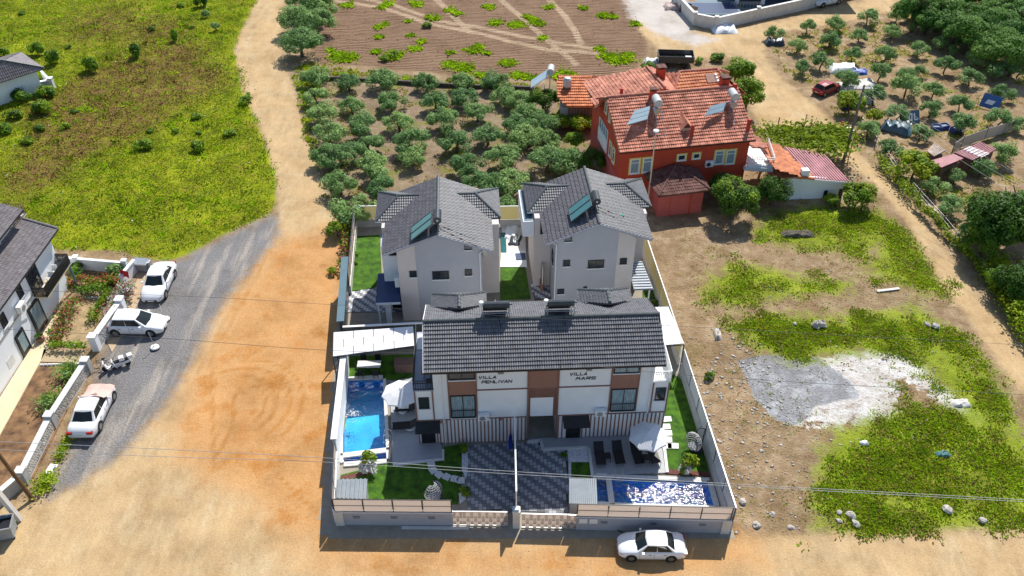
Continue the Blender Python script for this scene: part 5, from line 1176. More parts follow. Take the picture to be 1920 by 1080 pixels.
def kerb(pts, lb, m=m_trim):
    P = [G(*p) for p in pts]; c0 = P[0].copy(); b = thing('garden_kerb', lb, 'kerb', c0); r = random.Random(2)
    for p, q in zip(P[:-1], P[1:]):
        n = max(1, int((q-p).length/.3))
        for i in range(n):
            a = p.lerp(q, i/n)-c0; e = p.lerp(q, (i+.85)/n)-c0; mb = MB(); mb.bar(a+Vector((0, 0, .1)), e+Vector((0, 0, .1)), .1, .2); mb.build('edging_stone', m, b)
kerb([(98,648),(150,556)], 'white stone edging left of the sandy bed'); kerb([(98,648),(163,650)], 'white stone edging below the sandy bed'); kerb([(152,560),(205,560)], 'white stone edging above the sandy bed')
kerb([(76,686),(150,684)], 'white slanted stones above the dark soil bed')
for nm, vp, n, lb, m_, rr, z1 in [('rose_bed', [(100,640),(118,600),(140,566)], 1700, 'rose bushes with pink flowers left of the sandy bed', [m_dkgreen, m_green, m_flr], .8, .8),
      ('rose_bed', [(150,548),(175,546),(200,545)], 900, 'rose bushes above the sandy bed', [m_dkgreen, m_green], .6, .8),
      ('hedge_plants', [(172,602),(190,572),(205,548)], 1000, 'green plants right of the sandy bed', [m_green, m_yg], .5, .6),
      ('flower_border', [(125,530),(160,528),(195,528),(218,526)], 1900, 'flower border with red blooms under the meadow wall', [m_yg, m_green, m_flr], .6, .7),
      ('bed_plants', [(100,652),(130,652),(160,652)], 500, 'small plants along the lower edging of the sandy bed', [m_green], .35, .4),
      ('climbing_rose', [(205,590),(222,562),(236,545),(245,552)], 1600, 'silvery climbing shrub with red flowers on the white wall', [m_olive, m_flw, m_flr], .7, 1.3),
      ('garden_shrub', [(88,762),(105,745)], 700, 'shrub in the dark soil bed against the stone wall', [m_green, m_olive], .8, .8),
      ('garden_shrub', [(120,705),(140,690)], 700, 'shrub at the far corner of the dark soil bed', [m_green, m_olive], .8, .8),
      ('verge_grass', [(110,860),(125,830),(150,790),(165,745)], 900, 'green weeds along the foot of the stone faced wall', [m_yg, m_gr4], .5, .25),
      ('verge_grass', [(70,920),(88,905),(95,895)], 600, 'clump of weeds beside the wooden pole', [m_yg, m_gr4], .8, .35)]:
    link(nm, leafmass(nm, vp, n, rr, .09, m_, 62+n, '', '', .08, z1), label=lb, cat='plants', kind='stuff')
g = G(218, 495, 1.2); tree('sage', g.x, g.y, 1.5, 'grey green shrub behind the meadow wall near the grey bin', 'shrub', 'shrub', crown='foliage'); g = G(143, 498, 1); tree('bush', g.x, g.y, 1.2, 'green lemon bush in front of the low meadow wall', 'shrub', 'shrub', crown='foliage')

# flower pots by the white house door
g = G(78, 640); b = thing('planter', 'round planter with a dark shrub by the white house door', 'planter', g)
mb = MB(); mb.lathe((0, 0, 0), [(.28, 0), (.36, .3), (.34, .5)], 12); mb.build('pot', m_teak, b); link('shrub', cloud_mesh('shrub', 9, 200, 4, .3, .25, .08, .2, [m_dkgreen]), b).location = (0, 0, .7)

# ---------------- little grey roofed house, top left ----------------
e0, e1 = G(83, 128, 3), G(0, 154, 3); yaw = math.degrees(math.atan2((e0-e1).y, (e0-e1).x))
Q = Frame(e0.x, e0.y, yaw)
t = at_frame(thing('small_house', 'small white house with dark grey hipped roof at the upper left edge', 'house'), Q)
hp = Q.pz(4, 114, 5.0); bk = Q.pz(37, 98, 3)
mb = MB(); mb.box(-12, .5, 0, -.9, bk[1]-.5, 2.95); mb.build('wall', m_white, t)
roof([(-12, 0, 3), (0, 0, 3), (hp[0], hp[1], 5.0), (-12, hp[1], 5.0)], t, m_roofbr, w_=.25, l_=.4)
roof([(0, 0, 3), (bk[0]*.2, bk[1], 3), (hp[0], hp[1], 5.0)], t, m_roofbr, w_=.25, l_=.4, amp=.02, step=.02)
roof([(-12, bk[1], 3), (bk[0]*.2, bk[1], 3), (hp[0], hp[1], 5.0), (-12, hp[1], 5.0)], t, m_roofbr, w_=.25, l_=.6)
caps(t, [(0, 0, 3.05), (hp[0], hp[1], 5.05), (-12, hp[1], 5.05)], r=.12)
window(t, 'f', .5, -9.8, .1, -9.0, 2.2, bars=0)
wall_line('yard_wall', [(-40,222),(0,196),(30,186),(55,175),(100,166)], 1.2, .35, m_conc, 'grey stone wall with white capping in front of the small house', m_trim, [(100,166)], stone=False, postm=m_concw)
wall_line('yard_wall', [(100,166),(82,146)], 1.0, .3, m_white, 'short white wall at the corner of the small house')

# ---------------- building yard at the top ----------------
wall_line('block_wall', [(1262,4),(1301,47),(1341,55),(1500,20),(1640,-18)], 1.7, .3, m_concw, 'pale block wall round the building site at the top', m_kerb, [(1301,47),(1341,55),(1419,37),(1262,4)])
flat('site_floor', [(1275,-10),(1305,42),(1340,50),(1500,14),(1520,-60),(1290,-60)], .04, m_slate)
t = thing('building_site_pool', 'dark blue empty pool shell inside the block wall at the top', 'pool', G(1335, 22))
mb = MB(); mb.box(-4, -2.6, .05, 4, 2.4, .6); mb.build('shell', m_slate, t); mb = MB(); mb.box(-3.6, -2.2, .6, 3.6, 2.0, .62); mb.build('shell_floor', m_navy, t)
c0 = G(1400, 8); t = thing('unfinished_house', 'house with maroon walls and white columns behind the block wall at the top', 'house', (c0.x, c0.y, 0))
mb = MB(); mb.box(-2, 2.5, 0, 16, 10, 5); mb.build('wall', mat('maroon wall', (.16, .03, .03), .7), t)
for x in (-1.8, 2.2, 7): mb = MB(); mb.box(x, -.2, 0, x+.5, .3, 4); mb.build('column', m_trim, t)
mb = MB(); mb.box(-3, -.6, 4, 17, 10, 4.4); mb.build('floor_slab', m_slate, t)
railing(t, [(-3, -2), (2, -2)], 0, 1.1, m_steel, .5)
for i, (a, b_, lb) in enumerate([(1295, 30, 'brown board leaning against the left part of the block wall'), (1283, 24, 'dark maroon board leaning on the block wall behind the brown one'), (1272, 8, 'pale board propped on the upper left of the block wall')]):
    g = G(a, b_); mb = MB(); mb.slab([(-.9, 0, .0), (.9, -.3, 0), (.9, .3, 1.4), (-.9, .6, 1.4)], .05); mb.build('board', [mat('plywood', (.36, .24, .12), .8), mat('maroon board', (.12, .04, .04), .7), m_concw][i], label=lb, cat='board', loc=g, rz=-.5)
def rag(px_, py_, w_, h_, m, lb, cat, name, z=.12, seed=1, rz=0):
    g = G(px_, py_); r = np.random.RandomState(seed); n = 9; xs = np.linspace(-w_/2, w_/2, n); ys = np.linspace(-h_/2, h_/2, n); A_, B_ = np.meshgrid(xs, ys)
    z_ = r.rand(n, n)*z*2+z; z_[0] = z_[-1] = 0; z_[:, 0] = z_[:, -1] = 0; A_ = A_+r.uniform(-.1, .1, A_.shape)*w_*.5; B_ = B_+r.uniform(-.1, .1, A_.shape)*h_*.5
    i = (np.arange(n-1)[None]+np.arange(n-1)[:, None]*n).ravel()
    me = npmesh(name, np.stack([A_.ravel(), B_.ravel(), z_.ravel()+.02], 1), np.stack([i, i+1, i+1+n, i+n], 1), m); return link(name, me, label=lb, cat=cat, loc=g, rz=rz)
rag(1358, 57, 3.6, 2.6, m_white, 'heap of white plaster bags at the corner of the block wall', 'rubbish', 'plaster_bags', .25, 3)
rag(1262, 14, 2.8, 2.4, mat('mixed scrap', (.45, .36, .33), .8, .4, 3), 'heap of scrap boards left of the block wall', 'rubbish', 'scrap_heap', .2, 4)
rag(1222, 117, 2.0, 1.0, m_white, 'white sack on the field edge left of the dark trailer', 'sack', 'sack', .2, 5)
rag(1580, 132, 3.6, 2.2, m_white, 'pale tarpaulin heap behind the parked red car', 'rubbish', 'tarpaulin', .3, 6)
rag(1606, 162, 5.6, 2.4, m_concw, 'long pale tarpaulin beside the power pole', 'rubbish', 'tarpaulin', .22, 7, .2)
rag(1605, 137, 3.0, 1.4, mat('blue plastic', (.03, .08, .34), .5), 'blue plastic sheet among the debris right of the red car', 'rubbish', 'plastic_sheet', .2, 8)
rag(1590, 200, 2.4, 2.0, m_tankd, 'dark pile of scrap at the left foot of the power pole', 'rubbish', 'scrap_heap', .3, 9)
rag(1620, 190, 2.6, 1.6, m_concw, 'pale scrap pile behind the power pole', 'rubbish', 'scrap_heap', .3, 29)
rag(1452, 82, 2.8, 1.8, m_tankd, 'dark brush pile beside the dirt road bend', 'brush', 'brush_pile', .3, 10)
rag(1495, 440, 3.2, .9, mat('burnt scrap', (.10, .09, .07), .9, .5, 4), 'dark pile of scrap in the green patch of the vacant plot', 'rubbish', 'scrap_heap', .12, 11)
rag(1800, 757, 1.5, .8, m_concw, 'pale debris in the weeds right of the concrete slab', 'rubbish', 'debris', .1, 12)
rag(1768, 853, 1.1, .5, mat('teal cloth', (.08, .2, .2), .8), 'teal rag lying in the weeds at lower right', 'rag', 'rag', .1, 13)
rag(1620, 832, .6, .4, m_white, 'white paper scrap in the lower right weeds', 'rubbish', 'paper_scrap', .1, 14)
rag(1345, 628, .6, 1.4, m_stone, 'pale debris strip near the white pergola', 'rubbish', 'debris', .15, 15)
rag(1535, 611, 1.2, .5, m_stone, 'pale broken blocks in the weed band above the concrete slab', 'rubbish', 'debris', .2, 16)
mb = MB(); mb.box(-1.1, -.14, .02, 1.1, .14, .09); mb.build('plank', m_concw, label='pale plank lying on the bare earth of the vacant plot', cat='plank', loc=G(1665, 544), rz=.18)
# banner frames and crates in the right plot
for i, (a, b_, w_, m_, lb) in enumerate([(1706, 235, 2.6, m_slate, 'dark blue banner with white lettering propped among the young olives'), (1852, 204, 2.2, mat('blue banner', (.06, .14, .34), .5), 'small blue banner lying at the far right plot')]):
    g = G(a, b_); b = thing('banner', lb, 'banner', g, .2-.9*i); mb = MB(); mb.slab([(-w_/2, 0, .1), (w_/2, 0, .1), (w_/2, .9, 1.5), (-w_/2, .9, 1.5)], .05); mb.build('sheet', m_, b)
    mb = MB()
    for q, s in enumerate('IOL' if i == 0 else ''):
        x = -.9+q*.7
        if s == 'I': mb.slab([(x, .2, .5), (x+.15, .2, .5), (x+.15, .65, 1.25), (x, .65, 1.25)], .06, d=(0, -.5, .3))
        elif s == 'O':
            for aa in ((0, .15), (.35, .5)): mb.slab([(x+aa[0], .2, .5), (x+aa[1], .2, .5), (x+aa[1], .65, 1.25), (x+aa[0], .65, 1.25)], .06, d=(0, -.5, .3))
            for zz in (0, .8): mb.slab([(x, .2+zz*.45, .5+zz*.75), (x+.5, .2+zz*.45, .5+zz*.75), (x+.5, .29+zz*.45, .65+zz*.75), (x, .29+zz*.45, .65+zz*.75)], .065, d=(0, -.5, .3))
        else:
            mb.slab([(x, .2, .5), (x+.15, .2, .5), (x+.15, .65, 1.25), (x, .65, 1.25)], .06, d=(0, -.5, .3)); mb.slab([(x, .2, .5), (x+.5, .2, .5), (x+.5, .29, .65), (x, .29, .65)], .065, d=(0, -.5, .3))
    if i == 0:
        nv = len(mb.v)//8
        for q_, rng in enumerate(((0, 1), (1, 5), (5, 7))):
            m2 = MB(); m2.v = mb.v[rng[0]*8:rng[1]*8]; m2.f = [tuple(x_-rng[0]*8 for x_ in f_) for f_ in mb.f[rng[0]*6:rng[1]*6]]; m2.m = [0]*len(m2.f); m2.build('letter', m_trim, b)
    else: mb.slab([(-.6, .2, .5), (.3, .2, .5), (.5, .5, .95), (-.4, .5, .95)], .06, d=(0, -.5, .3)); mb.build('stripe', m_trim, b)
rag(1680, 245, 3.4, 1.6, m_slate, 'dark slatted panel leaning beside the blue banner', 'panel', 'slatted_panel', .4, 17, -.6)
rag(1690, 240, 2.2, 1.4, m_concw, 'pale sheet beside the propped banner', 'sheet', 'pale_sheet', .3, 18)
for i, (a, b_, m_) in enumerate([(1755, 243, 0), (1768, 241, 0), (1790, 246, 0), (1799, 250, 1)]):
    g = G(a, b_); b = thing('crate', '%s in the right plot, %s from the left' % ('blue crate' if not m_ else 'dark crate', ORD[i]), 'crate', g, .3*i); mm = mat('blue plastic', (.03, .08, .34)) if not m_ else m_tankd
    mb = MB(); mb.box(-.55, -.4, 0, .55, .4, .05)
    for q in ((-.55, -.4, .55, -.35), (-.55, .35, .55, .4), (-.55, -.35, -.5, .35), (.5, -.35, .55, .35)): mb.box(q[0], q[1], .05, q[2], q[3], .55)
    mb.build('crate_body', mm, b); mb = MB(); mb.box(-.45, -.3, .3, .45, .3, .4); mb.build('contents', m_slate, b)
# netting fence behind the sheds, garden fence rails
c0 = G(1800, 280); t = thing('net_fence', 'pale netting fence behind the maroon roofed sheds', 'fence', c0)
P = [G(*p)-c0 for p in [(1783,290),(1800,278),(1845,262),(1880,252),(1905,243)]]; mb = MB()
for p, q in zip(P[:-1], P[1:]): d = (q-p).normalized(); s = Vector((-d.y, d.x, 0))*.02; mb.prism([(x.x, x.y) for x in (p-s, q-s, q+s, p+s)], .1, 1.5)
mb.build('netting', translucent('pale netting', (.5, .48, .44), .3), t)
for p in P: mb = MB(); mb.tube(p, p+Vector((0, 0, 1.6)), .05); mb.build('post', m_wood, t)
c0 = G(1760, 420); t = thing('field_fence', 'thin post and wire fence beside the right hand dirt road', 'fence', c0); P = [G(*p)-c0 for p in [(1612,235),(1640,275),(1680,330),(1720,375),(1765,425),(1810,480),(1850,530),(1890,585),(1925,630)]]
for p in P: mb = MB(); mb.tube(p, p+Vector((0, 0, 1.3)), .05); mb.build('post', m_wood, t)
mb = MB()
for z in (.4, .8, 1.2):
    for p, q in zip(P[:-1], P[1:]): mb.tube(p+Vector((0, 0, z)), q+Vector((0, 0, z)), .012, 4)
mb.build('wire', m_steel, t)
mb = MB(); g = G(1740, 385); h_ = G(1772, 412)-g; mb.tube((0, 0, .08), h_+Vector((0, 0, .08)), .08, 8); mb.build('pipe', m_concw, label='pale pipe lying beside the dirt road at right', cat='pipe', loc=g)
mb = MB(); pts = [G(1795+18*math.cos(a_)*(1+.3*math.sin(3*a_)), 405+10*math.sin(a_)) for a_ in np.linspace(0, 6, 16)]; c0 = pts[0].copy()
for p, q in zip(pts[:-1], pts[1:]): mb.tube(p-c0+Vector((0, 0, .05)), q-c0+Vector((0, 0, .05)), .05, 5)
mb.build('hose', mat('green hose', (.25, .35, .18), .5), label='green garden hose in loops on the bare yard at right', cat='hose', loc=c0)
# low dark wall along the far side of the orchard
wall_line('orchard_wall', [(572,148),(640,150),(740,156),(870,164),(1000,168)], .45, .3, mat('dark stone', (.10, .085, .075), .9, .4, 3, bump=.6), 'low dark stone wall between the orchard and the ploughed field')
# long ploughed field ridge is part of the ground; a dark hatch of brush piles under the poles
# ---------------- the walled compound ----------------
# pools (photo corners of the water), the floor is laid around them
POOL = {
 'left':  [(643,716),(718,712),(724,841),(643,851)],
 'lsmall':[(644,863),(724,852),(725,859),(645,875)],
 'right': [(1146,898),(1326,906),(1338,950),(1152,944)],
 'rsmall':[(1118,896),(1139,897),(1143,943),(1120,942)]}
POOL['lsmall'] = [(643,856),(724,846),(725,862),(645,868)]
def quadw(pts, z=0.0): return [tuple(G(a, b_, z)[:2]) for a, b_ in pts]
PW = {k: quadw(v, .02) for k, v in POOL.items()}
comp = Z_COMP
xs = np.arange(-16.4, 15.4, .3); ys = np.arange(34.8, 72.4, .3); A_, B_ = np.meshgrid(xs, ys); xa, ya = A_.ravel(), B_.ravel()
dd = sdist(comp, xa, ya); pin = np.maximum.reduce([sdist(p, xa, ya) for p in PW.values()])
n = len(xs); i = (np.arange(n-1)[None]+np.arange(len(ys)-1)[:, None]*n).ravel(); F = np.stack([i, i+1, i+1+n, i+n], 1)
F = F[(dd[F].max(1) > -.8) & (pin[F].max(1) < 0.12)]
us, inv = np.unique(F.ravel(), return_inverse=True)
link('yard_ground', npmesh('yard_ground', np.stack([xa, ya, xa*0-.004], 1)[us], inv.reshape(-1, 4), mat('yard base', (.30, .27, .22), .9)), kind='structure')

m_water = bpy.data.materials.new('pool water'); m_water.use_nodes = True; t_ = m_water.node_tree; L_ = t_.links.new; t_.nodes.remove(t_.nodes['Principled BSDF'])
gl = N(t_, 'ShaderNodeBsdfGlossy', ins={'Roughness': .09}); tr = N(t_, 'ShaderNodeBsdfTransparent'); tr.inputs[0].default_value = (.62, .9, .98, 1)
mx = N(t_, 'ShaderNodeMixShader'); fr = N(t_, 'ShaderNodeFresnel', ins={'IOR': 1.33}); tc = N(t_, 'ShaderNodeTexCoord')
n1 = N(t_, 'ShaderNodeTexNoise', ins={'Scale': 3.4, 'Detail': 3.5, 'Roughness': .55}); n2 = N(t_, 'ShaderNodeTexVoronoi', ins={'Scale': 2.4}); n2.feature = 'SMOOTH_F1'
L_(tc.outputs['Object'], n1.inputs[0]); L_(tc.outputs['Object'], n2.inputs['Vector'])
ad = N(t_, 'ShaderNodeMath', operation='ADD'); L_(n1.outputs[0], ad.inputs[0]); L_(n2.outputs[0], ad.inputs[1])
bp = N(t_, 'ShaderNodeBump', ins={'Strength': 1.0, 'Distance': .075}); L_(ad.outputs[0], bp.inputs['Height'])
L_(bp.outputs[0], gl.inputs['Normal']); L_(bp.outputs[0], fr.inputs['Normal']); L_(fr.outputs[0], mx.inputs[0]); L_(tr.outputs[0], mx.inputs[1]); L_(gl.outputs[0], mx.inputs[2]); L_(mx.outputs[0], t_.nodes['Material Output'].inputs[0])
m_water2 = m_water.copy(); m_water2.name = 'calm pool water'
for _n in m_water2.node_tree.nodes:
    if _n.type == 'BUMP': _n.inputs['Distance'].default_value = .022
def pooltile():
    m = bpy.data.materials.new('pool floor'); m.use_nodes = True; t = m.node_tree; b = t.nodes['Principled BSDF']; b.inputs['Roughness'].default_value = .5
    tc = N(t, 'ShaderNodeTexCoord'); v = N(t, 'ShaderNodeTexNoise', ins={'Scale': .55, 'Detail': 3}); r = N(t, 'ShaderNodeValToRGB')
    t.links.new(tc.outputs['Object'], v.inputs[0]); t.links.new(v.outputs[0], r.inputs[0]); t.links.new(r.outputs[0], b.inputs['Base Color'])
    r.color_ramp.elements[0].position = .35; r.color_ramp.elements[0].color = (.02, .36, .66, 1); r.color_ramp.elements[1].position = .7; r.color_ramp.elements[1].color = (.05, .62, .78, 1)
    return m
m_pf = pooltile()
def pool(key, lb, depth, fm, step=None):
    P = PW[key]; c0 = Vector((sum(p[0] for p in P)/4, sum(p[1] for p in P)/4, 0)); Q = [(p[0]-c0.x, p[1]-c0.y) for p in P]
    t = thing('swimming_pool', lb, 'pool', c0)
    mb = MB(); mb.poly([(q[0], q[1], -depth) for q in Q]); mb.build('pool_floor', fm, t)
    mb = MB()
    for a, b_ in zip(Q, Q[1:]+Q[:1]): mb.poly([(a[0], a[1], -depth), (b_[0], b_[1], -depth), (b_[0], b_[1], .10), (a[0], a[1], .10)])
    mb.build('pool_wall', m_pooldeep, t)
    if step:
        mb = MB(); mb.box(*step); mb.build('pool_step', m_pf, t)
    nn = 30; gxs = []; 
    q0, q1, q2, q3 = [Vector((*q, .02)) for q in Q]; mb = MB(); mb.poly([q0, q1, q2, q3]); mb.build('water', m_water if key in ('right', 'rsmall') else m_water2, t)
    mb = MB(); 
    for k in range(4):
        a = Vector((*Q[k], 0)); b_ = Vector((*Q[(k+1) % 4], 0)); d = (b_-a).normalized(); o = Vector((d.y, -d.x, 0))
        cen = Vector((0, 0, 0)); o = o if (a+o-cen).length > (a-o-cen).length else -o
        W_ = {'left': (.45, .25, .45, .28), 'right': (.35, .4, .35, .4), 'lsmall': (.04, .25, .4, .25), 'rsmall': (.35, .04, .35, .25)}[key][k] if True else .3
        a2 = a-d*.0; pts = [a2+Vector((0, 0, 0)), b_, b_+o*W_+d*.2, a2+o*W_-d*.2]; L__ = (b_-a).length; nn = max(1, int(L__/.6))
        for j in range(nn):
            s0 = a.lerp(b_, j/nn); s1 = a.lerp(b_, (j+.985)/nn); c_ = MB(); c_.prism([(x.x, x.y) for x in (s0, s1, s1+o*W_, s0+o*W_)], .003, .14+.002*k); c_.build('coping_stone', m_kerb, t)
    return t
pool('left', 'long blue swimming pool on the left side of the front villa', 1.1, m_pf)
pool('lsmall', 'small dark blue wading pool at the near end of the left pool', .6, m_pooldeep)
tp = pool('right', 'swimming pool with glittering water in the front right corner', 1.5, mat('blue pool tile', (.03, .36, .60), .4, .4, .6))
pool('rsmall', 'small dark blue wading pool beside the corrugated roof at right', .6, m_pooldeep)
# fountain splash on the left pool, ladders
r = np.random.RandomState(5); c0 = G(664, 778, .1); nn = 150; V_ = []; 
mb = MB()
for k in range(120):
    a = r.uniform(0, 6.28); q = abs(r.normal())*.55; s = r.uniform(.015, .05)*(1.3-min(q, 1.2)*.6); z = .05+max(0, .5-q)*r.rand()*.5
    mb.lathe((math.cos(a)*q*1.3, math.sin(a)*q, z), [(.001, -s), (s, 0), (.001, s)], 5)
mb.build('water_splash', mat('foam', (.9, .92, .95), .2), label='white splash of water jet on the left pool', cat='splash', loc=c0, kind='stuff')
def ladder(px_, py_, rz, lb):
    g = G(px_, py_, .14); b = thing('pool_ladder', lb, 'ladder', g, rz)
    for x in (-.25, .25):
        mb = MB(); pts = [Vector((x, -.35, 0)), Vector((x, -.35, .55)), Vector((x, -.15, .75)), Vector((x, .1, .65)), Vector((x, .2, .2)), Vector((x, .2, -.8))]
        for p, q in zip(pts[:-1], pts[1:]): mb.tube(p, q, .025)
        mb.build('rail', m_steel, b)
    for z in (-.2, -.5): mb = MB(); mb.box(-.25, .15, z, .25, .25, z+.04); mb.build('rung', m_steel, b)
ladder(725, 822, math.radians(90), 'steel pool ladder on the right side of the left pool')
ladder(1160, 896, math.radians(180), 'steel pool ladder at the far side of the right pool')
# lawns, terraces, drive
def area(name, pts, z, m, lb=None, d=.05, par=None):
    mb = MB(); P = quadw(pts, z); mb.prism(P, z-d, z); o = mb.build(name, m, par, kind='structure' if not par else None); return o
vl = lambda x, y: tuple(V.w(x, y)[:2])
lawnL = area('lawn', [(639,890),(737,866),(826,858),(832,838),(866,832),(868,880),(862,925),(858,945),(632,945)], .06, m_lawn)
lawnR = area('lawn', [(1262,700),(1290,720),(1332,893),(1245,887),(1228,800),(1240,760)], .06, m_lawn)
area('lawn', [(636,668),(790,664),(790,705),(745,712),(640,706)], .06, m_lawn)
area('lawn', [(1071,866),(1105,866),(1107,900),(1071,898)], .06, m_lawn)
area('terrace', [(731,716),(780,706),(800,760),(829,840),(829,857),(736,870)], .12, m_terr, d=.11)
mb = MB(); P = quadw([(829,842),(833,842),(833,862),(738,874),(736,869),(829,858)], .13); mb.prism(P, 0, .135); mb.build('terrace_edge', m_kerb, kind='structure')
area('terrace', [(990,822),(1190,815),(1238,812),(1248,886),(1110,892),(1105,838),(1020,842),(1014,826),(990,828)], .12, m_terr, d=.11)
mb = MB()
for a, b_ in (((988,829),(1014,826)), ((1014,826),(1018,843)), ((1018,843),(1104,839)), ((1104,839),(1111,894)), ((1241,800),(1251,886)), ((1111,893),(1330,899))):
    p = G(*a, .1); q = G(*b_, .1); mb.bar(p, q, .22, .14)
mb.build('terrace_edge', m_kerb, kind='structure')
area('mulch_bed', [(640,892),(690,882),(700,880),(700,887),(640,902)], .075, m_mulch); area('mulch_bed', [(1247,879),(1330,885),(1332,893),(1247,888)], .075, m_mulch)
area('pebble_bed', [(866,842),(876,842),(878,870),(874,900),(866,880)], .08, m_gravel); area('pebble_bed', [(860,925),(872,915),(874,935),(862,945)], .08, m_gravel)
area('pebble_bed', [(1064,843),(1101,842),(1104,866),(1066,866)], .08, m_gravel); area('pebble_bed', [(1066,866),(1071,866),(1071,900),(1066,900)], .08, m_gravel)
# driveway of zigzag laid pavers (two tones)
def pavers(name, poly, z, ms, p, ang, lb):
    base = MB(); base.prism(poly, z-.04, z-.012); o = base.build(name, m_blk if ms[0] is m_pave1 else m_pav1b, kind='structure')
    A = np.array(poly); x0, y0 = A.min(0); x1, y1 = A.max(0); ca, sa = math.cos(ang), math.sin(ang); R_ = max(x1-x0, y1-y0)*1.0; cx_, cy_ = (x0+x1)/2, (y0+y1)/2
    M_ = [MB(), MB()]; K = int(R_/p)+1
    for i in range(-K, K):
        for j in range(-K, K):
            u, v = i*p, j*p; x = cx_+u*ca-v*sa; y = cy_+u*sa+v*ca
            if not inpoly(x, y, poly): continue
            tone = ((i+(j//1)) % 4 < 2); h = p*.46; q = [(-h, -h), (h, -h), (h, h), (-h, h)]
            pts = [(x+a*ca-b_*sa, y+a*sa+b_*ca) for a, b_ in q]
            M_[tone].prism(pts, z-.012, z+random.Random(i*77+j).uniform(-.002, .004))
    for k in (0, 1): M_[k].build('paver', ms[k], o, kind='stuff')
drive = quadw([(876,845),(882,836),(962,832),(1012,829),(1015,845),(1063,846),(1066,900),(1063,962),(876,956)], .03)
pavers('driveway', drive, .05, [m_pave1, m_pave2], .27, math.radians(2.8), '')
yard1 = quadw([(655,548),(705,540),(745,556),(752,584),(641,586)], .03); pavers('paved_yard', yard1, .05, [m_pav1b, m_pav2b], .24, math.radians(3), '')
yard2 = quadw([(995,530),(1028,532),(1033,560),(1003,562)], .03); pavers('paved_yard', yard2, .05, [m_pave1, m_pav2b], .24, math.radians(3), '')
area('lawn', [(660,443),(712,440),(716,520),(702,540),(654,546)], .06, m_lawn)
area('lawn', [(938,502),(985,500),(995,560),(938,562)], .06, m_lawn); area('lawn', [(1205,500),(1225,520),(1245,560),(1205,560)], .06, m_lawn)
area('side_terrace', [(940,470),(986,470),(988,500),(938,500)], .1, m_trim, d=.1)
t = area('side_terrace', [(941,425),(985,425),(986,470),(941,470)], .09, m_concw, d=.09)
P = quadw([(938,436),(948,436),(950,474),(940,474)], .1); mb = MB(); mb.prism(P, .095, .105); mb.build('plunge_pool', mat('teal pool cover', (.02, .12, .13), .15), label='narrow teal plunge pool between the two dark roofed villas', cat='pool')
for i, (a, b_, rr, mm) in enumerate([(958,440,1.0,m_white),(966,452,1.1,m_tankd),(962,425,.9,m_white)]): rag(a, b_, 2.0, 1.2, mm, ['crumpled white pool cover on the side terrace, lower one', 'crumpled dark pool cover on the side terrace', 'crumpled white pool cover at the far end of the side terrace'][i], 'cover', 'pool_cover', .12, 20+i, 1.4)
P = quadw([(966,475),(985,474),(986,486),(968,487)], .16); mb = MB(); mb.prism(P, .11, .17); mb.build('mat', m_navy, label='dark blue framed mat on the white side terrace', cat='mat')
P = quadw([(740,672),(773,671),(774,690),(742,691)], .7)
# stepping stones
for i, (a, b_) in enumerate([(808,870),(812,882),(823,890),(837,894),(852,898),(864,901)]):
    g = G(a, b_, .08); mb = MB(); mb.prism([(-.27, -.3), (.28, -.26), (.3, .2), (.1, .3), (-.26, .24)], -.03, .03); mb.build('stepping_stone', m_kerb, lawnL, loc=g, rz=.3+i*.25)
for i, (a, b_) in enumerate([(1249,786),(1247,800),(1250,812),(1250,824),(1249,836),(1262,836)]):
    g = G(a, b_, .08); mb = MB(); mb.prism([(-.4, -.3), (.4, -.26), (.42, .26), (-.4, .28)], -.03, .04); mb.build('stepping_stone', m_kerb, lawnR, loc=g, rz=.05-.03*i, )
# front boundary
g0 = (G(632, 984), G(850, 986), G(868, 986), G(952, 987), G(968, 989), G(978, 990), G(1062, 992), G(1080, 993), G(1365, 1000))
def lean_panel_wall(p, q, n, lb, h=1.35, hp=1.25):
    c0 = p.copy(); b = thing('front_wall', lb, 'wall', c0, math.atan2((q-p).y, (q-p).x)); L__ = (q-p).length
    mb = MB(); mb.box(0, 0, 0, L__, .22, h); mb.build('wall_body', mat('lilac grey render', (.40, .405, .44), .85, .06, .8), b)
    mb = MB(); mb.box(0, -.03, h, L__, .25, h+.07); mb.build('coping', m_kerb, b)
    for k in range(n):
        x0 = L__*k/n+.05; x1 = L__*(k+1)/n-.05
        for r_ in (0, 1):
            z0 = h+.10+r_*(hp/2+.02); mb = MB(); mb.box(x0, .06, z0, x1, .09, z0+hp/2-.02); mb.build('panel', m_cansh, b)
    mb = MB()
    for k in range(n+1): x = min(L__*k/n, L__-.05); mb.box(x-.025, .04, h+.07, x+.025, .12, h+hp+.13)
    for z in (h+.075, h+hp/2+.08, h+hp+.10): mb.box(0, .05, z, L__, .11, z+.035)
    mb.build('panel_frame', m_blk, b)
    for k in range(3): x = L__*(.18+.32*k); mb = MB(); mb.box(x-.22, -.012, .75, x+.22, -.002, .98); mb.box(x-.25, -.03, .98, x+.25, -.002, 1.02); mb.build('wall_vent', mat('vent', (.2, .21, .24), .7), b)
    mb = MB(); e = 0 if n == 4 else L__; mb.box(e-.05 if n == 4 else e-.55, -.08, 0, e+.55 if n == 4 else e+.05, .3, h+.1); mb.build('corner_pillar', m_concw, b)
    return b
lean_panel_wall(g0[0], g0[1], 4, 'left front boundary wall with cream panels on the grey base')
lean_panel_wall(g0[7], g0[8], 5, 'right front boundary wall with cream panels behind the parked car')
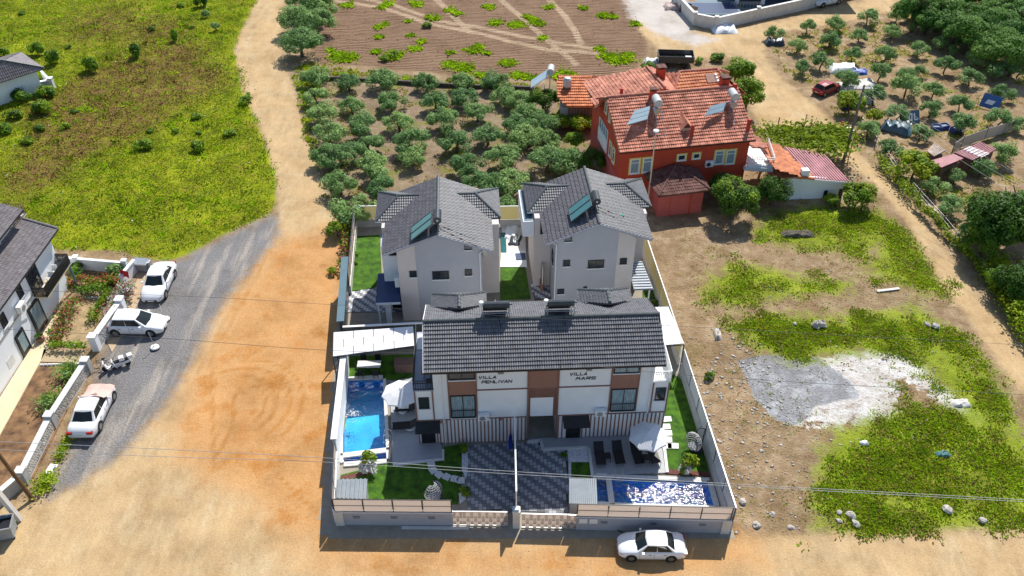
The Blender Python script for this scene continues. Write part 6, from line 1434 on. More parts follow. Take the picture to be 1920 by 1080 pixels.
def gate(p, q, lb, n, h=1.55):
    b = thing('gate', lb, 'gate', p.copy(), math.atan2((q-p).y, (q-p).x)); L__ = (q-p).length
    w_ = L__/n
    for k in range(n):
        x = w_*k; off = (k % 2); zb = .10 if off else .22
        mb = MB(); mb.box(x+.004, 0, zb, x+w_-.004, .03, h); mb.build('gate_plate', m_cansh, b)
        for z0, z1 in (((h*.36, h*.72),) if off else ((h*.62, h*.98), (.26, h*.34))):
            for j in range(4): xx = x+w_*(.17+.2*j); mb = MB(); mb.box(xx, -.008, z0, xx+.022, -.001, z1); mb.build('slot', mat('slot shade', (.20, .17, .15), .8), b)
            mb = MB(); mb.box(x+.03, -.02, z0-.03, x+w_-.03, -.001, z0-.004); mb.build('slot_ledge', mat('slot shade', (.20, .17, .15), .8), b)
    each(b, 'rail', m_steel, [(0, -.02, h+.002, L__, .05, h+.06), (0, .0, .04, L__, .04, .098)])
gate(g0[2], g0[3], 'cream slatted sliding gate of the left driveway', 12); gate(g0[5], g0[6], 'cream slatted sliding gate of the right driveway', 12)
gate(g0[1], g0[2], 'narrow cream slatted door left of the left driveway gate', 3); gate(g0[6]+Vector((.03, 0, 0)), g0[7], 'narrow cream slatted door right of the right driveway gate', 3)
c0 = G(968, 989); t = thing('gate_pillar', 'grey gate pillar between the two driveway gates', 'pillar', c0)
mb = MB(); mb.box(-.24, -.1, 0, .24, .35, 1.75); mb.build('shaft', m_concw, t); mb = MB(); mb.box(-.27, -.13, 1.75, .27, .38, 1.85); mb.box(-.15, -.02, 1.85, .18, .3, 2.0); mb.build('cap', m_kerb, t)
# tall divider fence between the drives, edge on to the camera
q = G(964.5, 833); p = c0+Vector((0, .4, 0)); dv = Vector((q.x, q.y, 0))-p
t = thing('divider_fence', 'tall thin white divider fence between the two driveways', 'fence', p, math.atan2(dv.y, dv.x)); L__ = dv.length
k = 5
for i in range(k):
    mb = MB(); mb.box(L__*i/k+.04, -.02, .1, L__*(i+1)/k-.04, .02, 3.25); mb.build('panel', m_tankd, t)
mb = MB()
for i in range(k+1): x = min(L__*i/k, L__-.04); mb.box(x-.04, -.04, 0, x+.04, .04, 3.4)
mb.box(0, -.05, 3.36, L__, .05, 3.44); mb.build('frame', m_trim, t)
rag(957, 838, .3, .5, mat('blue cloth', (.01, .05, .4), .6), 'blue cloth hanging beside the divider fence', 'cloth', 'cloth', .5, 33)
# side boundary walls
FLc = G(632, 984); FRc = G(1365, 1000)
def side_wall(pts, lb, h, hp, mw, mp, inner, seg=1.9, cap=m_trim, capw=.2):
    "pts on the ground; masonry base with a panel fence on top"
    c0 = Vector((*pts[0], 0)); b = thing('boundary_wall', lb, 'wall', c0); P = [Vector((*p, 0))-c0 for p in pts]
    mb = MB(); fr_ = MB(); cp = MB()
    for p, q in zip(P[:-1], P[1:]):
        d = (q-p).normalized(); s = Vector((-d.y, d.x, 0))*.1; L__ = (q-p).length
        mb.prism([(x.x, x.y) for x in (p-s, q-s, q+s, p+s)], 0, h)
        if hp:
            n = max(1, round(L__/seg)); s2 = s*.15
            for i in range(n):
                a = p.lerp(q, (i+.03)/n); e = p.lerp(q, (i+.97)/n); pm = MB(); pm.prism([(x.x, x.y) for x in (a-s2, e-s2, e+s2, a+s2)], h+.04, h+hp-.03); pm.build('panel', mp, b)
            for i in range(n+1): a = p.lerp(q, i/n); fr_.box(a.x-.035, a.y-.035, h, a.x+.035, a.y+.035, h+hp)
            fr_.bar(p+Vector((0, 0, h+hp)), q+Vector((0, 0, h+hp)), .08, .05)
        else: cp.bar(p+Vector((0, 0, h+.03)), q+Vector((0, 0, h+.03)), capw, .06)
    mb.build('wall_body', mw, b)
    if fr_.v: fr_.build('panel_frame', m_tankd if mp is not m_yelsh else m_trim, b)
    if cp.v: cp.build('coping', cap, b)
    return b
side_wall([(-12.1, 36.1), (-12.75, 41.2)], 'white left boundary wall beside the corrugated tank shed', 1.5, 1.1, m_white, m_cansh, 1)
side_wall([(-12.75, 41.2), (-13.45, 50.9)], 'tall white left boundary wall beside the long pool', 2.7, 0, m_white, None, 1, capw=.45)
side_wall([(-13.5, 51.0), (-13.7, 52.6)], 'short white wall piece under the white canopy', 2.2, 0, m_white, None, 1)
o = side_wall([(-14.1, 53.4), (-15.05, 62.2)], 'slate blue capped wall left of the paved side yard', 3.2, 0, m_tankd, None, 1, cap=m_slate, capw=.62)
side_wall([(-14.7, 60.8), (-15.6, 71.3)], 'cream panelled boundary wall left of the back lawn', 1.0, 1.5, m_concw, m_cansh, 1)
side_wall([(-15.6, 71.5), (-8.9, 71.8)], 'yellowish panel fence behind the back left lawn', .9, 1.6, m_conc, m_yelsh, 1)
side_wall([(-1.2, 71.5), (2.4, 71.6)], 'yellowish panel fence closing the gap between the dark villas', .9, 1.6, m_conc, m_yelsh, 1)
side_wall([(2.75, 61.2), (1.35, 70.9)], 'yellow panel fence along the side terrace between the villas', .9, 1.9, m_brown, m_yelsh, 1)
side_wall([(12.45, 68.6), (13.75, 51.6)], 'yellow panelled right boundary wall beside the back right villa', .9, 1.8, m_concw, m_yelsh, 1, seg=2.4)
side_wall([(13.8, 50.6), (14.85, 35.3)], 'grey panelled right boundary wall beside the lawn and pool', 1.2, 1.5, mat('shaded wall', (.40, .41, .43), .85), mat('grey panel', (.50, .51, .53), .6), 1, seg=2.6)  # wall grey has the shade of its inner face painted in
side_wall([(-13.95, 53.3), (-6.0, 53.9)], 'dark grey wall between the front yard and the paved side yard', 2.7, 0, m_tankd, None, 1)
# canopy of white sheets at left, pergola at right
def canopy(lb, P, nx_, ny_, mats_, gap=.004, posts=()):
    c0 = sum((Vector(p) for p in P), Vector())/4; c0.z = 0; b = thing('canopy', lb, 'canopy', c0); P = [Vector(p)-c0 for p in P]
    at = lambda u, v: P[0].lerp(P[1], u).lerp(P[3].lerp(P[2], u), v)
    fm = MB()
    for j in range(ny_):
        for i in range(nx_+1):
            u0 = max(0, (i-.5*(j % 2))/nx_); u1 = min(1, (i+1-.5*(j % 2))/nx_)
            if u1-u0 < .02: continue
            lift = Vector((0, 0, .012*(i % 2)))
            mb = MB(); mb.slab([at(u0+gap, j/ny_+gap)+lift, at(u1-gap, j/ny_+gap)+lift, at(u1-gap, (j+1)/ny_-gap)+lift, at(u0+gap, (j+1)/ny_-gap)+lift], .03); mb.build('sheet', mats_, b)
            fm.bar(at(u0, j/ny_)-Vector((0, 0, .08)), at(u0, (j+1)/ny_)-Vector((0, 0, .08)), .06, .06)
        fm.bar(at(0, j/ny_)-Vector((0, 0, .15)), at(1, j/ny_)-Vector((0, 0, .15)), .05, .06)
    fm.bar(at(0, 1)-Vector((0, 0, .05)), at(1, 1)-Vector((0, 0, .05)), .06, .08)
    for u, v in ((0, 0), (1, 0), (0, 1), (1, 1)): p = at(u, v); fm.tube((p.x, p.y, 0), p-Vector((0, 0, .05)), .05)
    fm.build('canopy_frame', m_tankd, b)
canopy('white sheet canopy over the lawn behind the left pool', [G(624, 668, 3.0), G(777, 648, 3.1), G(775, 612, 3.25), G(625, 623, 3.25)], 4, 3, m_fab)
canopy('white panel pergola roof at the right side of the duplex', [G(1246, 647, 3.0), G(1283, 644, 3.0), G(1253, 575, 3.0), G(1226, 576, 3.0)], 2, 4, m_fab)
# corrugated tank sheds in the front corners
def corner_shed(pts, z, n, lb):
    P = [G(a, b_, zz) for (a, b_), zz in zip(pts, z)]; c0 = sum(P, Vector())/4; c0.z = 0; b = thing('pump_shed', lb, 'shed', c0); P = [p-c0 for p in P]
    sheet(b, P, m_corr, n); mb = MB(); mb.prism([(p.x*.9, p.y*.9) for p in P], 0, min(z)-.15); mb.build('shed_wall', m_conc, b)
corner_shed([(629,934),(686,936),(689,898),(632,899)], [1.7,1.7,1.95,1.95], 7, 'pump shed with a dull blue corrugated roof in the front left corner')
corner_shed([(1067,945),(1120,946),(1118,899),(1067,898)], [1.7,1.7,1.95,1.95], 14, 'pump shed with a light corrugated roof beside the right wading pool')
# umbrellas
def umbrella(px_, py_, z, r_, lb, base, sides=8):
    g = G(px_, py_, z); b = thing('parasol', lb, 'parasol', (g.x, g.y, 0)); R0 = r_
    for k in range(sides):
        a0, a1 = 6.2832*k/sides+.2, 6.2832*(k+1)/sides+.2; mb = MB(); h = .55
        p0 = Vector((0, 0, z+.02)); e0_ = Vector((math.cos(a0)*R0, math.sin(a0)*R0, z-h)); e1_ = Vector((math.cos(a1)*R0, math.sin(a1)*R0, z-h)); m0 = p0.lerp(e0_, .55)+Vector((0, 0, .05)); m1 = p0.lerp(e1_, .55)+Vector((0, 0, .05))
        em = (e0_+e1_)/2*.965; em.z = z-h+.03
        mb.add([p0, m0, m1, e0_, em, e1_, e0_-Vector((0, 0, .14)), em-Vector((0, 0, .14)), e1_-Vector((0, 0, .14))], [(0,1,2),(1,3,4,2),(2,4,5),(3,6,7,4),(4,7,8,5)]); mb.build('canopy_panel', m_fab, b)
        mb = MB(); mb.tube(p0-Vector((0, 0, .06)), e0_-Vector((0, 0, .02)), .015, 4); mb.build('rib', m_steel, b)
    mb = MB(); mb.tube((0, 0, .1), (0, 0, z+.15), .035, 8); mb.build('pole', m_steel, b); mb = MB(); mb.lathe((0, 0, .12), [(.3, 0), (.32, .08), (.2, .14), (.05, .16)], 14); mb.build('base', m_trim, b)
umbrella(750, 728, 2.7, 1.45, 'white parasol beside the long left pool', 1)
umbrella(1217, 808, 2.7, 1.45, 'white parasol over the sun loungers at the right terrace', 1)
# sun loungers and tables
def lounger(px_, py_, rz, lb, sc=1.):
    g = G(px_, py_, .3); b = thing('sun_lounger', lb, 'sun lounger', (g.x, g.y, .12), rz, None)
    mb = MB(); mb.box(-.33, -.95, .34, .33, .35, .37); mb.build('seat', m_blk, b)
    mb = MB(); mb.slab([(-.33, .35, .37), (.33, .35, .37), (.33, .95, .72), (-.33, .95, .72)], .03); mb.build('backrest', m_blk, b)
    mb = MB()
    for x in (-.35, .35): mb.bar((x, -1.0, .35), (x, .38, .35), .04, .05); mb.bar((x, .38, .35), (x, .97, .72), .04, .04)
    mb.build('frame', m_dark, b)
    for x in (-.34, .34):
        for y in (-.95, .55): mb = MB(); mb.tube((x, y, 0), (x, y*.93, .34), .022); mb.build('leg', m_steel, b)
for i, (a, b_) in enumerate([(1124, 855), (1159, 853), (1194, 853), (1224, 852)]): lounger(a, b_, math.radians(3+i*2), 'dark sun lounger on the right terrace, %s from the left' % ORD[i])
lounger(760, 800, math.radians(-84), 'dark sun lounger on the left terrace, the near one'); lounger(764, 766, math.radians(-84), 'dark sun lounger on the left terrace, half under the shade by the parasol')
def side_table(px_, py_, lb, s=.55, m=m_blk, cat='table'):
    g = G(px_, py_, .5); b = thing('side_table', lb, cat, (g.x, g.y, .12), .05); mb = MB(); mb.box(-s/2, -s/2, .42, s/2, s/2, .46); mb.build('table_top', m, b)
    for x in (-1, 1):
        for y in (-1, 1): mb = MB(); mb.box(x*s*.45-.02, y*s*.45-.02, 0, x*s*.45+.02, y*s*.45+.02, .42); mb.build('leg', m_dark, b)
side_table(1138, 855, 'small dark side table between the first and second right loungers'); side_table(1211, 858, 'small dark side table between the third and fourth right loungers')
side_table(1211, 833, 'small white table under the right parasol', .7, m_trim); side_table(757, 760, 'round white table under the left parasol', .8, m_trim)
# dining set under the canopy
g = G(692, 683, .8); b = thing('dining_table', 'table with a pale top in the shade under the white canopy', 'table', (g.x, g.y, .06), .02); mb = MB(); mb.box(-.95, -.4, .72, .95, .4, .78); mb.build('table_top', m_kerb, b)
for x in (-.85, .85):
    for y in (-.33, .33): mb = MB(); mb.box(x-.03, y-.03, 0, x+.03, y+.03, .72); mb.build('leg', m_dark, b)
for i in range(4):
    x = -.6+(i % 2)*1.2; y = -.75 if i < 2 else .75; b = thing('dining_chair', 'dark chair at the %s %s of the canopy table' % ('near' if i < 2 else 'far', 'left' if i % 2 == 0 else 'right'), 'chair', (g.x+x, g.y+y, .06)); mb = MB(); mb.box(-.24, -.24, .42, .24, .24, .47); mb.build('seat', m_blk, b)
    mb = MB(); yb_ = -.26 if i < 2 else .22; mb.box(-.24, yb_, .47, .24, yb_+.04, .92); mb.build('backrest', m_blk, b)
    for xx in (-.2, .2):
        for yy in (-.2, .2): mb = MB(); mb.box(xx-.02, yy-.02, 0, xx+.02, yy+.02, .42); mb.build('leg', m_dark, b)
g = G(757, 684, .6); mb = MB(); mb.box(-.7, -.4, 0, .7, .4, .9); mb.box(-.75, -.45, .9, .75, .45, .96); mb.build('cabinet', mat('brown cabinet', (.16, .10, .08), .7), label='brown cabinet against the duplex side wall under the canopy', cat='cabinet', loc=(g.x, g.y, .06))
# hanging egg chairs
def egg(px_, py_, rz, lb, tilt=.0):
    g = G(px_, py_, 1.0); b = thing('egg_chair', lb, 'swing chair', (g.x, g.y, .06), rz); mb = MB(); n = 16
    def pt(u, v):
        a = -1.9+3.8*u; e = -1.2+2.5*v; r_ = .72
        return Vector((math.sin(a)*math.cos(e)*r_*1.0, math.cos(a)*math.cos(e)*r_*.7, 1.05+math.sin(e)*.75))
    for i in range(13):
        for j in range(10):
            mb.tube(pt(i/12, j/10), pt(i/12, (j+1)/10), .02, 4, caps=False)
    for j in range(11):
        for i in range(12): mb.tube(pt(i/12, j/10), pt((i+1)/12, j/10), .02, 4, caps=False)
    mb.build('wicker_shell', mat('grey wicker', (.42, .42, .44), .6), b)
    mb = MB(); mb.tube((0, .9, 0), (0, .95, 1.9), .035); mb.tube((0, .95, 1.9), (0, .45, 2.3), .035); mb.tube((0, .45, 2.3), (0, .0, 2.2), .035); mb.lathe((0, .5, 0), [(.6, 0), (.6, .04)], 16); mb.tube((0, 0, 2.2), (0, .1, 1.8), .015); mb.build('stand', m_dark, b)
    mb = MB(); mb.lathe((0, .1, .42), [(.1, -.06), (.42, 0), (.44, .12), (.2, .2)], 12); mb.build('cushion', mat('grey cushion', (.3, .31, .33), .9), b)
egg(1300, 830, math.radians(-60), 'grey wicker hanging chair on the right lawn by the wall'); egg(812, 922, math.radians(-130), 'grey wicker hanging chair lying behind the left front wall')
# white flowering bushes
for a, b_, lb in ((690, 878, 'white blossoming bush at the near end of the left pool'), (1290, 882, 'white blossoming bush behind the glittering pool')):
    g = G(a, b_, .4); t = thing('flowering_bush', lb, 'bush', (g.x, g.y, .05)); link('blossom', cloud_mesh('blossom', 71+a, 700, 9, .6, .35, .09, .3, [m_flw, m_green], mw=[.85, .15]), t).location = (0, 0, .6); link('foliage', cloud_mesh('foliage', 72+a, 350, 6, .45, .5, .14, .3, [m_green, m_yg]), t).location = (.1, .4, 1.1)
    link('stem', trunk_mesh('stem', 3, .8, .04, .3), t)
for a, b_, s, lb in ((868,836,.6,'green shrub at the top of the pebble strip by the left drive'), (872,918,.6,'green shrub beside the left drive near the front wall'), (1057,847,.35,'small dark plant by the right drive'), (1350-20,710-10,.7,'creeper hanging over the right boundary wall'), (665,470,.5,'yellow shrub on the back left lawn'), (665,487,.4,'second yellow shrub on the back left lawn'), (735,560,.6,'dark potted plant by the navy porch'), (1232,566,.7,'rock garden plant behind the right pergola')):
    g = G(a, b_, .5); tree('bush', g.x, g.y, s, lb, 'bush', 'bush', crown='foliage')

# ---------------- vehicles ----------------
def car(name, lb, cat, rear, front, nearside, kd, paint, extra=None, wb=2.6, gcol=None):
    "rear/front: photo points of the near side tyres' feet; nearside +1 = car's left side faces us"
    a, b_ = G(*rear), G(*front); d = (b_-a); s = max(.8, min(1.2, d.length/wb)); d.normalize(); n_ = Vector((-d.y, d.x, 0)); c0 = (a+b_)/2-n_*nearside*.80*s
    t = thing(name, lb, cat, c0, math.atan2(d.y, d.x)); t.scale = (s, s, s)
    H_ = wb/2; xf, xr = H_+.86, -H_-(1.0 if kd == 'sedan' else .62)
    Ltot = xf-xr
    sts = [(xr, .70, .62, .38), (xr+.10, .80, .84, .28), (xr+.45, .86, .97 if kd != 'pickup' else .95, .22), (-H_+.25, .89, .95, .20), (0, .89, .93, .20), (H_-.45, .89, .93, .20), (H_+.15, .87, .87, .22), (xf-.28, .80, .74, .24), (xf-.06, .66, .62, .28), (xf, .56, .52, .36)]
    vs = []; 
    for x, w_, z, zb in sts:
        pr = [(w_*.88, zb), (w_, zb+.1), (w_*1.0, (zb+z)/2), (w_*.96, z-.07), (w_*.86, z), (w_*.4, z+.035)]
        ring = [(x, y, zz) for y, zz in pr]+[(x, -y, zz) for y, zz in reversed(pr)]; vs += ring
    m_ = 12; fs = [(i*m_+j, (i+1)*m_+j, (i+1)*m_+(j+1) % m_, i*m_+(j+1) % m_) for i in range(len(sts)-1) for j in range(m_)]+[tuple(range(m_)), tuple(range((len(sts)-1)*m_, len(sts)*m_))[::-1]]
    mb = MB(); mb.add(vs, fs); body = mb.build('body', paint, t, smooth=True)
    if kd == 'sedan': gh = (H_-.35, .28, -.95, -H_-.25)
    elif kd == 'hatch': gh = (H_-.25, .30, -H_-.05, -H_-.38)
    else: gh = (H_-.2, .42, -.75, -1.05)
    x0, x1, x2, x3 = gh; zt = 1.46 if kd != 'pickup' else 1.75; zb = .90; wb_, wt = .79, .60
    def cab(xa, xb, za, zc, w0, w1, k=1.0): pass
    B = [Vector((x0, wb_, zb)), Vector((x1, wt, zt-.03)), Vector((x2, wt, zt-.04)), Vector((x3, wb_, zb+.02))]
    Bm = [Vector((p.x, -p.y, p.z)) for p in B]
    mb = MB()
    mid = [Vector((x1, 0, zt+.02)), Vector(((x1+x2)/2, 0, zt+.05)), Vector((x2, 0, zt)), Vector((x0+.12, 0, zb)), Vector((x3-.08, 0, zb+.02))]
    tm = [(B[1]+B[2])/2+Vector((0, .02, .03)), (Bm[1]+Bm[2])/2+Vector((0, -.02, .03))]
    pts = B+Bm+mid+tm  # 0-3,4-7,8-12,13,14
    mb.add(pts, [(1,13,9,8),(13,2,10,9),(5,8,9,14),(14,9,10,6),(0,1,8,11),(4,11,8,5),(2,3,12,10),(6,10,12,7),(0,3,2,13,1),(4,5,14,6,7)])
    mb.build('cabin', paint, t, smooth=False)
    def gq(P, k0, k1, off, nm):
        a0, b0, c_, d0 = P; f = lambda u, v: a0.lerp(b0, u).lerp(d0.lerp(c_, u), v)
        q = [f(k0, k0), f(1-k0, k0), f(1-k1, 1-k1), f(k1, 1-k1)]; n = (q[1]-q[0]).cross(q[3]-q[0]).normalized()
        if n.dot(off) < 0: n = -n
        mb = MB(); mb.slab([p+n*.012 for p in q], .006, d=tuple(-n)); return mb.build(nm, gcol or m_carg, t)
    for sgn, PP in ((1, [B[0], mid[3], mid[0], B[1]]), (1, [Bm[0], mid[3], mid[0], Bm[1]])): pass
    def sheetq(P, off, nm, m=None):
        n = (P[1]-P[0]).cross(P[3]-P[0]).normalized(); n = n if n.dot(off) > 0 else -n
        mb = MB(); mb.slab([p+n*.015 for p in P], .01, d=tuple(-n)); return mb.build(nm, m or gcol or m_carg, t)
    def face(A_, B__, C_, D_, u0, u1, v0, v1):
        f = lambda u, v: A_.lerp(B__, u).lerp(D_.lerp(C_, u), v); return [f(u0, v0), f(u1, v0), f(u1, v1), f(u0, v1)]
    fwd = Vector((1, 0, .5)); bk = Vector((-1, 0, .5))
    ws = face(B[0], Bm[0], Bm[1], B[1], .07, .93, .06, .95); 
    mbw = MB()
    for q, nm, dn_, k3, k8 in ((ws, 'windscreen', fwd, mid[3], mid[0]), (face(B[3], Bm[3], Bm[2], B[2], .08, .92, .14, .92), 'rear_window', bk, mid[4], mid[2])):
        # two panes meeting on the centre line so they follow the bulge
        cb = Vector((k3.x, 0, q[0].z)); cb = k3.lerp(k8, (q[0].z-k3.z)/(k8.z-k3.z)); ct = k3.lerp(k8, (q[3].z-k3.z)/(k8.z-k3.z))
        m2 = MB()
        n = dn_.normalized()*.02
        m2.add([q[0]+n, cb+n, ct+n, q[3]+n, q[1]+n, q[2]+n], [(0,1,2,3),(1,4,5,2)]); m2.build(nm, gcol or m_carg, t)
    for S_, P in ((1, B), (-1, Bm)):
        for u0, u1 in ((.10, .50), (.53, .93)):
            xx0, xx1 = P[0].lerp(P[3], u0), P[0].lerp(P[3], u1); t0, t1 = P[1].lerp(P[2], max(.03, (u0-.1)*1.15)), P[1].lerp(P[2], min(.97, (u1-.05)*1.1))
            q = [xx0.lerp(t0, .08), xx1.lerp(t1, .08), xx1.lerp(t1, .86), xx0.lerp(t0, .86)]; sheetq(q, Vector((0, S_, .3)), 'side_window')
    for x in (H_, -H_):
        for y in (.80, -.80):
            mb = MB(); sg = 1 if y > 0 else -1; mb.tube((x, y-sg*.12, .31), (x, y+sg*.085, .31), .31, 16); w_ = mb.build('wheel', m_tyre, t); mb = MB(); mb.tube((x, y+sg*.08, .31), (x, y+sg*.094, .31), .2, 10); mb.build('rim', m_rim, w_)
    for x in (H_, -H_):
        for sg in (1, -1): mb = MB(); mb.tube((x, sg*.80, .34), (x, sg*.892, .34), .375, 16); mb.build('wheel_arch', m_blk, t)
    for sg in (1, -1):
        mb = MB(); mb.slab([(xf-.30, sg*.80, .66), (xf-.07, sg*.64, .57), (xf-.02, sg*.40, .55), (xf-.20, sg*.42, .70)], .06, d=(.35, 0, -.9)); mb.build('headlight', m_lampg, t)
        mb = MB(); mb.box(xr-.02, sg*.45, .66, xr+.16, sg*.80, .82); mb.build('tail_light', m_lampr, t)
        mb = MB(); mb.box(x0-.42, sg*.86, .92, x0-.28, sg*1.02, 1.04); mb.build('wing_mirror', paint, t)
    mb = MB(); mb.box(xf-.03, -.42, .34, xf+.02, .42, .48); mb.build('grille', m_blk, t)
    mb = MB(); mb.box(xf+.02, -.24, .38, xf+.035, .24, .46); mb.box(xr-.05, -.24, .52, xr-.03, .24, .61); mb.build('number_plate', m_trim, t)
    mb = MB()
    for sg in (1, -1):
        for x in (.12, -.85): mb.box(x-.09, sg*.885, .72, x+.07, sg*.90, .75)
        for x in (.78, -.18, -.98): mb.box(x-.006, sg*.884, .32, x+.006, sg*.895, .86)
    mb.build('door_seam', m_tankd, t)
    return t
car('parked_sedan', 'silver white sedan parked on the road in front of the right wall', 'car', (1257,1052), (1183,1051), 1, 'sedan', m_carw)
car('parked_sedan', 'white sedan parked nearest the grey bin, nose towards the camera', 'car', (329,518), (311,560), 1, 'sedan', m_carw, wb=2.5)
car('parked_hatchback', 'white hatchback parked sideways against the white garden wall', 'car', (219,630), (285,631), -1, 'hatch', m_carw)
tc_ = car('parked_sedan', 'white sedan with a pink cloth over its windscreen and bonnet', 'car', (189,806), (215,749), -1, 'sedan', m_carw)
car('parked_hatchback', 'red hatchback parked at the dirt junction beside the debris', 'car', (1545,182), (1569,172), -1, 'hatch', m_carr, wb=2.6)
tpk = car('pickup_truck', 'white pickup truck with black wheels at the top edge', 'pickup', (1571,8), (1542,14), 1, 'pickup', m_carw)
s_ = tc_.scale[0]; mb = MB(); xs_ = [1.85, 1.3, .92, .55, .2]; zs_ = [.93, .955, 1.0, 1.24, 1.48]; vs = []
rr_ = random.Random(8)
for x, z in zip(xs_, zs_):
    for y in (-.88, -.62, -.3, 0, .3, .62, .85): vs.append((x+rr_.uniform(-.03, .03), y, z+rr_.uniform(.01, .05)-(.16 if abs(y) > .8 else 0)))
mb.add(vs, [(i*7+j, i*7+j+1, (i+1)*7+j+1, (i+1)*7+j) for i in range(4) for j in range(6)])
o = mb.build('pink_cloth', m_pink, None, label='faded pink cloth laid over the parked white sedan windscreen', cat='cloth', smooth=True); o.location = tc_.location; o.rotation_euler = tc_.rotation_euler; o.scale = (s_, s_, s_)
# motor scooters
def scooter(px_, py_, rz, lb, seatm):
    g = G(px_, py_); b = thing('motor_scooter', lb, 'scooter', g, rz)
    for x in (-.55, .55): mb = MB(); mb.tube((x, -.05, .25), (x, .05, .25), .25, 14); mb.build('wheel', m_tyre, b)
    mb = MB(); mb.slab([(-.75, -.18, .62), (-.05, -.15, .55), (-.05, .15, .55), (-.75, .18, .62)], .22); mb.slab([(-.1, -.16, .33), (.42, -.16, .33), (.42, .16, .33), (-.1, .16, .33)], .08); mb.slab([(.36, -.2, .3), (.50, -.22, .95), (.50, .22, .95), (.36, .2, .3)], .08, d=(1, 0, 0)); mb.build('body', m_trim, b)
    mb = MB(); mb.slab([(-.72, -.15, .74), (-.05, -.13, .70), (-.05, .13, .70), (-.72, .15, .74)], .1); mb.build('seat', seatm, b)
    mb = MB(); mb.tube((.5, 0, .3), (.42, 0, 1.0), .03); mb.tube((.42, -.33, 1.02), (.42, .33, 1.02), .02); mb.build('handlebar', m_dark, b)
    mb = MB(); mb.box(-1.05, -.2, .72, -.68, .2, 1.05); mb.build('top_box', m_trim, b); mb = MB(); mb.tube((.56, 0, .85), (.62, 0, .85), .09, 10); mb.build('headlight', m_lampg, b)
scooter(212, 692, math.radians(205), 'white motor scooter parked left of the other one by the wall end', m_blk); scooter(228, 688, math.radians(210), 'white motor scooter parked right, with a pale top box', m_blk)
g = G(195, 688); t = thing('bicycle', 'dark bicycle leaning at the end of the stone wall', 'bicycle', g, math.radians(200)); mb = MB()
for x in (-.5, .5):
    w_ = MB()
    for k in range(14): a0, a1 = 6.2832*k/14, 6.2832*(k+1)/14; w_.tube((x+math.cos(a0)*.32, 0, .33+math.sin(a0)*.32), (x+math.cos(a1)*.32, 0, .33+math.sin(a1)*.32), .022, 4)
    w_.build('wheel', m_tyre, t)
for p, q in (((-.5,0,.33),(0,0,.35)), ((0,0,.35),(-.15,0,.85)), ((0,0,.35),(.38,0,.82)), ((-.15,0,.8),(.38,0,.82)), ((.5,0,.33),(.36,0,.95)), ((-.5,0,.33),(-.15,0,.8))): mb.tube(p, q, .02, 5)
mb.build('frame', m_dark, t); mb = MB(); mb.box(-.3, -.07, .86, -.03, .07, .92); mb.build('saddle', m_blk, t); mb = MB(); mb.tube((.36, -.28, .98), (.36, .28, .98), .015); mb.build('handlebar', m_dark, t)
# poles in round concrete bases beside the cars
for a, b_, lb in ((311, 600, 'thin pole in a round white base beside the front of the hatchback'), (291, 653, 'thin pole in a round white base below the hatchback')):
    g = G(a, b_); t = thing('barrier_post', lb, 'post', g); mb = MB(); mb.lathe((0, 0, 0), [(.36, 0), (.38, .1), (.34, .2), (.14, .24), (.05, .3)], 16); mb.build('base', m_trim, t); mb = MB(); mb.lathe((0, 0, .0), [(.40, .01), (.42, .06), (.40, .1)], 16); mb.build('tyre_ring', m_tyre, t); mb = MB(); mb.tube((0, 0, .2), (-.1, .0, 1.8), .03, 8); mb.build('pole', m_steel, t)
# bins
def bin_(px_, py_, rz, s, lb, open_=True):
    g = G(px_, py_); t = thing('waste_bin', lb, 'bin', g, rz); mb = MB(); x, y, h = .75*s, .5*s, 1.1*s
    b0 = [(-x*.85, -y*.8), (x*.85, -y*.8), (x*.85, y*.8), (-x*.85, y*.8)]; t0 = [(-x, -y), (x, -y), (x, y), (-x, y)]
    mb.add([(*p, .12) for p in b0]+[(*p, h) for p in t0], [(0,3,2,1)]+[(i, (i+1) % 4, 4+(i+1) % 4, 4+i) for i in range(4)]); mb.build('container', m_corr, t)
    mb = MB(); mb.bar((-x, -y, h), (x, -y, h), .08, .08); mb.bar((x, -y, h), (x, y, h), .08, .08); mb.bar((x, y, h), (-x, y, h), .08, .08); mb.bar((-x, y, h), (-x, -y, h), .08, .08); mb.build('rim', m_steel, t)
    mb = MB()
    if open_: mb.box(-x+.04, -y+.04, h-.3, x-.04, y-.04, h-.26)
    else: mb.slab([(-x, -y, h+.06), (x, -y, h+.06), (x, y, h+.16), (-x, y, h+.16)], .06)
    mb.build('lid' if not open_ else 'rubbish', m_blk if open_ else m_steel, t)
    for a in (-x*.8, x*.8):
        for c_ in (-y*.7, y*.7): mb = MB(); mb.tube((a, c_-.03, .09), (a, c_+.03, .09), .09, 8); mb.build('wheel', m_tyre, t)
bin_(8, 1004, .25, 1.2, 'open grey waste container at the bottom left corner'); bin_(268, 507, -.1, .9, 'closed grey waste bin beside the white entrance wall', False)
g = G(280, 505); mb = MB(); mb.box(-.3, -.25, 0, .3, .25, .9); mb.box(-.33, -.28, .9, .33, .28, .96); mb.build('meter_cabinet', m_steel, label='small steel cabinet right of the closed grey bin', cat='cabinet', loc=g)
mb = MB(); mb.box(-.3, -.45, 0, .3, .45, .06); mb.build('slab', m_trim, label='white slab lying on the grass below the stone wall', cat='slab', loc=G(96, 880), rz=-.15)
g = G(228, 520, 1); t = thing('flag', 'red flag on a short pole at the entrance of the white house', 'flag', (g.x, g.y, 0)); mb = MB(); mb.tube((0, 0, 0), (0, 0, 2), .03); mb.build('pole', m_steel, t); mb = MB(); mb.add([(0, 0, 1.95), (.5, -.1, 1.85), (.75, .05, 1.6), (.7, -.05, .9), (.35, .1, 1.0), (0, 0, 1.1)], [(0, 1, 4, 5), (1, 2, 3, 4)]); mb.build('cloth', m_red, t)

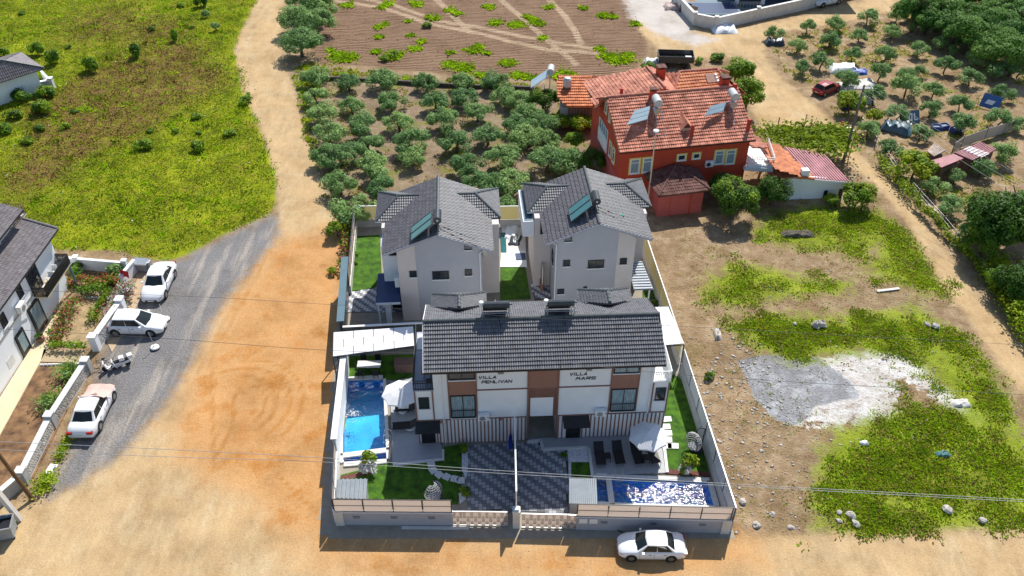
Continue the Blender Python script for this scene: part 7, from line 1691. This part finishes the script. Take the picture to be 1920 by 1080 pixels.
# ---------------- power poles and wires ----------------
def pole(px_, py_, h, r_, m, lb, lean=(0, 0), arm=None, name='utility_pole'):
    g = G(px_, py_); t = thing(name, lb, 'pole', g); top = Vector((lean[0], lean[1], h)); mb = MB(); mb.tube((0, 0, -.1), top, r_, 10, r_*.6); mb.build('shaft', m, t)
    if arm:
        mb = MB(); mb.bar(top+Vector((-arm, 0, -.4)), top+Vector((arm, 0, -.4)), .1, .1); mb.build('cross_arm', m_steel, t)
        for x in (-arm*.8, 0, arm*.8): mb = MB(); mb.lathe((top.x+x, top.y, top.z-.34), [(.06, 0), (.08, .08), (.04, .2)], 8); mb.build('insulator', m_trim, t)
    return t
pole(62, 937, 8.0, .16, m_cons, 'brown wooden pole leaning over the bottom left garden', (-1.6, .6))
t = thing('concrete_pole', 'pale square concrete pole at the bottom left beside the waste container', 'pole', G(38, 975)); mb = MB(); mb.bar((0, 0, 0), (-1.3, .0, 9.0), .32, .32); mb.build('shaft', m_concw, t)
pole(1581, 303, 9.3, .17, mat('grey wood pole', (.17, .15, .13), .9), 'grey power pole with wires behind the vine pergola', (.0, .0), 1.0)
def on_depth(px_, py_, Y_):
    u = (px_-960)/CF; v = (py_-540)/CF; k_ = Y_/(cc-v*ss); return Vector((u*k_, Y_, CH+(-ss-v*cc)*k_))
tp_ = on_depth(1230, 248, 75.2); HL = tp_.z; _G = G; G = lambda a, b_, z=0.: Vector((tp_.x, tp_.y, 0))
t = pole(1213, 362, HL, .09, m_path, 'slim yellowish lamp post in front of the red house', name='lamp_post'); G = _G; mb = MB(); mb.lathe((0, 0, HL), [(.08, 0), (.3, .08), (.28, .22), (.05, .3)], 12); mb.build('lamp_head', m_trim, t)
g = G(1594, 245, 1.6); t = thing('satellite_dish', 'round white dish on a stand at the foot of the power pole', 'dish', (g.x, g.y, 0)); mb = MB(); mb.lathe((0, 0, 1.7), [(.1, -.1), (.6, 0), (.62, .06)], 16); mb.build('dish', m_trim, t); mb = MB(); mb.tube((0, 0, 0), (0, 0, 1.6), .05); mb.build('stand', m_steel, t)
g = G(1578, 238, .8); mb = MB(); mb.lathe((0, 0, 0), [(.22, 0), (.22, 1.3), (.1, 1.5)], 10); mb.build('gas_cylinder', m_red, label='red gas cylinder left of the white dish', cat='gas cylinder', loc=(g.x, g.y, 0))
g = G(765, 762, 2.6); t = thing('satellite_dish', 'small white dish by the left bay of the duplex villa', 'dish', (g.x, g.y, 0)); mb = MB(); mb.lathe((0, 0, .3), [(.1, -.05), (.4, 0), (.42, .05)], 14); mb.build('dish', m_trim, t); mb = MB(); mb.tube((0, 0, 0), (0, 0, .3), .04); mb.build('stand', m_steel, t)
def wire(pts, z, r_, m, lb):
    P = [G(a, b_, z) for a, b_ in pts]; c0 = P[0].copy(); mb = MB()
    Q_ = []
    for i in range(len(P)-1):
        p0 = P[max(0, i-1)]; p1 = P[i]; p2 = P[i+1]; p3 = P[min(len(P)-1, i+2)]
        for k in range(8):
            u = k/8; Q_.append(.5*((2*p1)+(p2-p0)*u+(2*p0-5*p1+4*p2-p3)*u*u+(3*p1-p0-3*p2+p3)*u**3))
    Q_.append(P[-1])
    for p, q in zip(Q_[:-1], Q_[1:]): mb.tube(p-c0, q-c0, r_, 5, caps=False)
    mb.build('overhead_wire', m, label=lb, cat='wire', loc=c0)
m_wire = mat('wire', (.07, .07, .075), .6); m_wirel = mat('pale wire', (.33, .33, .33), .5)
wire([(-80,612),(300,634),(600,656),(940,669),(1310,705),(1920,740),(2050,748)], 14.5, .013, m_wire, 'overhead wire crossing the photo above the duplex roof')
wire([(-80,540),(360,556),(600,570),(800,582),(1000,596),(1390,618),(1920,647),(2050,655)], 15, .010, m_wire, 'thin overhead wire crossing behind the duplex roof')
wire([(-80,822),(0,828),(300,842),(600,858),(960,884),(1367,907),(1920,937),(2050,946)], 13.2, .015, m_wirel, 'upper of the two pale wires crossing above the driveways')
wire([(-80,834),(0,843),(300,856),(600,866),(960,889),(1367,911),(1920,941),(2050,950)], 13.0, .014, m_wirel, 'lower of the two pale wires crossing above the driveways')
for k, (x, y) in enumerate([(1760, 212), (1790, 205), (1820, 200)]):
    a = G(1634, 124+k*3, 8.9) if False else G(1581, 303)+Vector((-.8+k*.8, 0, 8.95)); e = G(1960, 395-k*22, 7.5); mb = MB(); c0 = a.copy(); mid_ = (a+e)/2-Vector((0, 0, .8)); n = 16; P = [a*(1-u)**2+2*mid_*u*(1-u)+e*u*u for u in [i/n for i in range(n+1)]]
    for p, q in zip(P[:-1], P[1:]): mb.tube(p-c0, q-c0, .014, 4, caps=False)
    mb.build('power_line', m_wirel, label='power line running from the grey pole to the right, %s from the top' % ORD[2-k], cat='wire', loc=c0)
# hose and kerb strip along the front wall
mb = MB(); pts = [G(1118,972,.6), G(1118,984,.1), G(1130,992,.03), G(1150,990,.03), G(1168,999,.03)]; c0 = pts[0].copy()
for p, q in zip(pts[:-1], pts[1:]): mb.tube(p-c0, q-c0, .035)
mb.build('hose', m_blk, label='dark hose from the front wall to the parked sedan', cat='hose', loc=c0)
mb = MB(); mb.box(-2.3, -.12, 0, 2.3, .12, .05); mb.build('kerb_strip', m_concw, label='pale kerb strip before the narrow left gate', cat='kerb', loc=G(816, 990), rz=-.01)
for a, lb in ((1092, 'yellow marked white meter box on the right front wall'), (1111, 'plain white meter box on the right front wall')):
    g = g0[7].lerp(g0[8], (a-1080)/285); mb = MB(); mb.box(-.28, -.1, 0, .28, -.03, .45); mb.build('meter_box', m_trim, label=lb, cat='meter box', loc=(g.x, g.y, .85))
